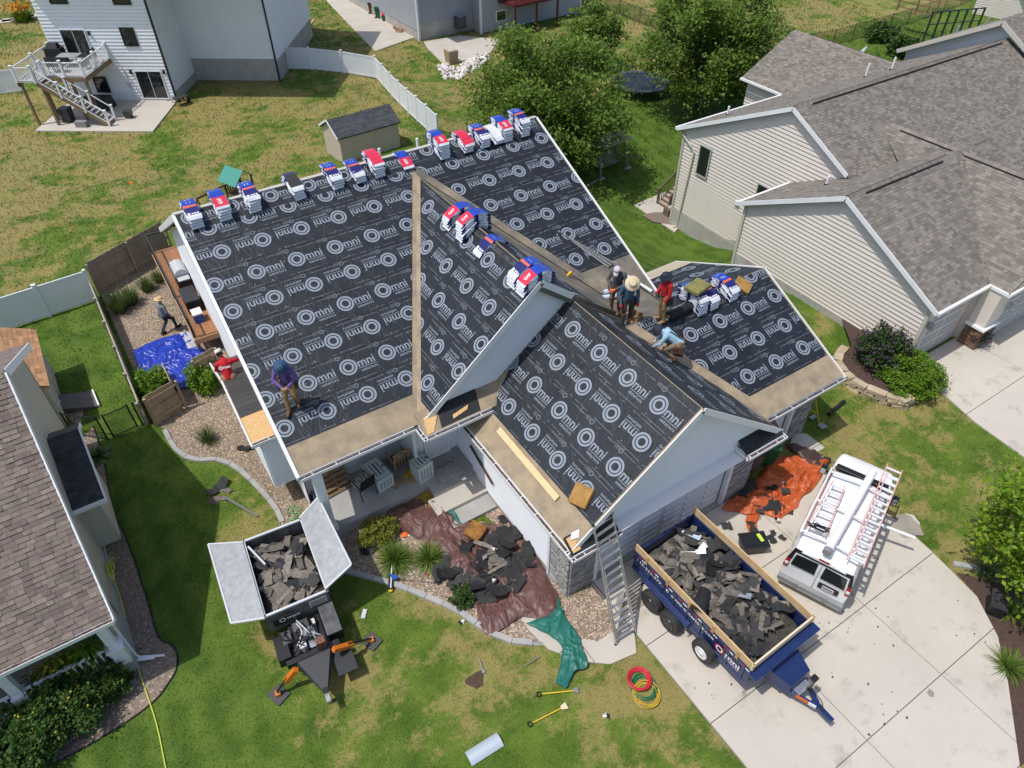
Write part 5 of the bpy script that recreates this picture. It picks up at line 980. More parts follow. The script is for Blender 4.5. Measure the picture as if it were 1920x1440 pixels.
def chainlink(label,pts,h=1.2,bay=2.4,m=blackm,name='chain_link_fence',terrain=True):
    t=thing(name,label,'fence',(pts[0][0],pts[0][1],terr(*pts[0])))
    for k in range(len(pts)-1):
        a,b=Vector((*pts[k],0)),Vector((*pts[k+1],0)); n=max(1,round((b-a).length/bay))
        for i in range(n):
            p,q=a.lerp(b,i/n),a.lerp(b,(i+1)/n); p.z,q.z=terr(p.x,p.y),terr(q.x,q.y)
            for z in (.06,h): mb=MB(); mb.tube([p+Vector((0,0,z)),q+Vector((0,0,z))],.022,6); ob('rail',mb,m,t,w=True)
            L=(q-p).length; mb=MB(); mb.poly([(0,0,0.06),(L,0,.06),(L,0,h),(0,0,h)]); o=ob('wire_mesh',mb,chain,t); o.matrix_basis=WM(t).inverted()@(Matrix.Translation(p)@Matrix.Rotation(math.atan2(q.y-p.y,q.x-p.x),4,'Z'))
            for c in ((p,q) if i==n-1 else (p,)): mb=MB(); mb.tube([c,c+Vector((0,0,h+.08))],.032,8); ob('post',mb,m,t,w=True)
    return t
g=[G(*p) for p in ((138,815),(203,825),(214,820),(258,800),(268,797),(298,788))]
chainlink('short black chain link fence beside the olive house and its gate',[(g[0].x,g[0].y),(g[1].x,g[1].y)],1.15)
chainlink('black chain link gate between the two lawns',[(g[2].x,g[2].y),(g[3].x,g[3].y)],1.15,name='chain_link_gate')
chainlink('narrow black chain link section beside the weathered board gate',[(g[4].x,g[4].y),(g[5].x,g[5].y)],1.15)
chainlink('long dark chain link fence across the far lawn behind the tan house',pxt((1090,0),(1240,60),(1420,110),(1560,86),(1700,46),(1800,10),(1860,-20)),1.4,3.0,darkm)
# beige shed behind the ridge
bs=GT(620,310); be=GT(740,275); az=math.atan2(be.y-bs.y,be.x-bs.x)
BSH=thing('beige_shed','beige storage shed with charcoal shingle roof behind the main ridge','shed',(bs.x+.75,bs.y-.25,-.72),az); mb=MB(); Ls=4.1
wm=mat('beige_panel',(.54,.46,.36),.7,col2=(.50,.42,.33),vs=1); mb.box((Ls/2,1.2,1.15),(Ls,2.4,2.3)); mb.prism([(0,0),(0,0),(0,0)],0,0) if 0 else None; mb.slab([(0,0,2.3),(0,2.4,2.3),(0,1.2,2.95)],(Ls,0,0)); ob('wall',mb,wm,BSH)
shingle_roof(BSH,(0,-.12,2.26),(1,0,0),(0,1,.56),[(-.15,0),(Ls+.15,0),(Ls+.15,1.33*1.146),(-.15,1.33*1.146)],mat('slate_blue_shingle',(.055,.060,.068),.9,isl=.25),.15,(.2,.5)); shingle_roof(BSH,(0,2.52,2.26),(-1,0,0),(0,-1,.56),[(-Ls-.15,0),(.15,0),(.15,1.33*1.146),(-Ls-.15,1.33*1.146)],mat('slate_blue_shingle',(.055,.060,.068)),.15,(.2,.5))
mb=MB(); mb.bar((-.17,-.14,2.26),(-.17,1.2,3.02),.03,.12); mb.bar((-.17,1.2,3.02),(-.17,2.54,2.26),.03,.12); ob('rake_board',mb,white,BSH)
# green roofed play set
pz=GT(468,392); PS=thing('play_set','wooden play set tower with green plastic roof in the back yard','play set',(pz.x-.1,pz.y+.6,-.1),.45); PS.scale=(.74,.74,.74); pw_=mat('play_wood',(.13,.075,.045),.8); gm=mat('green_roof_plastic',(.045,.26,.20),.5)
for x in (-.75,.75):
    for y in (-.7,.7): mb=MB(); mb.box((x,y,1.25),(.1,.1,2.5)); ob('post',mb,pw_,PS)
mb=MB(); mb.box((0,0,1.2),(1.6,1.5,.08)); ob('platform',mb,pw_,PS)
for s in (-1,1): mb=MB(); mb.slab([(s*1.05,-.95,2.35),(s*1.05,.95,2.35),(0,.95,3.2),(0,-.95,3.2)],(0,0,-.05)); ob('roof_panel',mb,gm,PS)
for y in (-.72,.72):
    for i in range(8): mb=MB(); mb.box((-.65+i*.19,y,1.7),(.1,.03,.9)); ob('picket',mb,pw_,PS)
mb=MB(); mb.bar((-.7,0,2.3),(-3.6,.2,2.3),.12,.14); mb.bar((-3.6,.2,2.3),(-3.9,-.8,0),.1,.1); mb.bar((-3.6,.2,2.3),(-3.9,1.1,0),.1,.1); ob('swing_beam',mb,pw_,PS)
# trampoline with net remains
tc_=GT(1200,152,.85); TP=thing('trampoline','round black trampoline with fallen safety net behind the trees','trampoline',(tc_.x,tc_.y,terr(tc_.x,tc_.y))); navy=mat('trampoline_mat',(.012,.017,.026),.5); pad=mat('trampoline_pad',(.05,.06,.085),.5)
mb=MB(); mb.lathe([(2.05,.82),(0.01,.80)],40); ob('jumping_mat',mb,navy,TP)
mb=MB(); n=40
for i in range(n):
    a0,a1=2*PI*i/n,2*PI*(i+1)/n; mb.hexa([(1.98*math.cos(a0),1.98*math.sin(a0),.80),(2.4*math.cos(a0),2.4*math.sin(a0),.80),(2.4*math.cos(a1),2.4*math.sin(a1),.80),(1.98*math.cos(a1),1.98*math.sin(a1),.80)],[(1.98*math.cos(a0),1.98*math.sin(a0),.85),(2.4*math.cos(a0),2.4*math.sin(a0),.85),(2.4*math.cos(a1),2.4*math.sin(a1),.85),(1.98*math.cos(a1),1.98*math.sin(a1),.85)])
ob('edge_pad',mb,pad,TP)
for i in range(8): a=2*PI*i/8; mb=MB(); mb.tube([(2.3*math.cos(a),2.3*math.sin(a),0),(2.3*math.cos(a),2.3*math.sin(a),.82)],.03,6); ob('leg',mb,darkm,TP)
mb=MB(); mb.tube([(-2.3,.2,.8),(-2.25,.25,2.4)],.025,6); mb.tube([(-.6,-2.3,.8),(-.6,-2.3,2.0)],.025,6); ob('net_pole',mb,blackm,TP)
mb=MB(); mb.poly([(-2.3,.2,.85),(-2.25,.25,2.35),(-2.0,.9,1.3),(-1.7,1.6,.85)]); mb.poly([(-2.3,.2,.85),(-2.25,.25,2.35),(-2.3,-.2,1.2),(-2.3,-.6,.85)]); ob('net',mb,chain,TP)
# canopy swing
cs=GT(1148,325); CS=thing('canopy_swing','weathered grey garden swing with slatted canopy under the big tree','swing',(cs.x,cs.y+.6,terr(cs.x,cs.y)),.1); gy=mat('silvered_wood',(.27,.25,.225),.85,isl=.12)
for x in (-1.25,1.25):
    for y in (-.75,.75): mb=MB(); mb.bar((x,y,0),(x*.97,y*.25,2.15),.1,.1); ob('leg',mb,gy,CS)
    mb=MB(); mb.bar((x,-.5,.75),(x,.5,.75),.07,.09); ob('crossbar',mb,gy,CS); mb=MB(); mb.box((x,-.78,.04),(.45,.2,.08)); ob('footing',mb,conc,CS)
for i in range(11): mb=MB(); mb.box((0,-.85+i*.17,2.22+.02*(i%2)),(2.7,.155,.03)); ob('canopy_slat',mb,gy,CS)
for i in range(5): mb=MB(); mb.box((0,-.25+i*.12,.5),(1.7,.1,.03)); ob('seat_slat',mb,gy,CS)
for i in range(8): mb=MB(); mb.box((-.8+i*.23,.33,.85),(.16,.03,.65)); ob('back_slat',mb,gy,CS)
for x in (-.85,.85): mb=MB(); mb.tube([(x,0,2.1),(x,-.2,.5)],.012,4); mb.tube([(x,0,2.1),(x,.3,.9)],.012,4); ob('chain',mb,darkm,CS)
mb=MB(); mb.bar((-1.25,-.7,.06),(-3.0,-1.0,.06),.08,.08); ob('ground_beam',mb,gy,CS)
# brown fences and dark deck rails far right
pf_=picket_fence('brown board fence panel near the satellite dish',GT(1668,60),GT(1735,78),1.6,.2,mat('russet_fence',(.22,.115,.06),.8,isl=.12),1)
for o in [pf_]: o.location.z=0
DR=thing('dark_deck_rail','dark metal deck railing above the brown board fence','railing',(*G(1790,40,1.0).xy,-.5),-.35)
for i in range(7): mb=MB(); mb.box((-2.5+i*.85,0,1.2),(.12,.12,2.4)); ob('post',mb,darkm,DR)
mb=MB(); mb.bar((-2.6,0,2.4),(2.6,0,2.4),.1,.08); mb.bar((-2.6,0,1.4),(2.6,0,1.4),.08,.06); ob('handrail',mb,darkm,DR)
# own deck at the rear left
DD=thing('side_deck','orange brown side deck with dark railing against the house','deck',(2.0,30.5,0)); od=mat('orange_stained_deck',(.36,.165,.075),.7,isl=.1,col2=(.30,.14,.065),vs=3)
for i in range(8): mb=MB(); mb.box((-.62+i*.145,.5,1.0),(.14,8.0,.03)); ob('deck_board',mb,od,DD)
mb=MB(); mb.bar((-.72,-3.6,.85),(-.72,4.5,.85),.05,.26); mb.bar((-.72,-3.55,.85),(.4,-3.55,.85),.05,.26); ob('rim_joist',mb,mat('pale_orange_wood',(.50,.29,.15),.7),DD)
for y in (-3.4,0,4.4): mb=MB(); mb.box((-.66,y,.5),(.12,.12,1.0)); ob('support_post',mb,brownw,DD); mb=MB(); mb.box((-.7,y,1.5),(.08,.08,1.0)); ob('rail_post',mb,darkm,DD)
mb=MB(); mb.bar((-.7,-3.4,2.0),(-.7,4.4,2.0),.07,.06); mb.bar((-.7,-3.4,1.15),(-.7,4.4,1.15),.05,.05); mb.bar((-.7,4.4,2.0),(.5,4.4,2.0),.07,.06); ob('handrail',mb,darkm,DD)
for i in range(52): mb=MB(); mb.box((-.7,-3.3+i*.148,1.57),(.025,.025,.84)); ob('baluster',mb,darkm,DD)
gr=thing('gas_grill','grey gas grill with lid standing on the side deck','grill',(1.95,31.2,1.02)); mb=MB(); mb.box((0,0,.4),(.6,1.2,.8)); ob('cabinet',mb,darkm,gr); mb=MB(); mb.tube([(0,-.5,.85),(0,.5,.85)],.3,12); ob('lid',mb,mat('grey_grill_lid',(.5,.52,.53),.35),gr)
for y in (-.75,.75): mb=MB(); mb.box((0,y,.82),(.5,.35,.04)); ob('side_shelf',mb,mat('grey_grill_lid',(.5,.52,.53)),gr)
cb=thing('blue_cooler','blue and white cooler box on the side deck','cooler',(1.8,28.2,1.02)); mb=MB(); mb.box((0,0,.2),(.4,.5,.4)); ob('body',mb,mat('cooler_blue',(.02,.09,.35),.4),cb); mb=MB(); mb.box((0,0,.43),(.42,.52,.06)); ob('lid',mb,wp,cb)
fb=thing('dark_patio_box','large dark storage box on the side deck','box',(1.85,29.4,1.02)); mb=MB(); mb.box((0,0,.3),(.6,1.2,.6)); ob('body',mb,blackm,fb); mb=MB(); mb.box((0,0,.62),(.64,1.24,.05)); ob('lid',mb,darkm,fb)
# ================= TREES, SHRUBS, PLANTS =================
def leafmat(n,c,c2,isl=.4,tr=.3,hue=.02): return mat(n,c,.55,isl=isl,trans=tr,hue=hue,col2=c2,vs=.9,spec=.25)
lf_loc=leafmat('locust_leaf',(.13,.225,.038),(.18,.26,.04),tr=.45); lf_map=leafmat('maple_leaf',(.14,.25,.018),(.20,.29,.02)); lf_green=leafmat('bright_bush_leaf',(.11,.22,.018),(.16,.27,.02))
lf_dark=leafmat('dark_bush_leaf',(.045,.095,.02),(.065,.115,.022)); lf_mid=leafmat('mid_bush_leaf',(.055,.12,.025),(.08,.145,.03)); lf_pur=leafmat('purple_leaf',(.045,.02,.06),(.07,.03,.09),.4,.2); lf_yel=leafmat('yellow_flower',(.55,.38,.03),(.6,.45,.05),.3,.2,.01); lf_spi=leafmat('spirea_leaf',(.17,.21,.025),(.23,.24,.035)); lf_orn=leafmat('orange_flower',(.6,.22,.02),(.6,.3,.03),.2,.2,.01)
bark=mat('bark',(.085,.065,.05),.9,col2=(.05,.04,.032),vs=8,bs=14,bst=.6)
def leaves(C,size,up=.5,asp=.55):
    n=len(C); N=RNG.normal(size=(n,3)); N[:,2]=np.abs(N[:,2])+up; N/=np.linalg.norm(N,axis=1)[:,None]; T=RNG.normal(size=(n,3)); T-=N*(T*N).sum(1)[:,None]; T/=np.linalg.norm(T,axis=1)[:,None]; B=np.cross(N,T)
    s=size*RNG.uniform(.6,1.35,n)[:,None]; V=np.stack([C-T*s,C+B*s*asp,C+T*s,C-B*s*asp],1)
    return V.reshape(-1,3),np.arange(4*n).reshape(-1,4)
def crown_pts(c,r,nc,nl,spread,seed=0,shell=.45,thr=.42,flat=.6):
    out=[];tips=[]; c=np.array(c); r=np.array(r)
    while len(tips)<nc:
        d=RNG.normal(size=3); d/=np.linalg.norm(d); q=RNG.random()**shell; p=d*q
        if mnoise.noise(Vector(p*2.1)+Vector((seed,seed*2,0)))*.5+.5<thr: continue
        lump=1+.22*mnoise.noise(Vector(d*2.3)+Vector((seed*3,0,0)))
        tips.append(c+p*r*lump)
    for t in tips: out.append(t+RNG.normal(size=(nl,3))*np.array([spread,spread,spread*flat])*RNG.uniform(.6,1.2))
    return np.concatenate(out),tips
def tree(name,label,base,c,r,nc,nl,leaf,m,spread=.45,trunk=.2,seed=1,cat='tree',thr=.42,nlimb=16):
    t=thing(name,label,cat,base); b=np.array(base); C,tips=crown_pts(c,r,nc,nl,spread,seed,thr=thr)
    V,F=leaves(C-b,leaf); tri_obj('crown',V,F,m,t,kind=None)
    mb=MB(); top=Vector(c)-Vector(base); fork=Vector((0,0,(top.z-r[2])*.75+.5)); mb.tube([(0,0,-.2),(.03,0,fork.z*.5),fork,top+Vector((0,0,r[2]*.3))],[trunk*1.25,trunk,trunk*.85,trunk*.25],8)
    idx=RNG.choice(len(tips),min(nlimb,len(tips)),replace=False)
    for i in idx:
        p=Vector(tips[i])-Vector(base); s=fork.lerp(top,random.random()*.8); mid=s.lerp(p,.5)+Vector((0,0,-.1*(p-s).length)); mb.tube([s,mid,p],[trunk*.4,trunk*.25,trunk*.06],6)
    ob('trunk',mb,bark,t,smooth=True); return t
tree('locust_tree','large feathery green tree behind the main roof ridge',(26.8,37.4,-2.0),(26.5,37.0,2.5),(4.9,4.9,4.2),250,150,.13,lf_loc,.55,.24,3,thr=.47)
tree('locust_tree','large green tree beside the trampoline and the tan house roof',(41.8,38.6,-2.05),(41.6,38.4,3.2),(4.9,4.9,4.3),240,140,.14,lf_loc,.55,.22,9,thr=.47)
tree('locust_tree','slim young tree in front of the far chain link fence',(40.2,50.5,-2.0),(40.4,50.0,1.0),(2.2,2.2,2.2),90,80,.14,lf_loc,.42,.1,5)
mp=G(1978,1050,2.3); tree('maple_tree','bright yellow green maple at the curved edge of the driveway',(mp.x+.6,mp.y-.3,0),(mp.x+.5,mp.y-.1,2.6),(1.9,2.5,1.8),230,100,.09,lf_map,.3,.12,12)
def bush(name,label,c,r,n,leaf,m,seed=1,shell=.3,cat='bush',extra=None,up=.4,group=None,thr=.3):
    t=thing(name,label,cat,c,0,group); nc=max(12,n//45); C,tips=crown_pts((0,0,r[2]*.95),r,nc,45,min(r)*.16,seed,shell,thr,.8); C=C[C[:,2]>.02]; V,F=leaves(C,leaf,up); tri_obj('foliage',V,F,m,t,kind=None)
    if extra:
        m2,n2,l2=extra; k=RNG.choice(len(C),n2); D=C[k]; D=D+ (D-np.array([0,0,r[2]*.7]))*.07; V,F=leaves(D,l2,.8,.8); tri_obj('flowers',V,F,m2,t,kind=None)
    mb=MB()
    for i in range(9): a=random.random()*6.28; mb.tube([(0,0,0),(math.cos(a)*r[0]*.35,math.sin(a)*r[1]*.35,r[2]*.7),(math.cos(a)*r[0]*.7,math.sin(a)*r[1]*.7,r[2]*1.3)],[.03,.02,.006],5)
    ob('stems',mb,bark,t); return t
b1=G(1640,690); bush('flowering_bush','dark bush with purple flowers against the tan house corner',(b1.x,b1.y,.1),(.95,.95,.95),7000,.06,lf_dark,2,.35,extra=(lf_pur,1500,.06))
b2=G(1700,725); bush('round_bush','rounded bright green bush beside the tan house driveway',(b2.x+.1,b2.y+.1,.0),(1.35,1.3,.62),15000,.05,lf_green,4,.2)
for (u,v,r,n,l,e) in ((130,1345,(1.15,1.1,.75),9000,'large leafy bush with yellow tips in front of the olive house porch',(lf_yel,280,.03)),(45,1420,(1.3,1.1,.7),9000,'leafy bush beside the corner of the olive house porch rail',None),(215,1290,(.6,.55,.6),3000,'small leafy bush next to the porch post of the olive house',None)):
    p=G(u,v); bush('porch_bush',l,(p.x,p.y,0),r,n,.055,lf_mid,u,.3,extra=e)
fp_=G(120,1262,.9); t=thing('flower_basket','yellow flowers in a basket on the white porch rail','flowers',(fp_.x,fp_.y,.75)); C=RNG.normal(size=(1400,3))*np.array([.3,.16,.16])+np.array([0,0,.45]); V,F=leaves(C,.05); tri_obj('leaves',V,F,lf_green,t,kind=None); C=RNG.normal(size=(260,3))*np.array([.3,.16,.1])+np.array([0,0,.6]); V,F=leaves(C,.04,.9,.9); tri_obj('blossoms',V,F,lf_yel,t,kind=None); mb=MB(); mb.lathe([(.14,.1),(.2,.36)],12); ob('pot',mb,darkm,t)
hf=G(158,1205,2.0); t=thing('hanging_fern','hanging fern under the porch roof of the olive house','fern',(hf.x,hf.y,1.7))
def fan(t,n,L,w,m,droop=.6,name='blades',spread=.9,up=1.0,base=.06):
    V=[];F=[]
    for i in range(n):
        a=random.random()*2*PI; tilt=random.random()**.7*spread; l=L*random.uniform(.6,1.1); x0,y0=math.cos(a)*base*random.random(),math.sin(a)*base*random.random(); ww=w*random.uniform(.7,1.2); pts=[]
        for k in range(4):
            s=k/3; r=l*s*math.sin(tilt)*(1+.25*s); z=l*s*math.cos(tilt)*up-droop*l*(s**2.2)*tilt*.55; pts.append((x0+math.cos(a)*r,y0+math.sin(a)*r,max(.01,z)))
        b=len(V); px_,py=-math.sin(a)*ww,math.cos(a)*ww
        for k,p in enumerate(pts): q=(1,.95,.65,.05)[k]; V+=[(p[0]-px_*q,p[1]-py*q,p[2]),(p[0]+px_*q,p[1]+py*q,p[2])]
        F+=[(b+2*k,b+2*k+1,b+2*k+3,b+2*k+2) for k in range(3)]
    return tri_obj(name,np.array(V),np.array(F),m,t,kind=None)
fan(t,90,.55,.03,lf_green,1.2,'fronds',1.5,.5); mb=MB(); mb.lathe([(.1,-.15),(.16,.02)],12); mb.tube([(0,0,0),(0,0,.9)],.008,4); ob('basket',mb,darkm,t)
lf_lily=leafmat('daylily_leaf',(.13,.21,.035),(.19,.26,.05),.3); lf_orng=leafmat('ornamental_grass',(.085,.15,.04),(.12,.17,.05),.3)
for u,v,n,L,lab in ((742,1052,460,.78,'large daylily clump with arching pale green leaves in the gravel bed'),(806,1050,400,.68,'daylily clump beside the brown tarp in the gravel bed')):
    p=G(u,v); t=thing('daylily',lab,'plant',(p.x,p.y,.02)); fan(t,n,L,.012,lf_lily,.9,'leaves',1.15,1,.16)
for u,v,n,L,lab in ((228,585,520,1.15,'tall ornamental grass clump at the corner of the brown wooden fence'),(248,570,420,1.0,'ornamental grass clump next to the tallest one by the brown fence'),(278,545,320,.85,'smaller ornamental grass clump along the brown fence'),(300,528,260,.7,'short ornamental grass clump near the side deck'),(392,828,200,.75,'thin upright grass clump in the gravel by the bay')):
    p=G(u,v); t=thing('ornamental_grass',lab,'grass clump',(p.x,p.y,.01)); fan(t,n,L,.010,lf_orng,.5,'blades',.55,1,.25)
for u,v,L,lab in ((1888,1160,.6,'ornamental grass with yellow bloom in the mulch under the maple'),(1880,1262,.7,'arching green grass clump at the edge of the driveway'),(1840,1085,.45,'small dark grass clump in the mulch beside the kerb')):
    p=G(u,v); t=thing('mulch_bed_grass',lab,'plant',(p.x+.25,p.y,.01)); fan(t,240,L,.012,lf_lily if v>1100 else lf_orng,.8,'blades',1.0,1,.12)
p=G(185,858); t=thing('hosta','variegated hosta clump at the corner of the olive house bed','plant',(p.x,p.y,.02)); fan(t,150,.5,.055,leafmat('hosta_leaf',(.09,.16,.045),(.22,.28,.13),.3),1.0,'leaves',1.25,1,.1)
sp_=G(712,1008); bush('spirea','low yellow green spirea bush beside the porch','%s'%'' or (sp_.x,sp_.y,.0) if False else (sp_.x,sp_.y,0),(.72,.55,.36),5000,.035,lf_spi,6,.25)
jp=G(868,1125); bush('juniper','small dark juniper at the kerb next to the brown tarp',(jp.x,jp.y,0),(.42,.4,.25),2600,.035,lf_dark,7,.3)
for u,v,r,n,lab in ((292,735,(.75,.7,.55),5000,'variegated leafy bush behind the weathered board gate'),(388,725,(.62,.8,.6),5000,'leafy green bush beside the blue tarp and the bay'),(1690,105,(1.6,1.2,.9),3500,'bright green bush behind the brown board fence'),(1650,75,(2.2,1.2,.8),3500,'green bush by the satellite dish'),):
    p=GT(u,v); bush('leafy_bush',lab,(p.x,p.y,p.z),r,n,.06 if v>300 else .12,lf_green if u<400 else lf_mid,u,.3)
p=GT(45,40); t=thing('orange_lilies','clump of orange lilies beyond the white house','flowers',p); fan(t,300,1.3,.05,lf_green,.6,'leaves',.8,1,.6); C=RNG.normal(size=(160,3))*np.array([.7,.4,.18])+np.array([0,0,1.3]); V,F=leaves(C,.14,.9,.9); tri_obj('blossoms',V,F,lf_orn,t,kind=None)
pt_=G(1827,648); t=thing('flower_pot','round pot of purple flowers beside the brown stone pier','flowers',(pt_.x,pt_.y,.06)); mb=MB(); mb.lathe([(.18,0),(.27,.2),(.3,.42),(.27,.42)],16); ob('pot',mb,mat('pot_brown',(.09,.05,.03),.6),t,smooth=True); C=RNG.normal(size=(1200,3))*np.array([.2,.2,.1])+np.array([0,0,.52]); V,F=leaves(C,.035); tri_obj('foliage',V,F,lf_dark,t,kind=None); C=RNG.normal(size=(600,3))*np.array([.22,.22,.1])+np.array([0,0,.57]); V,F=leaves(C,.04,.8,.9); tri_obj('blossoms',V,F,lf_pur,t,kind=None)
# weeds scattered over the gravel
W_=[]
for (u,v,r,k) in ((330,985,.15,40),(395,850,.35,60),(420,820,.5,90),(310,800,.2,40),(300,590,.5,90),(325,600,.5,120),(330,570,.4,80),(365,590,.3,60),(290,625,.4,70),(350,640,.6,90),(700,1095,.3,60),(770,1060,.4,50),(745,950,.25,40),(870,960,.25,50),(690,985,.3,60),(1090,1118,.1,20),(820,905,.3,40),(870,910,.25,40),(440,880,.4,50),(505,920,.3,60),(1610,715,.3,40),(1595,690,.4,50)):
    p=G(u,v); W_.append(RNG.normal(size=(k,3))*np.array([r,r,.02])+np.array([p.x,p.y,.05]))
V,F=leaves(np.concatenate(W_),.028,.9); o_=tri_obj('weeds',V,F,lf_green); o_['label']='scattered weeds growing through the gravel beds'; o_['category']='weeds'
# sandstone retaining wall of the tan house bed
sand=mat('sandstone',(.52,.43,.30),.9,col2=(.40,.32,.21),vs=3,isl=.18,bs=18,bst=.5); rw=thing('stone_retaining_wall','curved sandstone retaining wall around the tan house bed','wall',G(1580,700))
rp_=smooth_line([G(*p,0) for p in ((1592,660),(1572,672),(1567,690),(1580,712),(1605,732),(1640,748),(1680,762),(1700,758))],6)
d=[0]
for i in range(1,len(rp_)): d.append(d[-1]+(rp_[i]-rp_[i-1]).length)
def atl(t):
    for i in range(1,len(rp_)):
        if d[i]>=t: k=(t-d[i-1])/(d[i]-d[i-1]); return rp_[i-1].lerp(rp_[i],k),(rp_[i]-rp_[i-1]).normalized()
    return rp_[-1],(rp_[-1]-rp_[-2]).normalized()
for lay in range(3):
    t=lay*.17
    while t<d[-1]-.1:
        L=random.uniform(.4,.75); c,dd=atl(t+L/2); mb=MB(); mb.box((0,0,0),(L-.03,random.uniform(.28,.36),.15)); mb.v=[(v[0]+random.uniform(-.03,.03),v[1]+random.uniform(-.03,.03),v[2]+random.uniform(-.012,.012)) for v in mb.v]
        o_=ob('stone',mb,sand,rw); o_.location=c-Vector(rw.location)+Vector((0,0,.08+lay*.155)); o_.rotation_euler=(0,0,math.atan2(dd.y,dd.x)+random.uniform(-.05,.05)); t+=L
mb=MB(); P=[(p.x,p.y) for p in rp_]+[(26.2,10.6),(26.2,13.4)]; P=ccw(P); mb.poly([(p[0],p[1],.36) for p in P]); struct('mulch_bed',mb,mulch); NOGRASS.append(P)
# ================= VEHICLES =================
def sharp(o,a=35):
    o.data.polygons.foreach_set('use_smooth',[True]*len(o.data.polygons)); o.data.set_sharp_from_angle(angle=rad(a))
def frame(a,b,z=0): # heading from a to b
    return math.atan2(b.y-a.y,b.x-a.x)
# ---- white work van ----
RL,RR=G(1462,1072,.55),G(1580,1136,.55); mid=(RL+RR)/2; hd=math.atan2((RR-RL).y,(RR-RL).x)+PI/2
FC=G(1630,862,1.0); hd2=math.atan2(FC.y-mid.y,FC.x-mid.x); hd=hd2
vanw=mat('van_white_paint',(.88,.885,.89),.28,coat=.5,col2=(.85,.855,.86),vs=1.5); vgrey=mat('van_bumper_grey',(.24,.25,.255),.5); tail=mat('tail_light_red',(.35,.01,.015),.25)
van=thing('work_van','white cargo van with ladder rack parked on the driveway','van',(mid.x,mid.y,.06),hd)
secs=[(0.02,.96,1.0,.93,.80,.42,.95,1.28,1.82,1.98),(.10,.99,1.005,.955,.83,.38,.95,1.28,1.88,2.04),(1.0,1.0,1.01,.965,.84,.34,.95,1.3,1.92,2.07),(3.4,1.0,1.01,.965,.84,.34,.95,1.3,1.92,2.07),(3.72,1.0,1.01,.955,.80,.34,.95,1.3,1.87,2.01),(4.42,.99,1.0,.93,.84,.36,.95,1.27,1.30,1.34),(5.1,.97,.985,.90,.80,.40,.9,1.14,1.18,1.21),(5.52,.92,.93,.84,.72,.42,.85,1.04,1.07,1.09),(5.68,.84,.85,.76,.66,.45,.8,.94,.97,.98)]
mb=MB(); n=11
for (x,w0,w1,w2,w3,zb,zm,zl,zu,zr) in secs:
    ring_=[(-w0*.9,zb-.05),(-w0,zb+.1),(-w1,zm),(-w2,zl+.02),(-w3,zu),(0,zr),(w3,zu),(w2,zl+.02),(w1,zm),(w0,zb+.1),(w0*.9,zb-.05)]
    # add roof shoulder points
    mb.v+=[(x,y,z) for y,z in ring_]
for i in range(len(secs)-1): mb.f+=[[i*n+j,(i+1)*n+j,(i+1)*n+j+1,i*n+j+1] for j in range(n-1)]
mb.f+=[[j for j in range(n)],[(len(secs)-1)*n+j for j in range(n-1,-1,-1)]]+[[i*n,i*n+n-1,(i+1)*n+n-1,(i+1)*n] for i in range(len(secs)-1)]; mb.m=[0]*len(mb.f)
vb=ob('body',mb,vanw,van); md=vb.modifiers.new('b','BEVEL'); md.width=.035; md.segments=3; md.limit_method='ANGLE'; md.angle_limit=rad(18); sharp(vb,50)
def vp(name,pts,m,off=(0,0,0),parent=van): mb=MB(); mb.slab(pts,off); return ob(name,mb,m,parent)
vp('cowl',[(4.40,-.86,1.35),(4.40,.86,1.35),(4.66,.84,1.335),(4.66,-.84,1.335)],blackm,(0,0,.025)); vp('windshield',[(3.80,-.80,1.975),(3.80,.80,1.975),(4.40,.90,1.385),(4.40,-.90,1.385)],glass,(.03,0,.02)); 
for s in (-1,1):
    vp('rear_window',[(.0,s*.09,1.18),(-.005,s*.80,1.18),(.04,s*.75,1.66),(.04,s*.10,1.70)],glass,(-.025,0,0)); 
    vp('side_window',[(3.55,s*1.0,1.32),(4.25,s*.965,1.32),(3.85,s*.885,1.82),(3.55,s*.905,1.85)],glass,(0,s*.012,.0))
    vp('tail_light',[(-.02,s*.86,.98),(-.02,s*1.0,.98),(.01,s*.955,1.42),(.01,s*.84,1.42)],tail,(.05,0,0))
    mb=MB(); mb.box((-.015,s*.92,1.14),(.05,.1,.1)); ob('reverse_light',mb,mat('lens_white',(.7,.7,.68),.3),van)
    mb=MB(); mb.box((4.15,s*1.16,1.32),(.16,.2,.3)); mb.bar((4.15,s*1.0,1.28),(4.15,s*1.1,1.3),.05,.05); ob('mirror',mb,blackm,van); vp('mirror_glass',[(4.06,s*1.08,1.2),(4.06,s*1.24,1.2),(4.06,s*1.24,1.44),(4.06,s*1.08,1.44)],mat('mirror_glass',(.5,.55,.6),.05,met=1),(.008,0,0))
    vp('headlight',[(5.60,s*.45,.78),(5.52,s*.8,.78),(5.5,s*.78,.95),(5.58,s*.45,.95)],mat('lens_white',(.7,.7,.68)),(.06,0,0))
    for x in (1.15,4.55):
        M=Matrix.Translation((x,s*.9,.30))@Matrix.Rotation(PI/2,4,'X'); mb=MB(); mb.lathe([(.2,-.11),(.36,-.11),(.37,-.06),(.37,.06),(.36,.11),(.2,.11)],24); mb.xf(M); w_=ob('wheel',mb,rubber,van); mb=MB(); mb.lathe([(.21,-.12),(.21,.12)],16); mb.xf(M); ob('rim',mb,alu,w_)
    mb=MB(); mb.box((0.9,s*.985,1.3),(.03,.01,.9)); mb.box((2.2,s*1.012,1.1),(.02,.006,1.1)); ob('door_seam',mb,mat('seam_grey',(.25,.25,.26),.6),van)
vp('rear_top_trim',[(.03,-.80,1.74),(.03,.80,1.74),(.07,.80,1.86),(.07,-.80,1.86)],blackm,(-.03,0,.02)); 
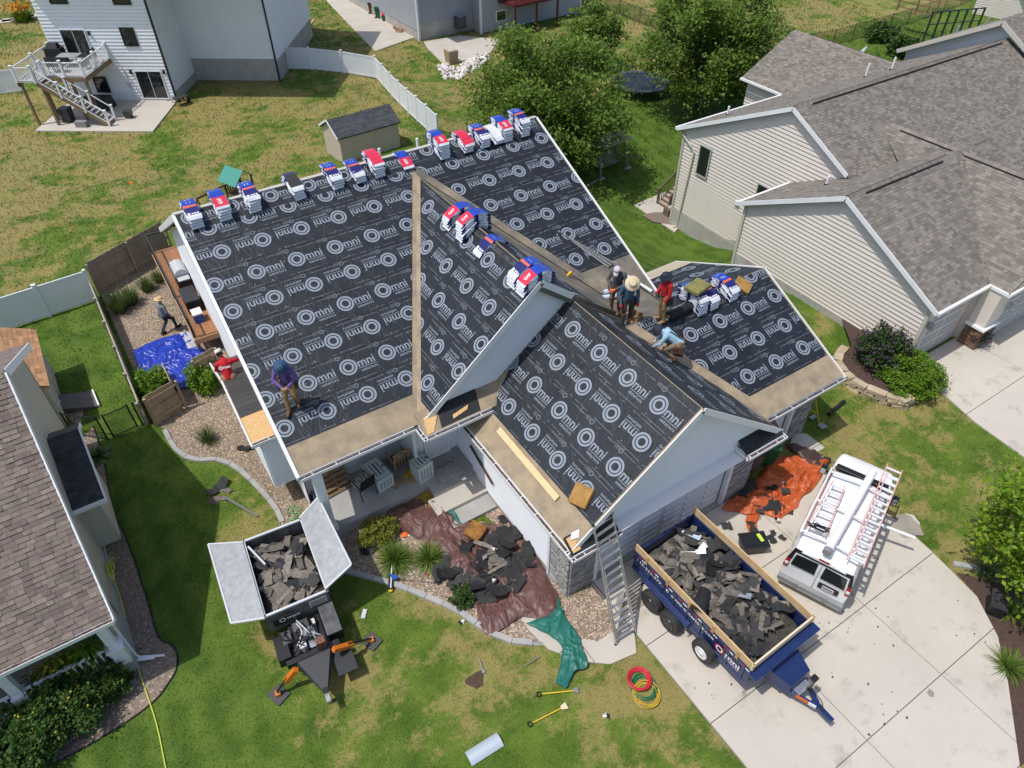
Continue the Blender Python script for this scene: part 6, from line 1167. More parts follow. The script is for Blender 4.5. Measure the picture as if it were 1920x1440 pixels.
for s in (-1,1): vp('rear_side_trim',[(-.004,s*.83,1.42),(-.004,s*.95,1.42),(.05,s*.86,1.88),(.05,s*.78,1.88)],blackm,(-.016,0,.0))
mb=MB(); mb.box((-.0,0,1.1),(.012,.015,1.25)); ob('door_seam',mb,mat('seam_grey',(.25,.25,.26)),van)
mb=MB(); mb.box((-.05,0,.46),(.2,1.98,.15)); mb.box((-.12,-.45,.5),(.12,.12,.18)); mb.box((-.12,.45,.5),(.12,.12,.18)); ob('bumper',mb,vgrey,van); mb=MB(); mb.box((-.06,0,.35),(.18,1.9,.06)); ob('bumper_step',mb,mat('bumper_beige',(.4,.37,.3),.6),van)
mb=MB(); mb.box((.0,-.42,.86),(.05,.6,.22)); pl=ob('plate_frame',mb,blackm,van); mb=MB(); mb.box((-.035,-.42,.86),(.01,.34,.16)); ob('licence_plate',mb,mat('plate_pale',(.62,.62,.55),.5),pl); mb=MB(); mb.box((-.042,-.42,.87),(.006,.28,.05)); ob('plate_print',mb,mat('plate_ink',(.1,.12,.2),.6),pl)
mb=MB(); mb.box((.03,0,1.93),(.06,.3,.05)); ob('brake_light',mb,tail,van)
mb=MB(); mb.box((5.72,0,.55),(.16,1.75,.22)); ob('front_bumper',mb,vgrey,van); mb=MB(); mb.box((5.68,0,.82),(.05,.8,.2)); ob('grille',mb,darkm,van)
rackw=mat('rack_white',(.72,.73,.74),.4)
for x in (.5,1.9,3.3): mb=MB(); mb.bar((x,-.95,2.2),(x,.95,2.2),.06,.05); ob('rack_bar',mb,rackw,van); 
for s in (-1,1):
    mb=MB(); mb.bar((.4,s*.93,2.2),(3.45,s*.93,2.2),.05,.06)
    for x in (.5,1.9,3.3): mb.bar((x,s*.93,2.2),(x,s*.9,1.95),.05,.05)
    ob('rack_side_rail',mb,rackw,van)
RWM=WM(van); pink=mat('faded_orange_fibreglass',(.66,.27,.22),.5,col2=(.72,.40,.35),vs=3)
def ladder(name,label,loc,rz,L,w0,w1,n,mr,mg,z=0,tilt=0,rs=.07,flat=True,M=None):
    t=thing(name,label,'ladder',loc,rz)
    if M is not None: t.matrix_basis=M
    for s in (-1,1): mb=MB(); mb.bar((0,s*w0/2,0),(L,s*w1/2,0),.03,rs); ob('side_rail',mb,mr,t)
    for i in range(n):
        x=L*(i+.5)/n; w=w0+(w1-w0)*x/L; mb=MB(); mb.bar((x,-w/2,0),(x,w/2,0),.075 if flat else .035,.03); ob('rung',mb,mg,t)
    return t
rungw=mat('rung_pale',(.68,.69,.70),.45); vl=lambda x,y,z:RWM@Vector((x,y,z))
ladder('step_ladder','short orange railed step ladder strapped on the van roof',vl(.55,.55,2.30),hd,2.3,.55,.36,7,pink,rungw)
ladder('extension_ladder','long orange railed extension ladder along the van roof edge',vl(.15,-.72,2.30),hd,4.4,.46,.46,14,pink,rungw)
ladder('extension_ladder','second extension ladder section lying on the long one on the van roof',vl(.5,-.76,2.37),hd,3.6,.36,.36,12,mat('pale_pink_rail',(.70,.42,.38),.5),rungw,rs=.05)
pv=thing('conduit_tube','long white storage tube with dark cap on the van roof','tube',vl(.05,.05,2.33),hd); mb=MB(); mb.tube([(0.1,0,0),(3.9,-.25,0)],.12,14); ob('tube',mb,whitetrim,pv,smooth=False); mb=MB(); mb.tube([(-.05,.01,0),(.12,0,0)],.128,14); ob('cap',mb,mat('cap_grey',(.25,.25,.25),.5),pv)
pv2=thing('thin_tube','thin white pipe resting across the van side towards the lawn','pipe',vl(3.2,-1.0,1.0),hd); mb=MB(); mb.tube([(0,0,0),(.2,-1.1,-.1)],.05,10); ob('tube',mb,whitetrim,pv2)
cl=thing('strap_coil','black ratchet strap bundle on the short van ladder','strap',vl(.75,.55,2.34),hd); mb=MB(); mb.tube([(random.uniform(-.15,.15),random.uniform(-.35,.35),random.uniform(0,.08)) for _ in range(26)],.016,5); ob('strap',mb,blackm,cl)
# ---- blue dump trailer ----
tz=1.78; a0,a1,a2,a3=G(1194,1024,tz),G(1416,1253,tz),G(1527,1150,tz),G(1302,950,tz)
th=math.atan2(a1.y-a0.y,a1.x-a0.x); TL=((a1-a0).length+(a2-a3).length)/2; TW=((a2-a1).length+(a3-a0).length)/2; tcn=(a0+a1+a2+a3)/4
TR=thing('dump_trailer','navy blue dump trailer with wooden side boards full of torn shingles','trailer',(tcn.x,tcn.y,.06),th); navyp=mat('navy_trailer_paint',(.008,.022,.10),.35,coat=.3,col2=(.014,.03,.11),vs=4); hl,hw_=TL/2,TW/2
# local: x forward (to hitch), y left. camera-side is y>0 or <0 decided by cross product
side=1 if (a0-tcn).dot(Vector((-math.sin(th),math.cos(th),0)))>0 else -1
floor=.62; top=1.36
def tb(name,c,d,m=navyp,parent=TR,**k): mb=MB(); mb.box(c,d,**k); return ob(name,mb,m,parent)
tb('floor',(0,0,floor),(TL,TW-.1,.08)); 
for s in (-1,1):
    w_=tb('side_wall',(0,s*(hw_-.06),(floor+top)/2),(TL,.05,top-floor)); tb('top_rail',(0,s*(hw_-.05),top),(TL,.1,.08),parent=w_); tb('bottom_rail',(0,s*(hw_-.04),floor-.02),(TL,.1,.14),parent=w_)
    for i in range(9): tb('stake',(-hl+.2+i*(TL-.4)/8,s*(hw_-.02),(floor+top)/2),(.05,.05,top-floor),parent=w_)
    bd=tb('side_board',(0,s*(hw_-.05),top+.22),(TL+.05,.04,.30),lumber)
    for i in range(5): tb('cleat',(-hl+.5+i*(TL-1)/4,s*(hw_-.015),top+.14),(.09,.035,.36),mat('cleat_lumber',(.44,.29,.14),.8),parent=bd)
tb('front_wall',(hl-.03,0,(floor+top)/2+.05),(.06,TW,top-floor+.1)); tb('front_ledge',(hl+.12,0,top-.05),(.3,TW+.1,.06)); tb('front_board',(hl-.02,0,top+.22),(.05,TW,.30),mat('pale_new_lumber',(.70,.58,.40),.7))
tg=tb('tail_gate',(-hl+.02,0,(floor+top)/2),(.06,TW-.1,top-floor)); 
for i in range(5): tb('stake',(-hl-.02,-hw_+.25+i*(TW-.5)/4,(floor+top)/2),(.05,.06,top-floor),parent=tg)
tb('frame_rail',(.3,.45,.5),(TL+.6,.1,.14)); tb('frame_rail',(.3,-.45,.5),(TL+.6,.1,.14))
blackrim=mat('black_rim',(.025,.025,.027),.35); whiterim=mat('white_rim',(.7,.7,.7),.4)
def twheel(x,y,z,rimm,parent=TR,tl=0):
    M=Matrix.Translation((x,y,z))@Matrix.Rotation(PI/2,4,'X'); mb=MB(); mb.lathe([(.2,-.1),(.34,-.115),(.385,-.08),(.385,.08),(.34,.115),(.2,.1)],28); mb.xf(M); w=ob('wheel',mb,rubber,parent); sharp(w,40)
    s=1 if y>0 else -1; Mo=M
    mb=MB(); f=-1 if s>0 else 1
    mb.lathe([(.215,f*.10),(.205,f*.125),(.18,f*.112),(.09,f*.108),(.07,f*.135),(.001,f*.14)],20); mb.xf(M); ob('rim',mb,rimm,w)
    for k in range(8): a=2*PI*k/8; mb=MB(); mb.box((0,0,0),(.03,.03,.02)); mb.xf(M@Matrix.Translation((.12*math.cos(a),.12*math.sin(a),f*.115))); ob('lug',mb,alu if rimm is whiterim else darkm,w)
    return w
wl=TR.location; inv=WM(TR).inverted()
def lx(u,v,z): return (inv@G(u,v,z)).x
x1,x2,x3=lx(1225,1123,.45),lx(1263,1160,.45),lx(1332,1212,.55)
for s in (-1,1):
    for x in (x1,x2): twheel(x,s*(hw_+.2),.325,blackrim)
    mb=MB(); c=(x1+x2)/2; L=abs(x2-x1)/2+.5
    mb.hexa([(c-L,s*(hw_-.02),.74),(c+L,s*(hw_-.02),.74),(c+L,s*(hw_+.17),.72),(c-L,s*(hw_+.17),.72)],[(c-L,s*(hw_-.02),.78),(c+L,s*(hw_-.02),.78),(c+L,s*(hw_+.17),.76),(c-L,s*(hw_+.17),.76)]); mb.box((c-L,s*(hw_+.08),.64),(.03,.2,.24)); mb.box((c+L,s*(hw_+.08),.64),(.03,.2,.24)); ob('fender',mb,navyp,TR)
twheel(x3,side*(hw_+.17),.55,whiterim)
for s in (-1,1): mb=MB(); mb.bar((hl,s*.62,.48),(hl+1.45,s*.06,.46),.09,.13); ob('tongue_rail',mb,navyp,TR)
mb=MB(); mb.hexa([(hl+.05,-.62,.52),(hl+.85,-.42,.52),(hl+.85,.42,.52),(hl+.05,.62,.52)],[(hl+.05,-.6,1.02),(hl+.8,-.4,.86),(hl+.8,.4,.86),(hl+.05,.6,1.02)]); ob('tool_box',mb,navyp,TR); tb('spare_plate',(hl+.95,0,.6),(.2,.5,.03),alu)
tb('jack',(hl+1.05,side*-.12,.85),(.13,.13,.55),blackm); tb('jack_motor',(hl+1.05,side*-.12,1.12),(.16,.22,.14),blackm); mb=MB(); mb.bar((hl+1.3,0,.46),(hl+1.85,0,.44),.14,.12); mb.box((hl+1.9,0,.44),(.16,.12,.14)); ob('coupler',mb,navyp,TR); tb('reflector',(hl+1.15,side*.22,.5),(.35,.04,.08),mat('orange_reflector',(.6,.12,.02),.4),rz=-side*.37); tb('reflector',(hl+1.4,side*.13,.5),(.2,.05,.09),mat('white_reflector',(.6,.6,.58),.4),rz=-side*.37)
mb=MB(); mb.tube([(hl+.9,-.05,.55),(hl+1.2,.1,.7),(hl+1.5,.1,.62),(hl+1.7,-.05,.6),(hl+1.45,-.12,.52)],.014,5); ob('cable',mb,blackm,TR)
wd=mat('decal_white',(.78,.78,.78),.5); rdm=mat('decal_red',(.45,.015,.03),.45)
def decal(mbx,x,z,m,name='lettering',h=.0):
    # text runs from tail to hitch on the camera side when side<0 reads +x ; flip for side>0
    Mx=Matrix.Translation((x,side*(hw_-.028+h),z))@(Matrix.Rotation(PI,4,'Z') if side>0 else Matrix())@Matrix.Rotation(PI/2,4,'X'); mbx.xf(Mx); return ob(name,mbx,m,TR)
sx=-1 if side>0 else 1
TXT=[('515-360-3732',1.15,.14,-hl+.15),('E',.1,.13,-hl+1.42),('omni-exteriors.com',1.75,.15,-hl+1.62)]
for body,w,h,x in TXT: decal(text_mb(body,width=w,height=h,bold=.02,res=1),x if sx>0 else x+w,top-.26 if body!='omni-exteriors.com' else top-.28,wd,h=.03)
b=MB(); ring(b,.13,.175,24); decal(b,hl-1.02,top-.34,rdm,'logo_ring',.03); b=MB(); ring(b,.075,.125,24); decal(b,hl-1.02,top-.34,wd,'logo_ring',.032)
decal(text_mb('mni',width=.5,height=.2,bold=.025),hl-.8 if sx>0 else hl-.3,top-.4,wd,h=.03); decal(text_mb('EXTERIORS',width=.5,height=.07,bold=.01,res=1),hl-.8 if sx>0 else hl-.3,top-.5,wd,h=.03)
for i in range(8):
    x=-hl+.25+i*(TL-.5)/7; tb('reflective_tape',(x,side*(hw_+.002),top-.02),(.14,.006,.05),rdm); tb('reflective_tape',(x+.16,side*(hw_+.002),top-.02),(.14,.006,.05),wd)
# ---- self propelled debris lift trailer with open lids ----
ez=1.55; e0,e1,e2,e3=G(458,1018,ez),G(497,1160,ez),G(612,1104,ez),G(563,972,ez) # back-left, front-left, front-right, back-right
ec=(e0+e1+e2+e3)/4; eh=math.atan2(((e1+e2)-(e0+e3)).y,((e1+e2)-(e0+e3)).x); EL=((e1-e0).length+(e2-e3).length)/2; EW=((e2-e1).length+(e3-e0).length)/2
EQ=thing('lift_trailer','roofing debris lift trailer with grey open lids and orange outriggers','trailer',(ec.x,ec.y,0),eh); einv=WM(EQ).inverted()
galv=mat('galvanised_panel',(.40,.41,.42),.5,met=.2,col2=(.30,.31,.32),vs=5,det=8,bs=8,bst=.05); eblk=mat('black_frame_paint',(.010,.010,.011),.4,col2=(.02,.02,.021),vs=6); eor=mat('orange_hydraulic',(.62,.17,.015),.4); egr=mat('dark_steel_panel',(.07,.07,.073),.4,met=.3,col2=(.16,.16,.16),vs=3)
ehl,ehw=EL/2,EW/2
def eb(name,c,d,m=eblk,parent=EQ,**k): mb=MB(); mb.box(c,d,**k); return ob(name,mb,m,parent)
eb('bed_floor',(0,0,.75),(EL,EW,.06))
for s in (-1,1): w_=eb('side_wall',(0,s*ehw,1.13),(EL,.05,.8),egr); eb('top_rail',(0,s*ehw,1.55),(EL+.06,.07,.06),mat('pale_rim',(.6,.61,.62),.4),parent=w_)
w_=eb('front_wall',(ehl,0,1.13),(.05,EW,.8),egr); eb('top_rail',(ehl,0,1.55),(.07,EW+.06,.06),mat('pale_rim',(.6,.61,.62)),parent=w_); w_=eb('tail_gate',(-ehl,0,1.13),(.05,EW,.8),egr); eb('top_rail',(-ehl,0,1.55),(.07,EW,.06),mat('pale_rim',(.6,.61,.62)),parent=w_)
lid1=[G(456,1018,1.6),G(497,1160,1.6),G(434,1170,1.45),G(391,1022,1.45)]; lid2=[G(612,1104,1.6),G(563,972,1.6),G(597,934,1.95),G(659,1060,1.95)]
for L_i in (lid1,lid2): mb=MB(); mb.slab([einv@p for p in L_i],(0,0,.035)); l_=ob('lid',mb,galv,EQ); mb=MB(); P=[einv@p for p in L_i]; 
for L_i in (lid1,lid2):
    P=[einv@p for p in L_i]; 
    for a,b in ((P[1],P[2]),(P[2],P[3]),(P[3],P[0])): mb=MB(); mb.bar(a+Vector((0,0,.03)),b+Vector((0,0,.03)),.05,.06); ob('lid_edge',mb,mat('pale_rim',(.6,.61,.62)),EQ)
mb=MB(); mb.bar((-ehl+.3,-ehw+.1 if 0 else ehw*-.9,1.6),(-ehl+1.1,-ehw*.55,1.5),.05,.08); ob('lid_strut',mb,mat('pale_rim',(.6,.61,.62)),EQ)
eb('vent_panel',(ehl+.03,EW*.32,1.25),(.02,.5,.3),mat('pale_rim',(.6,.61,.62)))
for i in range(5): eb('vent_slot',(ehl+.045,EW*.32,1.13+i*.06),(.01,.46,.02),mat('maroon_slot',(.12,.05,.05),.5))
for s in (-1,1): mb=MB(); mb.bar((ehl-.2,s*.42,.62),(ehl+1.3,s*.38,.62),.12,.16); ob('chassis_rail',mb,eblk,EQ)
eb('engine_tray',(ehl+.6,0,.55),(1.2,1.5,.06)); eb('battery_box',(ehl+.55,.72,.78),(1.0,.42,.4)); eb('battery_lid',(ehl+.55,.72,1.0),(1.02,.44,.04),egr); eb('fuel_tank',(ehl+.75,-.75,.72),(.75,.35,.35)); eb('pump_housing',(ehl+.5,-.55,.75),(.4,.25,.3),egr)
for i,(x,y,z,dx,dy,dz,mm) in enumerate(((.3,-.1,.72,.35,.45,.28,egr),(.62,.05,.75,.3,.35,.3,alu),(.6,-.25,.8,.22,.2,.3,eblk),(.95,.12,.7,.25,.3,.2,alu),(.9,-.2,.74,.2,.2,.26,mat('pale_rim',(.6,.61,.62))),(.35,.25,.86,.18,.12,.1,mat('pale_rim',(.6,.61,.62))))): eb('engine_block',(ehl+x,y,z),(dx,dy,dz),mm)
for y in (-.32,.32): mb=MB(); mb.tube([(ehl+.1,y,.7),(ehl+1.15,y*.6,.82)],.045,8); ob('lift_cylinder',mb,mat('chrome_rod',(.6,.6,.6),.2,met=1),EQ)
eb('cross_beam',(ehl+1.25,0,.75),(.16,1.5,.2)); mb=MB(); mb.hexa([(ehl+1.25,-.55,.62),(ehl+2.45,-.06,.62),(ehl+2.45,.06,.62),(ehl+1.25,.55,.62)],[(ehl+1.25,-.5,.82),(ehl+2.4,-.06,.74),(ehl+2.4,.06,.74),(ehl+1.25,.5,.82)]); ob('tongue_deck',mb,mat('tread_plate_grey',(.030,.032,.035),.5,col2=(.05,.052,.055),vs=30),EQ)
eb('control_panel',(ehl+1.2,.28,1.05),(.22,.25,.36),mat('rust_orange_panel',(.28,.09,.03),.5,col2=(.05,.04,.04),vs=14)); eb('operator_step',(ehl+1.75,.72,.55),(.75,.55,.05),mat('step_grey',(.025,.028,.032),.6)); eb('coupler',(ehl+2.6,0,.62),(.25,.12,.14),alu); eb('jack_stand',(ehl+2.42,.0,.42),(.12,.12,.8),eblk)
sg=eb('sign_board',(ehl+.06,-.38,1.12),(.03,.75,.34),blackm); mb=text_mb('mni',width=.36,height=.13,bold=.02); mb.xf(Matrix.Translation((ehl+.08,-.36,1.1))@Matrix.Rotation(PI/2,4,'Z')@Matrix.Rotation(PI/2,4,'X')); ob('lettering',mb,wd,sg); b=MB(); ring(b,.06,.095,18); b.xf(Matrix.Translation((ehl+.08,-.5,1.16))@Matrix.Rotation(PI/2,4,'Z')@Matrix.Rotation(PI/2,4,'X')); ob('logo_ring',b,wd,sg)
for pts in (((555,1255,.95),(530,1285,.3),(522,1302,.06)),((625,1218,1.0),(672,1205,.5),(697,1202,.06))):
    A,B,C_=[einv@G(*p) for p in pts]; mb=MB(); mb.bar(A,A.lerp(B,.75),.14,.14); leg=ob('outrigger_arm',mb,eor,EQ); mb=MB(); mb.tube([A.lerp(B,.6),C_+Vector((0,0,.1))],.05,8); ob('outrigger_ram',mb,mat('chrome_rod',(.6,.6,.6)),leg); mb=MB(); mb.tube([A.lerp(B,.6)+Vector((0,0,.08)),C_+Vector((0,0,.16))],.035,6); ob('outrigger_hose',mb,blackm,leg); mb=MB(); mb.box(C_+Vector((0,0,-.02)),(.5,.42,.05),rz=.5); ob('foot_pad',mb,mat('rubber_pad',(.07,.07,.07),.8),leg); mb=MB(); mb.box(C_+Vector((0,0,.06)),(.16,.14,.12)); ob('foot_joint',mb,eor,leg)
for s in (-1,1):
    M=Matrix.Translation((ehl-.9,s*(ehw-.05),.36))@Matrix.Rotation(PI/2,4,'X'); mb=MB(); mb.lathe([(.2,-.13),(.35,-.13),(.37,-.08),(.37,.08),(.35,.13),(.2,.13)],22); mb.xf(M); w_=ob('wheel',mb,rubber,EQ); mb=MB(); mb.lathe([(.2,-.14),(.2,.14)],14); mb.xf(M); ob('rim',mb,whiterim,w_)
for i in range(9):
    y=random.uniform(-.6,.6); mb=MB(); mb.tube(smooth_line([(ehl+random.uniform(.1,.4),y,.8+random.random()*.15),(ehl+.6,y+random.uniform(-.2,.2),1.0),(ehl+random.uniform(.8,1.15),random.uniform(-.5,.5),.8)],4),.018,5); ob('hydraulic_hose',mb,blackm if i%3 else mat('pale_rim',(.6,.61,.62)),EQ)
eb('lift_frame',(-.3,0,.62),(EL-.4,EW*.6,.18))
# ================= PEOPLE =================
skin=mat('skin',(.36,.20,.13),.55,col2=(.32,.17,.11),vs=9)
def capsule(mb,p,q,r0,r1,n=10):
    p,q=Vector(p),Vector(q); mb.tube([p,q],[r0,r1],n); mb.ball(p,r0,n,6); mb.ball(q,r1,n,6)
def cloth(n,c,c2=None): return mat(n,c,.85,col2=c2 or tuple(x*.75 for x in c),vs=6,bs=9,bst=.5)
def person(label,base,yaw,J,shirt,pants,boots,hat,glove=None,S=1.13,belt=None,susp=None,print_back=False,sleeve=True,knee=None):
    """J: joint positions in metres, x = right, y = forward, z = up, for a 1.75 m figure"""
    D=dict(pel=(0,0,.93),chest=(0,.02,1.33),neck=(0,.03,1.48),head=(0,.06,1.62),hdir=(0,1,-.1),sL=(-.19,.02,1.40),sR=(.19,.02,1.40),eL=(-.26,.0,1.13),eR=(.26,.0,1.13),wL=(-.27,.08,.88),wR=(.27,.08,.88),hL=(-.1,0,.90),hR=(.1,0,.90),kL=(-.11,.03,.50),kR=(.11,.03,.50),aL=(-.12,0,.09),aR=(.12,0,.09),tL=None,tR=None); D.update(J)
    V=lambda k:Vector(D[k]); t=thing('person',label,'person',base,yaw); t.scale=(S,S,S); caps=[]
    def add(p,q,r0,r1,tag): g=1.16 if r0>.03 and tag in (0,1,4) else 1.0; caps.append((Vector(p),Vector(q),r0*g,r1*g,tag))
    pel,ch,nk,hd_=V('pel'),V('chest'),V('neck'),V('head'); f=V('hdir').normalized(); up=(hd_-nk).normalized(); rt=f.cross(up).normalized(); up=rt.cross(f)
    add(V('hL'),V('hR'),.115,.115,1); add(pel,pel.lerp(ch,.35),.125,.125,0); add(pel.lerp(ch,.3),ch,.128,.14,0); add(ch.lerp(V('sL'),.75),ch.lerp(V('sR'),.75),.085,.085,0); add(ch,nk,.1,.06,0); add(nk,hd_-up*.05,.052,.055,2)
    add(hd_-up*.035+f*.015,hd_+up*.03,.073,.088,2); add(hd_+f*.055-up*.055,hd_+f*.06-up*.06,.04,.035,2) # skull, jaw
    add(hd_+f*.085-up*.0,hd_+f*.105-up*.025,.012,.018,2); add(hd_+f*.075+up*.022-rt*.03,hd_+f*.075+up*.022+rt*.03,.018,.018,2) # nose, brow
    for s in (-1,1): add(hd_+rt*s*.083-up*.01,hd_+rt*s*.09-up*.03,.018,.014,2)
    for s,k in ((-1,'L'),(1,'R')):
        sh,el,wr=V('s'+k),V('e'+k),V('w'+k); add(sh,el,.062,.047,0); add(el,wr,.046,.033,0 if sleeve else 2)
        hg=3 if glove else 2; d=(wr-el).normalized(); side_=d.cross(Vector((0,1,0)) if abs(d.y)<.8 else Vector((0,0,1))).normalized(); cu=d.cross(side_).normalized()
        palm=wr+d*.075; add(wr,palm,.032,.036,hg)
        for i,l in enumerate((.062,.075,.07,.052)):
            o=side_*((i-1.5)*.019); k0=palm+o+d*.01; k1=k0+d*l*.55+cu*.012; add(k0,k1,.0105,.010,hg); add(k1,k1+d*l*.35+cu*.028,.010,.009,hg)
        add(wr+d*.03+side_*.03,wr+d*.07+side_*.055+cu*.01,.013,.011,hg); add(wr+d*.07+side_*.055+cu*.01,wr+d*.1+side_*.05+cu*.03,.011,.010,hg)
        hp,kn,an=V('h'+k),V('k'+k),V('a'+k); add(hp,kn,.098,.066,1); add(kn,an,.064,.05,1)
        to=V('t'+k) if D['t'+k] is not None else an+Vector((s*.03,.19,-.05)); add(an,an+Vector((0,0,-.03)),.056,.054,4); add(an+(an-to).normalized()*.04+Vector((0,0,-.045)),to,.045,.042,4)
    mb=MB()
    for p,q,r0,r1,tag in caps: capsule(mb,p,q,r0,r1)
    me=mb.mesh('body',[shirt,pants,skin,glove or skin,boots]); o=ob('body',me,None,t); md=o.modifiers.new('r','REMESH'); md.mode='VOXEL'; md.voxel_size=.0115; md.use_smooth_shade=True
    sm_=o.modifiers.new('s','SMOOTH'); sm_.iterations=3; sm_.factor=.4; dm=o.modifiers.new('d','DECIMATE'); dm.ratio=.3
    dg=bpy.context.evaluated_depsgraph_get(); m2=bpy.data.meshes.new_from_object(o.evaluated_get(dg)); o.modifiers.clear(); o.data=m2
    m2.materials.clear()
    for m in (shirt,pants,skin,glove or skin,boots): m2.materials.append(m)
    nf=len(m2.polygons); C=np.zeros(nf*3); m2.polygons.foreach_get('center',C); C=C.reshape(-1,3); best=np.full(nf,1e9); tag=np.zeros(nf,int)
    for p,q,r0,r1,tg in caps:
        p_,d_=np.array(p),np.array(q-p); L2=max(1e-9,d_@d_); tt=np.clip(((C-p_)@d_)/L2,0,1); ds=np.linalg.norm(C-(p_+tt[:,None]*d_),axis=1)-(r0+(r1-r0)*tt); k=ds<best; best[k]=ds[k]; tag[k]=tg
    m2.polygons.foreach_set('material_index',tag.astype(np.int32)); m2.polygons.foreach_set('use_smooth',[True]*nf); m2.update()
    # eyes, mouth
    mbf=MB()
    for s in (-1,1): mbf.ball(hd_+f*.088+rt*s*.032+up*.0,.009,6,4)
    mbf.ball(hd_+f*.092-up*.055,(.02,.008,.005),8,4,R=Matrix((rt,f,up)).transposed()); ob('face_detail',mbf,mat('dark_hair',(.02,.015,.012),.6),t)
    hb_=MB(); hb_.ball(hd_+up*.022-f*.012,(.093,.1,.095),14,8,R=Matrix((rt,f,up)).transposed()); hb_.f=[ff for ff in hb_.f if sum((Vector(hb_.v[i])-hd_).dot(up)-.2*(Vector(hb_.v[i])-hd_).dot(f) for i in ff)/len(ff)>-.0]; hb_.m=[0]*len(hb_.f); ob('hair',hb_,mat('dark_hair',(.02,.015,.012)),t,smooth=True)
    # hat
    kind,hm=hat; R=Matrix((rt,f,up)).transposed().to_4x4(); Mh=Matrix.Translation(hd_+up*.045)@R@Matrix.Rotation(rad(-6),4,'X'); h=MB()
    if kind=='cap':
        h.lathe([(.106,-.005),(.108,.03),(.095,.07),(.05,.095),(.002,.1)],18); h.hexa([(-.075,.08,-.008),(.075,.08,-.008),(.06,.2,-.022),(-.06,.2,-.022)],[(-.075,.08,.006),(.075,.08,.006),(.06,.2,-.012),(-.06,.2,-.012)])
    elif kind=='straw': h.lathe([(.11,0),(.19,.005),(.225,.02),(.225,.026),(.115,.014),(.105,.03),(.10,.09),(.075,.115),(.03,.105),(.002,.1)],26)
    else: h.lathe([(.11,0),(.17,-.03),(.195,-.04),(.195,-.034),(.115,.008),(.108,.06),(.09,.095),(.002,.105)],22)
    h.xf(Mh); ob('hat',h,hm,t,smooth=True)
    if kind=='straw': b_=MB(); b_.lathe([(.113,.012),(.112,.038)],24); b_.xf(Mh); ob('hat_band',b_,mat('hat_band_tan',(.25,.17,.09),.8),t)
    if belt:
        M=Matrix.Translation(pel+Vector((0,0,.03))); b_=MB(); b_.lathe([(.165,-.03),(.17,.03)],18); b_.xf(M@Matrix.Diagonal((1.05,.92,1,1))); bo=ob('tool_belt',b_,belt,t)
        for s in (-1,1):
            b_=MB(); b_.box(pel+Vector((s*.2,-.02,-.1)),(.11,.2,.22)); b_.box(pel+Vector((s*.24,.05,-.04)),(.06,.1,.12)); ob('pouch',b_,belt,bo)
            b_=MB(); b_.tube([pel+Vector((s*.22,-.05,-.02)),pel+Vector((s*.26,-.08,.12))],.012,5); b_.tube([pel+Vector((s*.2,.06,-.28)),pel+Vector((s*.21,.03,.02))],.014,5); ob('tool_handle',b_,mat('tool_grip_red',(.35,.03,.02),.5),bo)
    if susp:
        b_=MB()
        for s in (-1,1): 
            sh=V('s'+('L' if s<0 else 'R')).lerp(ch,.5)
            fwd=Vector((0,1,0)); n_=(ch-pel).normalized(); ff=(fwd-n_*fwd.dot(n_)).normalized()
            b_.tube([pel+Vector((s*.1,0,.05))+ff*.14,ch+Vector((s*.1,0,0))+ff*.15,sh+n_*.1,ch+Vector((s*.06,0,0))-ff*.15,pel+Vector((s*.03,0,.06))-ff*.14],.017,5)
        ob('suspenders',b_,susp,t)
    if knee:
        for k in 'LR': b_=MB(); kn=V('k'+k); b_.ball(kn+Vector((0,.045,0)),(.06,.03,.075),8,6); ob('knee_pad',b_,knee,t,smooth=True)
    if print_back:
        fwd=(ch-pel).normalized(); bk=Vector((0,-1,0)); bk=(bk-fwd*bk.dot(fwd)).normalized(); xx=fwd.cross(bk).normalized(); Mx=Matrix((xx,fwd,bk)).transposed().to_4x4(); c=pel.lerp(ch,.78)+bk*.172
        b_=MB(); ring(b_,.03,.055,16,(-.115,0)); put(b_,text_mb('mni',width=.19,height=.085,bold=.03),-.045,-.04); b_.xf(Matrix.Translation(c)@Mx); ob('shirt_print',b_,mat('decal_white',(.78,.78,.78)),t)
    return t
jeans=cloth('denim',(.022,.035,.055)); tanp=cloth('tan_work_pants',(.33,.20,.085)); oliv=cloth('olive_pants',(.065,.06,.042)); camo=cloth('dusty_brown_pants',(.24,.18,.11),(.10,.075,.05)); boot=mat('tan_leather_boot',(.33,.18,.08),.7); bootd=mat('dark_boot',(.05,.03,.02),.7); bootb=mat('brown_boot',(.14,.07,.04),.7)
straw=mat('straw_hat',(.62,.47,.27),.8,col2=(.52,.38,.20),vs=20); navyh=mat('navy_hat',(.014,.022,.045),.8); blueh=mat('blue_hat',(.03,.075,.15),.8); whith=mat('white_hat',(.66,.64,.60),.8); capm=mat('pale_cap',(.55,.48,.50),.8); redg=mat('red_glove',(.55,.02,.03),.7); org=mat('orange_glove',(.62,.13,.03),.7); beltd=mat('dark_tool_belt',(.03,.02,.018),.6); beltb=mat('brown_tool_belt',(.14,.06,.03),.6)
tocam=math.atan2(-FW[1],-FW[0])-PI/2 # yaw that faces the drone
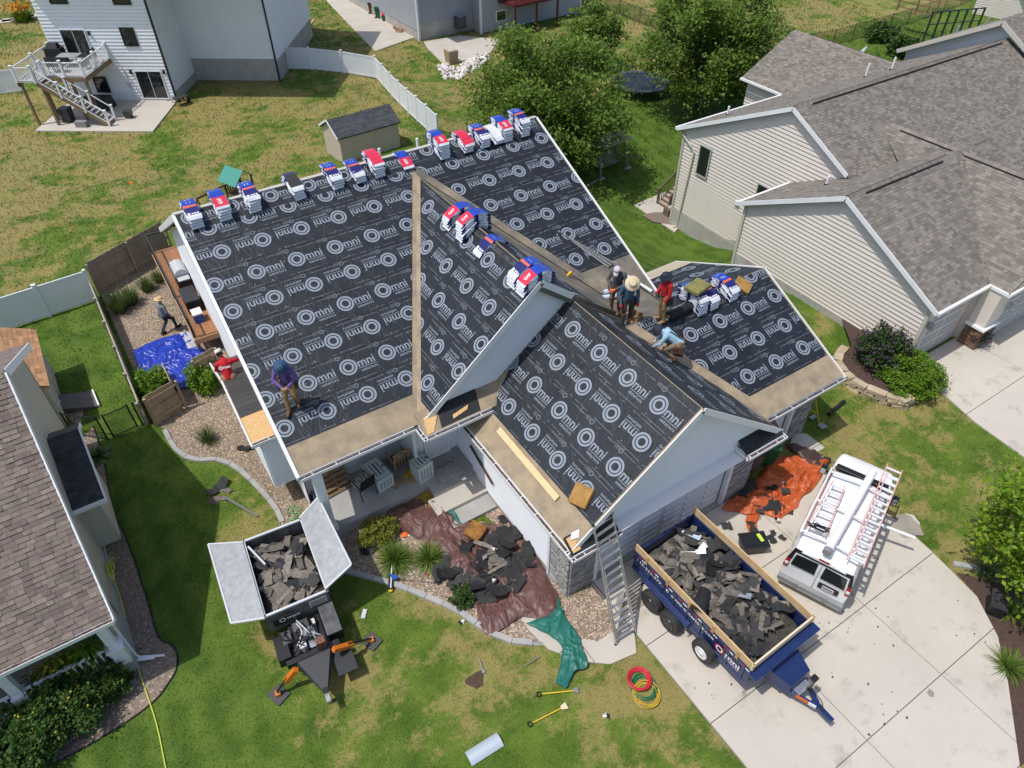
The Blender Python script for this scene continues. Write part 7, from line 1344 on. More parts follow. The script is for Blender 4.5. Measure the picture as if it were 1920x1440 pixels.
# man walking in the gravel side yard
a_,b_=G(307,632),G(331,613); yw=math.atan2(b_.y-a_.y,b_.x-a_.x)-PI/2; c_=(a_+b_)/2
person('man in straw hat, grey shirt and jeans walking across the gravel yard',(c_.x,c_.y,.02),yw,dict(pel=(0,0,.9),hL=(-.1,0,.88),hR=(.1,0,.88),kL=(-.1,.12,.52),aL=(-.1,-.3,.12),tL=(-.1,-.12,.05),kR=(.1,.3,.55),aR=(.1,.33,.1),chest=(0,.06,1.3),neck=(0,.09,1.45),head=(0,.13,1.59),sL=(-.19,.05,1.37),sR=(.19,.05,1.37),eL=(-.26,.12,1.12),wL=(-.24,.28,.95),eR=(.27,.0,1.1),wR=(.25,.12,.88)),cloth('grey_shirt',(.22,.23,.26)),jeans,bootd,('straw',straw),S=1.04)
# purple shirt on the main slope
p=onroof(552,764); person('man in purple shirt, blue hat and tan pants standing on the main roof slope',(p.x,p.y,p.z+.02),tocam+.15,dict(chest=(0,.05,1.32),neck=(0,.1,1.46),head=(0,.17,1.58),hdir=(0,1,-.8),sL=(-.19,.05,1.39),sR=(.19,.05,1.39),eL=(-.29,.12,1.14),eR=(.29,.12,1.14),wL=(-.07,.34,1.03),wR=(.09,.34,1.03),kL=(-.12,.14,.50),aL=(-.13,-.06,.16),kR=(.13,.08,.48),aR=(.12,.12,.03)),cloth('purple_shirt',(.16,.09,.34)),tanp,bootb,('bucket',blueh),belt=beltd,susp=blackm)
# trio in the roof valley
p=onroof(1152,588); person('man in grey shirt and pale cap holding tools in the roof valley',(p.x,p.y,p.z+.02),tocam-.5,dict(chest=(0,.06,1.32),neck=(0,.11,1.46),head=(0,.17,1.58),hdir=(0,1,-.7),eL=(-.28,.1,1.14),eR=(.28,.1,1.14),wL=(-.06,.33,1.02),wR=(.1,.33,1.0),kL=(-.12,.08,.5),kR=(.12,.05,.49)),cloth('charcoal_shirt',(.09,.095,.10)),camo,bootb,('cap',capm),glove=org,belt=beltb,knee=mat('rust_knee',(.2,.07,.04),.8))
p=onroof(1172,608); person('man in blue shirt, wide straw hat and red gloves standing in the roof valley',(p.x,p.y,p.z+.02),tocam+.1,dict(chest=(0,.05,1.32),neck=(0,.1,1.46),head=(0,.17,1.57),hdir=(0,1,-.9),eL=(-.27,.02,1.12),eR=(.27,.03,1.12),wL=(-.27,.12,.87),wR=(.25,.16,.88),aL=(-.15,-.12,.14),kL=(-.14,-.02,.52),aR=(.13,.14,.02),kR=(.13,.12,.48)),cloth('blue_shirt',(.055,.13,.20)),oliv,boot,('straw',mat('pale_straw_hat',(.70,.58,.40),.8,col2=(.6,.48,.3),vs=20)),glove=redg,belt=beltd,knee=mat('rust_knee',(.2,.07,.04)))
p=onroof(1240,602); person('man in red shirt, navy hat and tan pants standing by the shingle bundles',(p.x,p.y,p.z+.02),tocam-1.2,dict(chest=(0,.03,1.32),head=(0,.1,1.6),hdir=(0,1,-.35),eL=(-.25,.04,1.12),wL=(-.24,.16,.88),eR=(.26,.0,1.12),wR=(.22,.2,.9),kL=(-.11,.06,.5),kR=(.11,.02,.5)),cloth('red_shirt',(.52,.015,.025)),tanp,boot,('bucket',navyh),glove=mat('grey_glove',(.2,.2,.17),.8),belt=beltd,knee=mat('rust_knee',(.2,.07,.04)))
# kneeling man
p=onroof(1256,672); person('man in light blue shirt and navy hat crouching over the roof valley',(p.x,p.y,p.z+.02),tocam+1.25-PI,dict(pel=(0,-.18,.62),hL=(-.1,-.18,.6),hR=(.1,-.18,.6),chest=(0,.2,.86),neck=(0,.34,.92),head=(0,.48,.93),hdir=(0,.6,-.8),sL=(-.19,.22,.86),sR=(.19,.22,.86),eL=(-.24,.34,.62),eR=(.24,.34,.62),wL=(-.14,.5,.42),wR=(.12,.52,.40),kL=(-.16,.18,.42),aL=(-.14,-.14,.12),kR=(.14,.1,.34),aR=(.13,-.28,.1)),cloth('light_blue_shirt',(.36,.55,.68)),camo,bootb,('bucket',navyh),belt=beltb,susp=blackm,knee=mat('rust_knee',(.2,.07,.04)))
# man in red leaning over the bay roof, seen from behind
q=G(424,690,3.95); person('man in red printed shirt and white hat leaning over the side bay roof',K(q.x-.02,q.y-.15,2.78),-.25,dict(pel=(0,-.12,.86),hL=(-.1,-.12,.84),hR=(.1,-.12,.84),chest=(0,.08,1.22),neck=(-.03,.2,1.33),head=(-.08,.32,1.40),hdir=(-.2,1,-.6),sL=(-.2,.08,1.24),sR=(.2,.08,1.24),eL=(-.3,.14,.98),eR=(.4,.2,1.18),wL=(-.26,.3,.8),wR=(.56,.3,1.12),kL=(-.12,.05,.5),kR=(.12,.05,.5)),cloth('red_shirt_print',(.56,.012,.025)),tanp,bootb,('straw',whith),print_back=True,S=1.12)
# ================= SHINGLE BUNDLES =================
bl=mat('wrapper_blue',(.015,.05,.36),.3,coat=.3,col2=(.02,.06,.42),vs=6); whi=mat('wrapper_white',(.72,.74,.78),.3,coat=.3,col2=(.62,.64,.70),vs=8); ora=mat('wrapper_orange',(.70,.14,.06),.35); redw=mat('wrapper_red',(.66,.03,.07),.3,coat=.3); nav=mat('wrapper_navy',(.018,.022,.14),.35); blk=mat('shingle_black_top',(.03,.03,.032),.8)
SETS=dict(A=[(.0,.48,bl),(.48,.58,ora),(.58,.86,nav),(.86,1,whi)],B=[(.0,.55,bl),(.55,.95,redw),(.95,1,whi)],C=[(0,.94,redw),(.94,1,whi)],D=[(0,1,whi)],F=[(0,.3,nav),(.3,.85,blk),(.85,1,whi)],L=[(0,.3,whi),(.3,.5,nav),(.5,1,whi)])
BW,BL,BT=.44,1.12,.085
def bundle_mesh(style,layer,sf,sb,off,dips=.0):
    """bundle bent over a ridge: y runs from the back slope (neg) to the front; sf/sb are slope pitches"""
    key=(style,layer,sf,sb,off)
    if key in BM: return BM[key]
    mb=MB(); segs=SETS[style]; n=14; mats=[whi,nav]; R0=.18+layer*BT
    def prof(t):
        y=(t-.5)*BL+off; k=.16+.05*layer
        z=-(sf if y>0 else sb)*(math.sqrt(y*y+k*k)-k)+layer*BT*1.02
        return y,z
    P=[prof(i/n) for i in range(n+1)]; vs=[]
    for i,(y,z) in enumerate(P):
        a=P[max(i-1,0)];b=P[min(i+1,n)]; d=Vector((0,b[0]-a[0],b[1]-a[1])).normalized(); nn=Vector((0,-d.z,d.y)); 
        for x,h in ((-BW/2,.004),(-BW/2,BT),(BW/2,BT),(BW/2,.004)):
            hh=h*(.62 if i in (0,n) and h>.01 else 1)*random.uniform(.9,1.08); q=Vector((x*(1-.05*(i in (0,n)))+random.uniform(-.016,.016),y+random.uniform(-.015,.015),z))+nn*hh; vs.append(q)
    mb.v=[tuple(v) for v in vs]
    for i in range(n):
        t=(i+.5)/n; mm=[s[2] for s in segs if s[0]<=t<=s[1]+1e-6][0]
        if mm not in mats: mats.append(mm)
        b=i*4; mb.f+=[[b+1,b+2,b+6,b+5],[b,b+1,b+5,b+4],[b+2,b+3,b+7,b+6],[b+3,b,b+4,b+7]]; sm_=mats.index(mm)
        mb.m+=[sm_,0 if (i//2)%3 else 1,0 if (i//2)%3 else 1,0]
    mb.f+=[[0,3,2,1],[n*4,n*4+1,n*4+2,n*4+3]]; mb.m+=[0,0]
    me=mb.mesh('shingle_bundle',mats); BM[key]=(me,P); return BM[key]
BM={}; gafm=mat('decal_white',(.78,.78,.78))
def stack(pos,rz,n,style,sf,sb,off,where,group):
    lab={'A':'blue and navy','B':'blue and red','C':'all red','D':'plain white','F':'black topped'}[style]
    for l in range(n):
        top=l==n-1; st=style if top else 'L'; dx=random.uniform(-.03,.03); me,P=bundle_mesh(st,l,sf,sb,off)
        o=ob('shingle_bundle',me,None,label=(lab+' bundle topmost of '+where) if top else 'white wrapped bundle lower in '+where,cat='bundle',group=group)
        o.location=(pos[0]+dx*math.cos(rz),pos[1]+dx*math.sin(rz),pos[2]); o.rotation_euler=(0,0,rz+random.uniform(-.04,.04))
        if top and style in 'AB':
            k=11 if style=='A' else 10; y,z=P[k]; y2,z2=P[k+1]; d=Vector((0,y2-y,z2-z)).normalized(); nn=Vector((0,-d.z,d.y)); c=Vector((0,(y+y2)/2,(z+z2)/2))+nn*(BT+.006)
            b=MB()
            if style=='B': b=text_mb('GAF',width=.26,height=.13,bold=.03); b.v=[(v[0]-.13,v[1]-.065,0) for v in b.v]; Mr=Matrix.Rotation(PI/2,4,'Z')
            else:
                Mr=Matrix()
                for i in range(3): ring(b,.0,.035,8,(-.02+i*.085,0))
                b.box((-.14,0,0),(.09,.1,.001))
            M=Matrix.Translation(c)@Matrix(((-1,0,0,0),(0,-d.y,nn.y,0),(0,-d.z,nn.z,0),(0,0,0,1)))@Mr
            b.xf(M); ob('wrapper_lettering',b,gafm,o)
        if top and style=='A': 
            for xx in (-.06,.05): y,z=P[2]; y2,z2=P[6]; b=MB(); b.bar((xx,y,z+BT+.006),(xx,y2,z2+BT+.012),.03,.004); ob('wrapper_stripe',b,whi,o)
ORD=['first','second','third','fourth','fifth','sixth','seventh','eighth','ninth','tenth','eleventh','twelfth','thirteenth','fourteenth']; CNT=[0]
def nth(): CNT[0]+=1; return ORD[(CNT[0]-1) if CNT[0]<=14 else (CNT[0]-15 if CNT[0]<=19 else CNT[0]-20)]
# main ridge (bundles hang mostly on the front slope): local +y points to the street
for u,v,n,s in ((362,402,4,'A'),(418,390,5,'B'),(472,372,5,'A'),(552,350,4,'F'),(624,328,4,'A'),(666,318,3,'A'),(702,308,5,'C'),(757,301,1,'B'),(823,270,6,'B'),(868,256,3,'C'),(899,250,4,'A'),(926,245,2,'D'),(941,238,5,'B'),(974,226,6,'A')): # 14 stacks
    X=onY(u,v+6,24.75*KH).x; stack((X,25.05*KH,K(0,0,7.53).z),PI,n,s,.47,.55,.2,nth()+' stack from the deck on the main ridge','shingle bundles on the main ridge')
for u,v,n,s in ((858,405,4,'B'),(884,428,6,'B'),(916,462,1,'A'),(983,508,4,'A'),(1000,520,4,'B')):
    Y=onX(u,v,10.8*KH).y; stack((10.98*KH,Y,K(0,0,6.98).z),PI/2,n,s,.84,.77,.08,nth()+' stack down the cross gable ridge','shingle bundles on the cross gable ridge')
wr=lambda u,v:onY(u,v,13.6)
for u,v,n,s in ((1300,560,6,'A'),(1322,552,4,'A'),(1358,540,4,'A')):
    stack((wr(u,v).x,13.75,ZW+.02),PI,n,s,.48,.48,.12,nth()+' stack from the red shirted man on wing ridge','shingle bundles on the garage wing ridge')
# foam cushions used for sitting on the roof
foam=mat('tan_foam',(.42,.24,.07),.9,col2=(.30,.155,.04),vs=5,bs=30,bst=.4,obj=True); foamg=mat('green_brown_foam',(.26,.22,.07),.9,col2=(.15,.16,.05),vs=4,bs=30,bst=.4,obj=True); foamr=mat('rusty_foam',(.36,.17,.035),.9,col2=(.16,.07,.015),vs=5,bs=30,bst=.4,obj=True)
def cushion(label,M,d,m):
    mb=MB(); mb.box((0,0,d[2]/2),d); o=ob('foam_cushion',mb,m,label=label,cat='cushion'); bv=o.modifiers.new('b','BEVEL'); bv.width=.03; bv.segments=2; o.matrix_basis=M; return o
a,s=GARL.ix(1093,931); cushion('tan foam cushion lying low on the garage roof slope',GARL.mtx(a,s,.02,.35),(.62,.62,.16),foam)
a,s=WINGF.ix(1391,537); cushion('orange foam cushion with a hole beside the garage wing bundles',WINGF.mtx(a,s,.03,.5),(.5,.62,.12),foam)
p=wr(1310,535); cushion('green stained foam cushion on top of the garage wing bundles',Matrix.Translation((p.x-.1,13.55,ZW+.58))@Matrix.Rotation(.2,4,'Z'),(.8,.6,.15),foamg)
p=G(891,996,.3); cushion('rusty brown foam cushion lying on the brown tarp',Matrix.Translation((p.x,p.y,.25))@Matrix.Rotation(.5,4,'Z')@Matrix.Rotation(.08,4,'X'),(.62,.6,.15),foamr)
# ================= TARPS =================
def vnoise(x,y,s): return np.array([mnoise.noise(Vector((a*s,b*s,s*1.7))) for a,b in zip(x,y)])
def tarp(name,label,left,right,top,bot,m,amp=.09,n=(46,46),base=.05,seed=0,lump=(),parent=None,thin=None,gz=.07):
    def poly(pts,k): # resample
        P=[G(*p) for p in pts]; P=smooth_line(P,6); d=[0]
        for i in range(1,len(P)): d.append(d[-1]+(P[i]-P[i-1]).length)
        out=[]
        for t in np.linspace(0,d[-1],k):
            i=min(len(d)-2,max(0,np.searchsorted(d,t)-1)); f=(t-d[i])/max(1e-6,d[i+1]-d[i]); out.append(np.array(P[i].lerp(P[i+1],f)))
        return np.array(out)
    nu,nv=n; Lf,Rt=poly(left,nv),poly(right,nv); Tp,Bt=poly(top,nu),poly(bot,nu); u=np.linspace(0,1,nu)[None,:,None]; v=np.linspace(0,1,nv)[:,None,None]
    S=(1-u)*Lf[:,None]+u*Rt[:,None]+(1-v)*Tp[None]+v*Bt[None]-((1-u)*(1-v)*Tp[0]+u*(1-v)*Tp[-1]+(1-u)*v*Bt[0]+u*v*Bt[-1])
    X,Y=S[...,0].ravel(),S[...,1].ravel(); wx=vnoise(X+seed,Y,1.1)*.6; wy=vnoise(X,Y+seed,1.1)*.6
    def rid(s,o): return (1-np.abs(vnoise(X+wx+o,Y+wy-o,s))*2.6).clip(0,1)
    Z=base+amp*(rid(1.0,seed)**2*.8+rid(2.1,seed+3)**3*.6+rid(4.2,seed+7)**3*.38+rid(8.0,seed+11)**3*.12)+amp*.6*(vnoise(X,Y,.8)+.3)
    for (pu,pv,r,h) in lump: c=G(pu,pv); Z+=h*np.exp(-((X-c.x)**2+(Y-c.y)**2)/r**2)
    e=np.minimum(np.minimum(u,1-u),np.minimum(v,1-v))[...,0]; e=(np.broadcast_to(e,(nv,nu)).ravel()*14).clip(0,1); Z=.01+(Z-.01)*(.35+.65*e)
    X=X+.05*vnoise(X,Y,3.0)*1.5; Y=Y+.05*vnoise(Y,X,3.0)*1.5
    V=np.stack([X,Y,np.maximum(Z,.015)+gz],1); I=np.arange(nu*nv).reshape(nv,nu); F=np.stack([I[:-1,:-1],I[:-1,1:],I[1:,1:],I[1:,:-1]],-1).reshape(-1,4)
    o=tri_obj(name,V,F,m,parent,label,None if parent else 'tarp',None,smooth=True); return o
tb_=mat('brown_tarp',(.15,.072,.06),.5,col2=(.105,.05,.044),vs=4,bs=6,bst=.35); tgn=mat('green_tarp',(.014,.13,.10),.48,col2=(.018,.15,.115),vs=5,bs=6,bst=.35); tor=mat('orange_tarp',(.50,.105,.024),.5,col2=(.40,.08,.02),vs=4,bs=6,bst=.35); tbd=mat('dark_brown_tarp',(.06,.035,.028),.4,bs=6,bst=.35); tbl=mat('blue_tarp',(.012,.035,.33),.35,col2=(.02,.05,.42),vs=5,bs=6,bst=.35)
tarp('brown_tarp','long crumpled brown tarp spread from the porch to the front walk',((727,943),(730,976),(757,1002),(800,1022),(832,1045),(840,1090),(880,1115),(895,1150),(898,1180),(910,1192)),((768,940),(810,946),(844,957),(868,985),(930,985),(985,1015),(1015,1060),(1040,1110),(1046,1148),(1010,1165)),((727,943),(748,938),(768,940)),((910,1192),(945,1182),(975,1160),(1010,1165)),tb_,.15,(84,130),seed=2,gz=.03,lump=((800,980,.5,.18),(870,1060,.35,.28),(1000,1120,.5,.12)))
tarp('green_tarp','green tarp trailing across the walk onto the lawn',((985,1172),(1010,1185),(1040,1203),(1054,1225),(1046,1262),(1043,1282),(1058,1293)),((1046,1120),(1062,1165),(1080,1190),(1098,1235),(1102,1250),(1078,1262),(1066,1285)),((985,1172),(1015,1160),(1040,1148),(1046,1120)),((1058,1293),(1062,1291),(1066,1285)),tgn,.09,(50,76),seed=5)
for k,(a,b,c,d) in enumerate(((((845,955),(860,975),(870,992)),((790,940),(815,955),(838,962)),((845,955),(815,948),(790,940)),((870,992),(855,980),(838,962))),(((845,1065),(850,1080),(862,1092)),((868,1060),(872,1075),(885,1088)),((845,1065),(856,1062),(868,1060)),((862,1092),(875,1092),(885,1088))))):
    tarp('green_tarp',('green tarp edge showing above the brown tarp by the porch','green tarp flap folded under the brown tarp near the juniper')[k],a,b,c,d,tgn,.07,(14,18),seed=9+k,base=.08)
tarp('orange_tarp','crumpled orange tarp on the driveway beside the garage',((1440,868),(1428,890),(1408,913),(1378,935),(1350,958)),((1553,868),(1538,895),(1522,923),(1505,935),(1490,957),(1462,976)),((1440,868),(1483,858),(1520,862),(1553,868)),((1350,958),(1385,966),(1425,968),(1462,976)),tor,.18,(84,84),seed=11,lump=((1480,900,.4,.2),(1420,940,.4,.15)))
tarp('orange_tarp_tail','narrow orange tarp tail trailing towards the trailer',((1400,965),(1398,985),(1405,1005)),((1425,966),(1418,985),(1420,1010)),((1400,965),(1412,966),(1425,966)),((1405,1005),(1412,1008),(1420,1010)),tor,.08,(14,20),seed=13)
tarp('brown_tarp','dark brown tarp beside the green bin and the orange tarp',((1468,838),(1500,862),(1530,885)),((1490,838),(1530,855),(1556,868)),((1468,838),(1478,836),(1490,838)),((1530,885),(1545,880),(1556,868)),tbd,.12,(24,34),seed=17,base=.1)
tarp('blue_tarp','bright blue tarp spread on the gravel side yard',((252,660),(258,685),(267,702),(298,716),(330,733)),((362,627),(366,645),(388,663),(384,690),(380,727)),((252,660),(300,640),(343,628),(362,627)),((330,733),(355,731),(380,727)),tbl,.13,(76,76),seed=21,lump=((320,670,.5,.12),))
tarp('silver_tarp_edge','silver underside of the blue tarp folded over at its corner',((338,628),(350,650),(356,668)),((364,625),(366,640),(372,655)),((338,628),(350,626),(364,625)),((356,668),(364,662),(372,655)),mat('silver_tarp',(.45,.46,.48),.4),.05,(12,14),seed=23,base=.12)
# ================= DEBRIS =================
shg=mat('scrap_shingle',(.215,.185,.155),.92,isl=.4,col2=(.13,.115,.098),vs=12,bs=90,bst=.3,hue=.01); shk=mat('scrap_shingle_back',(.028,.028,.029),.85,isl=.3,col2=(.045,.044,.043),vs=6); felt=mat('scrap_felt',(.018,.018,.019),.7,isl=.25)
SCR=[]
def scrap_mesh(L,w,m,bend,jag=.2,seed=0):
    n=6; mb=MB(); vs=[]; 
    for i in range(n+1):
        t=i/n-.5; j0=random.uniform(-jag,jag)*w; j1=random.uniform(-jag,jag)*w
        z=bend*(t*t)*L+random.uniform(-.01,.01)
        vs+=[(t*L+random.uniform(-.03,.03)*L,-w/2+j0,z),(t*L+random.uniform(-.03,.03)*L,w/2+j1,z+random.uniform(-.015,.015))]
    mb.add(vs,[[2*i,2*i+2,2*i+3,2*i+1] for i in range(n)]); nv=len(vs); mb.add([(v[0],v[1],v[2]-.007) for v in vs],[[2*i+1,2*i+3,2*i+2,2*i] for i in range(n)]); return mb.mesh('shingle_scrap',m)
for i in range(8): SCR.append(scrap_mesh(random.uniform(.5,.95),random.uniform(.16,.30),shg,random.uniform(-.3,.3),.05))
for i in range(5): SCR.append(scrap_mesh(random.uniform(.35,.7),random.uniform(.25,.45),shk,random.uniform(-.6,.6),.2))
for i in range(4): SCR.append(scrap_mesh(random.uniform(.6,1.1),random.uniform(.35,.6),felt,random.uniform(-.7,.7),.25))
def scatter(n,fn,label,group,tilt=.5,pick=None,scale=1,parent=None):
    for i in range(n):
        p=fn(); me=random.choice(pick or SCR[:8]*2+SCR[8:]); o=ob('shingle_scrap',me,None,label=label,cat='shingle scrap',group=group); s=random.uniform(.7,1.15)*scale; o.location=p; o.scale=(s,s,s); o.rotation_euler=(random.uniform(-tilt,tilt),random.uniform(-tilt,tilt),random.random()*6.28)
TM=WM(TR); 
def heap(Mx,hx,hy,z0,z1,m,name,label,holes=0.0):
    n=34; k=26; V=[];F=[]
    for j in range(k+1):
        for i in range(n+1):
            x=(i/n*2-1)*hx; y=(j/k*2-1)*hy; e=min(1,(1-abs(i/n*2-1))*3.0+.25)*min(1,(1-abs(j/k*2-1))*3+.45); z=z0+(z1-z0)*e*(.75+.5*mnoise.noise(Vector((x*1.2,y*1.2,z0))))+.06*mnoise.noise(Vector((x*6,y*6,1))); V.append(tuple(Mx@Vector((x,y,z))))
    F=[[j*(n+1)+i,j*(n+1)+i+1,(j+1)*(n+1)+i+1,(j+1)*(n+1)+i] for j in range(k) for i in range(n)]; return tri_obj(name,np.array(V),np.array(F),m,None,label,'debris','stuff')
heapm=mat('debris_base',(.045,.042,.04),.9,col2=(.10,.088,.075),vs=7,det=8,bs=12,bst=1.0)
heap(TM,hl-.08,hw_-.12,floor+.2,1.30,heapm,'debris_heap','mass of torn roofing filling the navy dump trailer'); heap(WM(EQ),ehl-.06,ehw-.05,.9,1.22,heapm,'debris_heap','mass of torn roofing filling the lift trailer box')
def inbox(M,hx,hy,zf,bias=0):
    def f():
        x=random.uniform(-.86,.86); y=random.uniform(-.86,.86); e=min(1,(1-abs(x))*3.0+.25)*min(1,(1-abs(y))*3+.45); return M@Vector((x*hx,y*hy,zf(e,x*hx,y*hy)))
    return f
scatter(150,inbox(TM,hl-.1,hw_-.15,lambda e,x,y:floor+.25+.62*e*(.75+.5*mnoise.noise(Vector((x*1.2,y*1.2,floor+.2))))+random.uniform(0,.1)),'torn shingle scrap heaped in the navy dump trailer','scraps in the dump trailer',.45)
scatter(70,inbox(WM(EQ),ehl-.15,ehw-.15,lambda e,x,y:.98+.34*e*(.75+.5*mnoise.noise(Vector((x*1.2,y*1.2,.9))))+random.uniform(0,.08)),'torn shingle scrap heaped in the lift trailer box','scraps in the lift trailer',.3)
def onpx(pts,z0,j=6): 
    def f(): u,v=random.choice(pts); return G(u+random.uniform(-j,j),v+random.uniform(-j,j),z0+random.uniform(0,.05))
    return f
FE=SCR[13:]; SK=SCR[8:13]; SG=SCR[:8]
scatter(26,onpx([(905,1045),(930,1020),(950,1000),(965,1055),(985,1045),(930,1070),(900,1095),(940,1095),(965,1085),(880,1090),(850,1085),(840,1065),(920,1100),(880,1030)],.22,14),'black roofing felt scrap lying on the brown tarp','felt scraps on the brown tarp',.2,FE+SK,1.15)
scatter(10,onpx([(985,1040),(940,985),(955,1005),(900,1085),(850,1075),(965,1060),(930,1095),(845,1060)],.26,8),'large black felt sheet crumpled on the brown tarp','felt sheets on the brown tarp',.15,FE,1.2)
scatter(9,onpx([(912,1040),(930,1055),(905,1030)],.32,10),'pale shingle strip lying on the brown tarp','shingle strips on the brown tarp',.2,SG,.8)
scatter(12,onpx([(1475,895),(1450,905),(1440,930),(1465,925),(1430,955),(1410,930),(1395,925),(1420,975),(1450,960)],.25,12),'black roofing felt scrap lying on the orange tarp','felt scraps on the orange tarp',.25,FE+SK,.85)
scatter(7,onpx([(1368,983),(1445,1005),(1475,985),(1480,965),(1440,975),(1460,1000)],.08,10),'black felt scrap lying on the bare driveway between the trailer and the van','felt scraps on the driveway',.05,FE+SK,.6)
scatter(7,onpx([(403,915),(412,935),(400,945),(418,920),(390,940),(366,905)],.04,6),'grey shingle scrap lying on the lawn beside the lift trailer','shingle scraps on the lawn',.04,SG+FE[:1],.85)
scatter(6,onpx([(885,948),(890,965),(940,970),(960,975),(690,1030),(700,1040)],.08,5),'black felt scrap lying near the porch steps','felt scraps by the porch steps',.06,FE,.7)
scatter(3,onpx([(468,838),(462,845),(875,770)],.05,6),'small felt scrap dropped in the gravel under the bay','felt scraps under the bay',.05,FE,.5)
def sheetroll(label,M,L,r,m,name,cat):
    t=thing(name,label,cat); t.matrix_basis=M; mb=MB(); mb.tube([(-L/2,0,r),(L/2,0,r)],r,18); ob('roll',mb,m,t,smooth=False); mb=MB(); mb.tube([(-L/2-.01,0,r),(L/2+.01,0,r)],r*.45,10); ob('core',mb,mat('cardboard_core',(.35,.26,.17),.9),t); return t
# curled black sheet hanging over the trailer side, bright scraps in the load
p=TM@Vector((.1,side*(hw_-.35),1.45)); mb=MB(); k=14
for i in range(k): a0_,a1_=PI*.15+PI*.95*i/k,PI*.15+PI*.95*(i+1)/k; r=.28; mb.add([(-.45,r*math.cos(a0_),r*math.sin(a0_)),(.45,r*.6*math.cos(a0_),r*.6*math.sin(a0_)),(.45,r*.6*math.cos(a1_),r*.6*math.sin(a1_)),(-.45,r*math.cos(a1_),r*math.sin(a1_))],[[0,1,2,3]])
o=ob('curled_felt',mb,blackund,label='large curled black felt sheet hanging over the dump trailer side',cat='felt sheet'); o.location=p; o.rotation_euler=(0,0,th+PI/2+.5)
for (x,y,l,rz_,mm,lab) in ((-1.2,.1,.75,.9,whitetrim,'white bent metal flashing strip in the dump trailer load'),(-1.15,.25,.7,1.5,whitetrim,'second white metal flashing strip in the dump trailer load'),(-1.7,.5,.6,.3,mat('pale_blue_wrap',(.5,.6,.7),.4),'pale blue plastic wrap in the dump trailer load'),(.7,.25,.35,.6,mat('silver_wrap',(.4,.41,.45),.25,met=.5),'silver plastic scrap in the dump trailer load')):
    q=TM@Vector((x,y,1.5)); mb=MB(); mb.box((0,0,0),(l,.09,.02)); mb.box((l*.3,.06,.03),(l*.4,.1,.015),.2); o=ob('scrap_strip',mb,mm,label=lab,cat='scrap'); o.location=q; o.rotation_euler=(.1,-.15,th+rz_)
# ================= TOOLS AND SMALL THINGS =================
# leaning multi-position ladder
f0,f1=G(1155,1208,.06),G(1191,1186,.06); t0,t1=G(1112,985,3.75),G(1147,960,3.75)
LD=thing('leaning_ladder','aluminium ladder leaning from the front walk against the garage eave','ladder',(f0+f1)/2)
for a,b in ((f0,t0),(f1,t1)): mb=MB(); mb.bar(a,b,.035,.085); r_=ob('side_rail',mb,alu,LD,w=True); mb=MB(); mb.ball(b,.05,8,6); ob('rail_cap',mb,blackm,r_,w=True); mb=MB(); mb.box(a,(.1,.07,.05)); ob('foot',mb,rubber,r_,w=True)
for a,b in ((f0.lerp(t0,.02),f0.lerp(t0,.62)),(f1.lerp(t1,.02),f1.lerp(t1,.62))):
    c=((f0+f1)/2-a)*.16; mb=MB(); mb.bar(a+c+Vector((0,0,.05)),b+c+Vector((0,0,.05)),.03,.07); ob('inner_rail',mb,alu,LD,w=True)
for i in range(15): t=(i+.6)/15; mb=MB(); mb.bar(f0.lerp(t0,t),f1.lerp(t1,t),.075,.03); ob('rung',mb,alu,LD,w=True)
# lumber board and metal strips on the roof
A,B=GARL.ix(937,806),GARL.ix(1047,936); p,q=GARL.pt(*A,.06),GARL.pt(*B,.06); mb=MB(); mb.bar(p,q,.2,.06,up=GARL.N); ob('lumber_plank',mb,mat('new_pine',(.74,.56,.31),.7,col2=(.66,.48,.25),vs=5),label='pale pine plank lying along the edge of the garage roof underlayment',cat='plank')
for i in range(7):
    A,B=MAIN.ix(1046+i*3.2,434+i*2.5),MAIN.ix(1140+i*1.5,503-i*1.0); p,q=MAIN.pt(*A,.04+.01*i),MAIN.pt(*B,.06+.012*i); mb=MB(); mb.bar(p,q,.035,.03,up=MAIN.N); mb.bar(p+MAIN.N*.02,q+MAIN.N*.02,.012,.03,up=MAIN.N); ob('metal_strip',mb,mat('grey_drip_edge',(.20,.205,.21),.45,met=.4) if i%3 else mat('mid_grey_strip',(.4,.41,.41),.5),label='long metal drip edge strip lying on the main roof behind the workers',cat='metal strip',group='drip edge strips on the roof')
for i in range(3):
    p,q=onroof(1160+i*3,512+i*3),onroof(1222-i,549+i*2); p.z+=.12+.02*i; q.z+=.1+.02*i; mb=MB(); mb.bar(p,q,.05,.025); ob('metal_strip',mb,whitetrim,label='white drip edge strip lying across the roof valley',cat='metal strip',group='white strips in the valley')
for (u,v,l,rz,lab) in ((1143,560,.9,-.3,'pale blue wrapped roll lying in the roof valley'),(1150,548,.8,-.25,'second pale blue wrapped roll behind the man in grey')):
    p=onroof(u,v); sheetroll(lab,Matrix.Translation((p.x,p.y,p.z))@Matrix.Rotation(rz,4,'Z'),l,.09,mat('pale_blue_wrap',(.5,.6,.7)),'wrapped_roll','roll')
p=onroof(1275,590); sheetroll('black printed underlayment roll partly unrolled on the garage wing',Matrix.Translation(p)@Matrix.Rotation(.05,4,'Z')@Matrix.Rotation(-.1,4,'X'),1.1,.16,under,'underlayment_roll','roll')
p=onroof(1191,600); mb=MB(); bx=thing('cardboard_box','open cardboard nail box at the feet of the man in blue','box',p,.3)
for c,d in (((0,.17,.12),(.4,.012,.24)),((0,-.17,.12),(.4,.012,.24)),((.2,0,.12),(.012,.34,.24)),((-.2,0,.12),(.012,.34,.24)),((0,0,.01),(.4,.34,.012))): mb=MB(); mb.box(c,d); ob('side',mb,mat('cardboard',(.36,.23,.12),.9),bx)
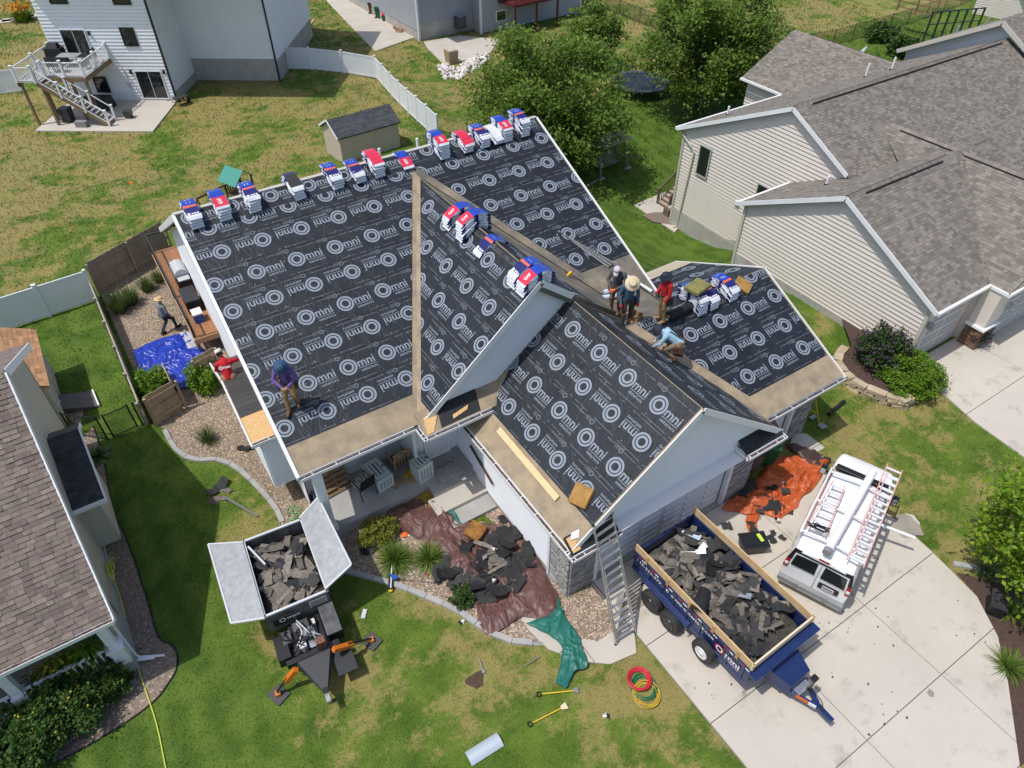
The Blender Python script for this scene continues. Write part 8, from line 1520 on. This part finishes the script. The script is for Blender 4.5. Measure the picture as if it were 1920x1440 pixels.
mb=MB(); mb.box((0,.27,.26),(.4,.2,.01)); ob('flap',mb,mat('cardboard',(.36,.23,.12)),bx)
p=onroof(1067,519); dr_=thing('nail_gun','yellow and black nail gun lying on the roof','tool',p,.4); mb=MB(); mb.box((0,0,.1),(.28,.1,.12)); ob('body',mb,mat('tool_yellow',(.65,.42,.02),.4),dr_); mb=MB(); mb.box((-.1,0,.04),(.08,.22,.06)); mb.tube([(.1,0,.1),(.22,0,.08)],.035,8); mb.box((.02,.09,.08),(.1,.1,.1)); ob('magazine',mb,blackm,dr_)
# long handled tools on the lawn
yel=mat('yellow_handle',(.70,.46,.03),.45); steel=mat('worn_steel',(.35,.34,.33),.4,met=.6)
def tool(name,label,a,b,head,hm=steel,hn=yel,grip=True):
    a,b=G(*a,.05),G(*b,.05); t=thing(name,label,'tool',a); mb=MB(); mb.tube([a,b],.019,8); ob('handle',mb,hn,t,w=True); d=(b-a).normalized(); s=Vector((-d.y,d.x,0))
    if grip: mb=MB(); mb.tube([a,a-d*.05+s*.06,a-d*.14+s*.06,a-d*.14-s*.06,a-d*.05-s*.06,a],.017,6); ob('grip',mb,blackm,t,w=True)
    mb=MB(); w,L=head; mb.hexa([b-s*w*.25,b+s*w*.25,b+d*L+s*w/2,b+d*L-s*w/2],[b-s*w*.25+Vector((0,0,.025)),b+s*w*.25+Vector((0,0,.025)),b+d*L+s*w/2+Vector((0,0,.02)),b+d*L-s*w/2+Vector((0,0,.02))]); ob('head',mb,hm,t,w=True); return t
tool('shingle_shovel','yellow handled tear-off shovel with dark blade lying near the green tarp',(1016,1301),(1074,1295),(.18,.16)); tool('shingle_shovel','yellow handled shovel with cream blade lying on the lawn',(999,1355),(1052,1328),(.2,.18),mat('cream_blade',(.66,.58,.38),.6))
tool('pry_tool','small pry bar with yellow end stuck in the lawn beside the soil patch',(899,1236),(905,1255),(.1,.12),steel,steel,False); tool('thin_rod','thin grey metal rod lying on the lawn',(1012,1231),(987,1247),(.02,.05),steel,steel,False)
a=G(1527,772,.95); b=G(1536,795,.08); t=thing('leaning_shovel','yellow handled shovel leaning at the stone corner of the garage wing','tool',b); mb=MB(); mb.tube([G(1529,748,1.35),b],.02,8); ob('handle',mb,yel,t,w=True); mb=MB(); mb.hexa([b+Vector((-.12,0,0)),b+Vector((.12,0,0)),b+Vector((.16,-.28,.0)),b+Vector((-.16,-.28,.0))],[b+Vector((-.12,0,.03)),b+Vector((.12,0,.03)),b+Vector((.16,-.28,.03)),b+Vector((-.16,-.28,.03))]); ob('blade',mb,steel,t,w=True)
t=thing('second_shovel','yellow handled tool lying across the leaning shovel by the garage wing','tool',G(1515,775)); mb=MB(); mb.tube([G(1514,765,.4),G(1531,775,.1)],.02,8); ob('handle',mb,yel,t,w=True); mb=MB(); mb.box(G(1524,782,.08),(.3,.16,.04)); ob('blade',mb,steel,t,w=True)
p,q=G(1553,777,.08),G(1582,753,.08); t=thing('black_pipe','short black pipe lying on the lawn by the garage wing','pipe',p); mb=MB(); mb.tube([p,q],.075,14); ob('pipe',mb,blackm,t,w=True); mb=MB(); mb.tube([q-(q-p).normalized()*.03,q+(q-p).normalized()*.02],.085,14); ob('end_collar',mb,darkm,t,w=True)
# magnetic sweeper
c=G(735,1082,.12); t=thing('magnetic_sweeper','black and blue magnetic nail sweeper standing on the kerb','sweeper',c); a,b=G(734,1062,.12),G(732,1105,.12); mb=MB(); mb.bar(a,b,.14,.12); ob('magnet_bar',mb,blackm,t,w=True); mb=MB(); mb.bar(a+Vector((0.02,0,.06)),b+Vector((.02,0,.06)),.04,.03); ob('label_strip',mb,mat('pale_rim',(.6,.61,.62)),t,w=True)
for e in (a,b): mb=MB(); mb.lathe([(.07,-.03),(.07,.03)],12,e-Vector((0,0,.05))); ob('wheel',mb,yel,t,w=True)
m_=(a+b)/2; h=G(797,1077,.75); mb=MB(); mb.tube([m_+Vector((0,0,.05)),m_.lerp(h,.3),h],.016,8); ob('handle',mb,steel,t,w=True); mb=MB(); mb.hexa([m_+Vector((0,-.15,.04)),m_+Vector((0,.15,.04)),m_.lerp(h,.22)+Vector((0,.03,0)),m_.lerp(h,.22)-Vector((0,.03,0))],[m_+Vector((0,-.15,.08)),m_+Vector((0,.15,.08)),m_.lerp(h,.22)+Vector((0,.03,.04)),m_.lerp(h,.22)+Vector((0,-.03,.04))]); ob('yoke',mb,mat('sweeper_blue',(.01,.08,.32),.4),t,w=True); mb=MB(); mb.tube([h,h+(h-m_).normalized()*.15],.022,8); ob('grip',mb,mat('tool_grip_red',(.35,.03,.02)),t,w=True)
# hose coils
def coil(label,c,r,turns,m,rad_=.018,z0=.03,name='hose_coil',sq=1.0,wob_=.03,tail=None):
    pts=[]; n=turns*22
    for i in range(n): a=2*PI*i/22; rr=r*(.86+.28*((i//22)/max(1,turns-1))+wob_*math.sin(i*.37+1)+random.uniform(-wob_,wob_)*.8); pts.append((c[0]+rr*math.cos(a)+.02*math.sin(i*.11),c[1]+rr*sq*math.sin(a),z0+.012*(i/22)+random.uniform(0,.02)))
    if tail: pts+=tail
    t=thing(name,label,'hose',c); mb=MB(); mb.tube(pts,rad_,6); ob('hose',mb,m,t,w=True,smooth=True); mb=MB(); mb.tube([pts[0],tuple(Vector(pts[0])+Vector((.08,.05,0)))],rad_*1.4,8); ob('fitting',mb,steel,t,w=True); return t
c=G(1197,1277); coil('red air hose coiled on the lawn beside the driveway',c,.3,9,mat('hose_red',(.55,.02,.04),.45),.016,.05); c2=G(1206,1290); coil('green air hose coiled under the red one',c2,.33,4,mat('hose_green',(.02,.15,.06),.45),.016,.02); c3=G(1212,1303); coil('yellow air hose coiled at the edge of the red and green coils',c3,.34,5,mat('hose_yellow',(.50,.34,.03),.45),.016,.02)
hy=mat('hose_lime',(.50,.58,.08),.45)
pts=[G(u,v,z) for u,v,z in ((205,1058,.9),(208,1075,.3),(222,1110,.06),(232,1150,.04),(243,1190,.04),(252,1222,.04),(262,1262,.04),(275,1300,.04),(290,1345,.03),(300,1385,.03),(312,1445,.03),(330,1520,.03))]
t=thing('yellow_hose','long yellow garden hose running from the olive house down the lawn','hose',pts[0]); mb=MB(); mb.tube(smooth_line(pts,6),.021,6); ob('hose',mb,hy,t,w=True,smooth=True); mb=MB(); P=[G(205,1052,1.0)]+[G(200+random.uniform(-3,16),1045+random.uniform(0,45),.9-random.random()*.7) for _ in range(14)]; mb.tube(smooth_line(P,4),.02,6); ob('hanging_loops',mb,hy,t,w=True,smooth=True)
c=G(553,963); P=[(c.x+.3*math.cos(i*.9)*random.uniform(.4,1),c.y+.4*math.sin(i*.7)*random.uniform(.4,1),.04+.01*(i%5)) for i in range(30)]; t=thing('green_hose','pale green garden hose tangled beside the porch corner','hose',c); mb=MB(); mb.tube(smooth_line(P,5),.014,5); ob('hose',mb,mat('hose_pale_green',(.22,.38,.16),.5),t,w=True,smooth=True)
ycord=mat('cord_yellow',(.52,.33,.03),.5)
for (u,v,z,r,lab) in ((775,892,.5,.33,'tangled yellow cord on the porch floor under the wooden chair'),(803,930,.12,.42,'tangled yellow cord heap in the bed beside the steps')):
    c=G(u,v,z); P=[(c.x+random.gauss(0,r*.5),c.y+random.gauss(0,r*.5),z+random.random()*.16) for i in range(60)]; t=thing('cord_tangle',lab,'cord',c); mb=MB(); mb.tube(smooth_line(P,5),.013,5); ob('cord',mb,ycord,t,w=True,smooth=True)
# porch furniture and boxes
def carton(label,c,d,rz,txt=True):
    t=thing('carton',label,'box',c,rz); mb=MB(); mb.box((0,0,d[2]/2),d); ob('body',mb,mat('white_carton',(.55,.60,.58),.7,col2=(.5,.55,.53),vs=3),t); g=mat('carton_green',(.02,.20,.10),.6); k=mat('carton_ink',(.08,.09,.1),.7)
    for sx in (-1,1): mb=MB(); mb.box((sx*d[0]*.47,0,d[2]+.003),(.02,d[1]*.96,.004)); ob('tape_stripe',mb,g,t)
    for sy in (-1,1): mb=MB(); mb.box((0,sy*d[1]*.47,d[2]+.003),(d[0]*.9,.02,.004)); ob('tape_stripe',mb,g,t)
    for i in range(3): mb=MB(); mb.box((-d[0]*.25+i*d[0]*.22,0,d[2]+.003),(.06,d[1]*.6,.004)); ob('printed_text',mb,k if i==1 else mat('carton_ink2',(.25,.27,.27),.7),t)
    for i in range(4): mb=MB(); mb.box((-d[0]*.3+i*d[0]*.2,-d[1]/2-.002,d[2]*.5),(.05,.004,d[2]*.55)); ob('printed_text',mb,mat('carton_ink2',(.25,.27,.27)),t)
    mb=MB(); mb.box((d[0]*.36,0,d[2]+.004),(.09,.09,.004),PI/4); ob('printed_diamond',mb,k,t); return t
c=G(706,880,1.0); carton('long pale carton lying beside the porch chair with the patterned cushion',(c.x,c.y-.05,.46),(.62,1.05,.62),.12); c=G(790,873,1.05); carton('pale carton standing upright between the wooden chair and the stoop',(c.x,c.y,.46),(.62,.55,.85),.15)
c=G(745,905,.46); mb=MB(); mb.box((0,0,.01),(.55,.34,.02)); o=ob('flat_cardboard',mb,mat('cardboard',(.36,.23,.12)),label='flat piece of brown cardboard on the porch floor',cat='cardboard'); o.location=(c.x,c.y,.455); o.rotation_euler=(0,0,.5)
# wooden pallet shelf leaning at the column
pm_=mat('pallet_wood',(.30,.19,.10),.85,col2=(.20,.12,.065),vs=6,isl=.15); c=G(632,905,1.0); t=thing('pallet_shelf','wooden pallet shelf leaning behind the porch column','pallet',(c.x+.05,c.y-.05,.46),.1)
for i in range(7): mb=MB(); mb.box((0,0,0),(1.0,.02,.1)); mb.xf(Matrix.Rotation(rad(-38),4,'X')@Matrix.Translation((0,0,.1+i*.19))); ob('slat',mb,pm_,t)
for x in (-.46,0,.46): mb=MB(); mb.box((0,.05,.65),(.06,.08,1.3)); mb.xf(Matrix.Rotation(rad(-38),4,'X')@Matrix.Translation((x,0,0))); ob('stringer',mb,pm_,t)
for i in range(7): mb=MB(); mb.box((0,.1,0),(1.0,.02,.07)); mb.xf(Matrix.Rotation(rad(-38),4,'X')@Matrix.Translation((0,0,.18+i*.18))); ob('back_slat',mb,pm_,t)
# black metal porch chair with patterned cushion; rustic wooden chair
c=G(682,915,.75); t=thing('porch_chair','black metal porch chair with black and white patterned cushion','chair',(c.x,c.y+.1,.46),PI+.2)
cm_=mat('patterned_cushion',(.55,.55,.54),.9,col2=(.10,.10,.10),vs=16,thr=(.45,.55),det=2); mb=MB(); mb.box((0,0,.45),(.55,.55,.14)); o=ob('seat_cushion',mb,cm_,t); o.modifiers.new('b','BEVEL').width=.04
for x in (-.3,.3):
    mb=MB(); mb.tube([(x,-.3,0),(x,-.3,.65),(x,.3,.68),(x,.38,0)],.018,6); ob('arm_frame',mb,blackm,t); mb=MB(); mb.tube([(x,.3,.4),(x*.9,.5,1.15)],.018,6); ob('back_post',mb,blackm,t)
for i in range(6): mb=MB(); mb.bar((-.28,.32+i*.035,.5+i*.12),(.28,.32+i*.035,.5+i*.12),.02,.06); ob('back_slat',mb,blackm,t)
c=G(750,868,.8); t=thing('rustic_chair','rustic log chair with pale cushion between the two cartons','chair',(c.x,c.y+.12,.46),PI); lg=mat('peeled_log',(.33,.22,.12),.8,col2=(.24,.155,.085),vs=8)
for x in (-.3,.3): mb=MB(); mb.tube([(x,-.28,0),(x,-.28,.62)],.04,8); ob('leg',mb,lg,t); mb=MB(); mb.tube([(x,.28,0),(x*.9,.42,1.15)],.04,8); ob('leg',mb,lg,t); mb=MB(); mb.tube([(x,-.34,.62),(x,.34,.66)],.04,8); ob('armrest',mb,lg,t)
for i in range(5): mb=MB(); mb.tube([(-.24+i*.12,.3,.45),(-.22+i*.11,.42,1.12)],.028,7); ob('back_spindle',mb,lg,t)
mb=MB(); mb.tube([(-.32,.42,1.12),(0,.46,1.25),(.32,.42,1.12)],.05,8); ob('top_rail',mb,lg,t); mb=MB(); mb.box((0,0,.42),(.55,.55,.06)); ob('seat',mb,mat('dark_seat',(.08,.06,.05),.8),t); mb=MB(); mb.box((.0,.18,.66),(.32,.12,.42),0,0,0,-.35); o=ob('cushion',mb,mat('grey_cushion',(.42,.41,.39),.9),t); o.modifiers.new('b','BEVEL').width=.04
# door mat on the stoop
mb=MB(); mb.box((6.98,15.35,.637),(.85,.55,.014)); dm_=ob('door_mat',mb,mat('mat_grey',(.24,.225,.21),.95,col2=(.30,.28,.26),vs=7),label='worn grey door mat on the stoop in front of the entry door',cat='mat'); 
for i in range(6): b=MB(); b.box((6.71+i*.105,15.35+.02*(-1)**i,.6475),(.05,.12,.004),.5*(-1)**i); ob('mat_print',b,mat('mat_ink',(.12,.09,.09),.9),dm_)
# bins and bag beside the garage
c=G(1432,868); bin_('green recycling bin with pale sticker under the garage eave return',(c.x,c.y,.06),.9,mat('bin_green2',(.008,.10,.035),.45),mat('bin_green2',(.008,.10,.035))); o=[x for x in bpy.data.objects if x.get('label','').startswith('green recycling bin')][0]; b=MB(); b.box((0,0,1.1),(.22,.18,.006)); ob('sticker',b,mat('sticker_blue',(.45,.62,.72),.5),o)
c=G(1402,880); bin_('black lidded brown trash bin beside the green recycling bin',(c.x,c.y,.06),.9,mat('bin_taupe',(.16,.12,.09),.5),blackm)
c=G(1483,812); bg_=thing('golf_bag','long black bag lying on the side walk beside the garage','bag',(c.x-.2,c.y,.05),-.1); mb=MB(); mb.tube([(-.6,0,.16),(-.3,0,.18),(.3,0,.17),(.55,0,.14)],[.1,.17,.16,.11],10); ob('body',mb,blackm,bg_,smooth=True); mb=MB(); mb.tube([(-.4,.1,.3),(0,.2,.36),(.4,.1,.28)],.02,5); mb.ball((.62,0,.14),(.12,.12,.1)); ob('strap',mb,darkm,bg_)
# black tote on the driveway
c=G(1412,1018,.35); t=thing('black_tote','black plastic tote with yellow label beside the dump trailer','tote',(c.x,c.y,.06),-.45); mb=MB(); mb.hexa([(-.35,-.24,0),(.35,-.24,0),(.35,.24,0),(-.35,.24,0)],[(-.4,-.28,.42),(.4,-.28,.42),(.4,.28,.42),(-.4,.28,.42)]); ob('body',mb,blackm,t); mb=MB(); mb.box((0,0,.44),(.88,.62,.05)); mb.box((0,0,.47),(.7,.45,.02)); ob('lid',mb,blackm,t); mb=MB(); mb.box((.22,.05,.485),(.12,.3,.006),.2); ob('sticker',mb,mat('lime_sticker',(.55,.75,.08),.5),t)
# pale metal sheet on the lawn
a,b=G(878,1424,.03),G(938,1386,.03); d=(b-a).normalized(); s=Vector((-d.y,d.x,0)); mb=MB(); k=8; w=.2
for i in range(k):
    t0_,t1_=i/k*2-1,(i+1)/k*2-1; z=lambda t:.09*(1-t*t)+.01
    mb.add([a+s*w*t0_+Vector((0,0,z(t0_))),b+s*w*t0_+Vector((0,0,z(t0_))),b+s*w*t1_+Vector((0,0,z(t1_))),a+s*w*t1_+Vector((0,0,z(t1_)))],[[0,1,2,3]])
ob('bent_metal_sheet',mb,mat('pale_blue_metal',(.50,.58,.63),.35,met=.2),label='pale blue curved metal sheet lying on the front lawn',cat='metal sheet',smooth=True)
p,q=G(418,930,.05),G(483,968,.05); mb=MB(); mb.bar(p,q,.07,.03); ob('metal_strip',mb,mat('grey_drip_edge',(.32,.33,.33)),label='grey metal strip lying on the lawn among shingle scraps',cat='metal strip')
c=G(683,1152); mb=MB(); mb.box((0,0,.03),(.3,.13,.06)); mb.box((0,0,.065),(.26,.09,.012)); o=ob('metal_vent_box',mb,mat('pale_rim',(.6,.61,.62)),label='small pale metal vent piece on the lawn near the outrigger',cat='vent'); o.location=c; o.rotation_euler=(0,0,.9)
def glove(label,u,v,m1,m2,z=.0):
    c=G(u,v,z); t=thing('work_glove',label,'glove',c,random.random()*6); mb=MB(); mb.ball((0,0,.03),(.07,.05,.028),8,6); ob('palm',mb,m1,t,smooth=True)
    for i in range(4): mb=MB(); mb.tube([(.05,-.04+i*.026,.03),(.1,-.05+i*.034,.03),(.135,-.055+i*.034,.015)],.013,6); ob('finger',mb,m2,t)
    mb=MB(); mb.tube([(-.0,.05,.03),(.05,.085,.025)],.014,6); ob('thumb',mb,m1,t)
for u,v,lab,z in ((868,1165,'black and white glove on the lawn beside the kerb',0),(1134,1343,'black and white wrapper glove lying alone on the front lawn',0),(926,1030,'white glove on the dark felt over the brown tarp',.35),(926,1088,'pale paper glove on the felt at the edge of the brown tarp',.3),(1460,975,'black and white glove at the lower edge of the orange tarp',.25),(1467,905,'pale glove on the orange tarp near the green bin',.3)): glove(lab,u,v,whith,blackm,z)
c=G(760,1003); t=thing('safety_vest','orange and white safety vest crumpled in the gravel','vest',c); mb=MB(); mb.ball((0,0,.05),(.18,.12,.06),8,5); mb.v=[(v[0]*random.uniform(.7,1.2),v[1]*random.uniform(.7,1.2),v[2]) for v in mb.v]; ob('orange_cloth',mb,mat('hi_vis_orange',(.75,.14,.02),.7),t); mb=MB(); mb.ball((.15,-.08,.03),(.16,.08,.04),8,5); ob('white_cloth',mb,whith,t)
c=G(1705,978); mb=MB(); mb.lathe([(.3,0),(.32,.03),(.28,.05),(.001,.055)],18); mb.v=[(v[0]*(1+.1*math.sin(5*math.atan2(v[1],v[0]))),v[1],v[2]) for v in mb.v]; o=ob('valve_cover',mb,mat('pale_concrete_lid',(.55,.52,.47),.9,col2=(.45,.42,.38),vs=5),label='pale round concrete valve cover in the lawn beside the van',cat='cover'); o.location=c
c=G(1868,1135,.2); t=thing('dark_utility_box','dark utility box in the mulch under the maple','box',(c.x,c.y,.01),.5); mb=MB(); mb.hexa([(-.3,-.22,0),(.3,-.22,0),(.3,.22,0),(-.3,.22,0)],[(-.26,-.18,.4),(.26,-.18,.4),(.26,.18,.4),(-.26,.18,.4)]); ob('body',mb,blackm,t); mb=MB(); mb.box((0,0,.42),(.6,.44,.04)); ob('lid',mb,darkm,t)
# stains and crumbs on the concrete
for i,(u,v,r) in enumerate(((1395,1300,.09),(1745,1300,.12),(1410,955,.5),(1700,985,.55),(1180,1130,.5),(1235,1120,.35))):
    c=G(u,v,.066); mb=MB(); mb.poly([(c.x+r*random.uniform(.7,1.2)*math.cos(a),c.y+r*random.uniform(.6,1.1)*math.sin(a),.0645+.0006*i) for a in np.linspace(0,2*PI,15)[:-1]]); struct('damp_stain',mb,mat('damp_concrete',(.27,.235,.19),.6,col2=(.34,.30,.25),vs=3))
for i in range(60):
    u,v=random.choice([(1500,1150),(1620,1180),(1660,1330),(1820,1170),(1330,1300),(1700,1040),(1380,970),(1560,1240)]); c=G(u+random.uniform(-60,60),v+random.uniform(-50,50),.066)
    if c.x<8.9 or c.y>8: continue
    mb=MB(); s=random.uniform(.015,.05); mb.add([(s*math.cos(a)*random.uniform(.6,1),s*math.sin(a)*random.uniform(.5,1),random.uniform(0,.01)) for a in (0,1.4,2.9,4.4)],[[0,1,2,3]]); o=ob('shingle_crumb',mb,felt,label='tiny black shingle crumb on the driveway concrete',cat='crumb',group='crumbs on the driveway'); o.location=c
# toys on the far lawn
for u,v,m_,lab in ((205,325,mat('hi_vis_orange',(.75,.14,.02)),'small orange frisbee on the back lawn'),):
    c=GT(u+40,v+18); mb=MB(); mb.lathe([(.13,0),(.14,.02),(.1,.035),(.001,.04)],14); o=ob('frisbee',mb,m_,label=lab,cat='toy'); o.location=c
# ================= GRASS BLADES (uncountable: one object) =================
def grass():
    n=2600000; X=RNG.uniform(-30,75,n); Y=RNG.uniform(-3,100,n); d2=X*X+Y*Y+CAMH**2
    k=RNG.random(n)<np.minimum(1,420.0/d2); X,Y,d2=X[k],Y[k],d2[k]; H=.0024*np.sqrt(d2)
    # keep what the camera can see
    D=np.stack([X,Y,np.full_like(X,-CAMH)],1); zc=D@FW; u=960+F_PX*(D@RT)/zc; v=720-F_PX*(D@UP)/zc; k=(zc>1)&(u>-250)&(u<2170)&(v>-150)&(v<1650)
    for P in NOGRASS:
        if k.any(): k&=~inpoly_np(X,Y,P)
    X,Y,H=X[k],Y[k],H[k]; n=len(X); tv=np.vectorize(terr)
    Z=np.where((Y>15)&(X>18)|(Y>37),1,0)*0.0; q=(Y>15)&(X>18)|(Y>37); Z[q]=tv(X[q],Y[q])
    a=RNG.uniform(0,2*PI,n); b=RNG.uniform(0,2*PI,n); w=H*.2; h=H*RNG.uniform(.5,1.3,n)
    V=np.zeros((n,3,3)); V[:,0]=np.stack([X-np.cos(a)*w,Y-np.sin(a)*w,Z],1); V[:,1]=np.stack([X+np.cos(a)*w,Y+np.sin(a)*w,Z],1)
    V[:,2]=np.stack([X+np.cos(b)*h*.7,Y+np.sin(b)*h*.7,Z+h],1)
    o=tri_obj('grass',V.reshape(-1,3),np.arange(3*n).reshape(-1,3),blade); o['label']='mown lawn grass with dry straw coloured patches'; o['category']='grass'
grass()
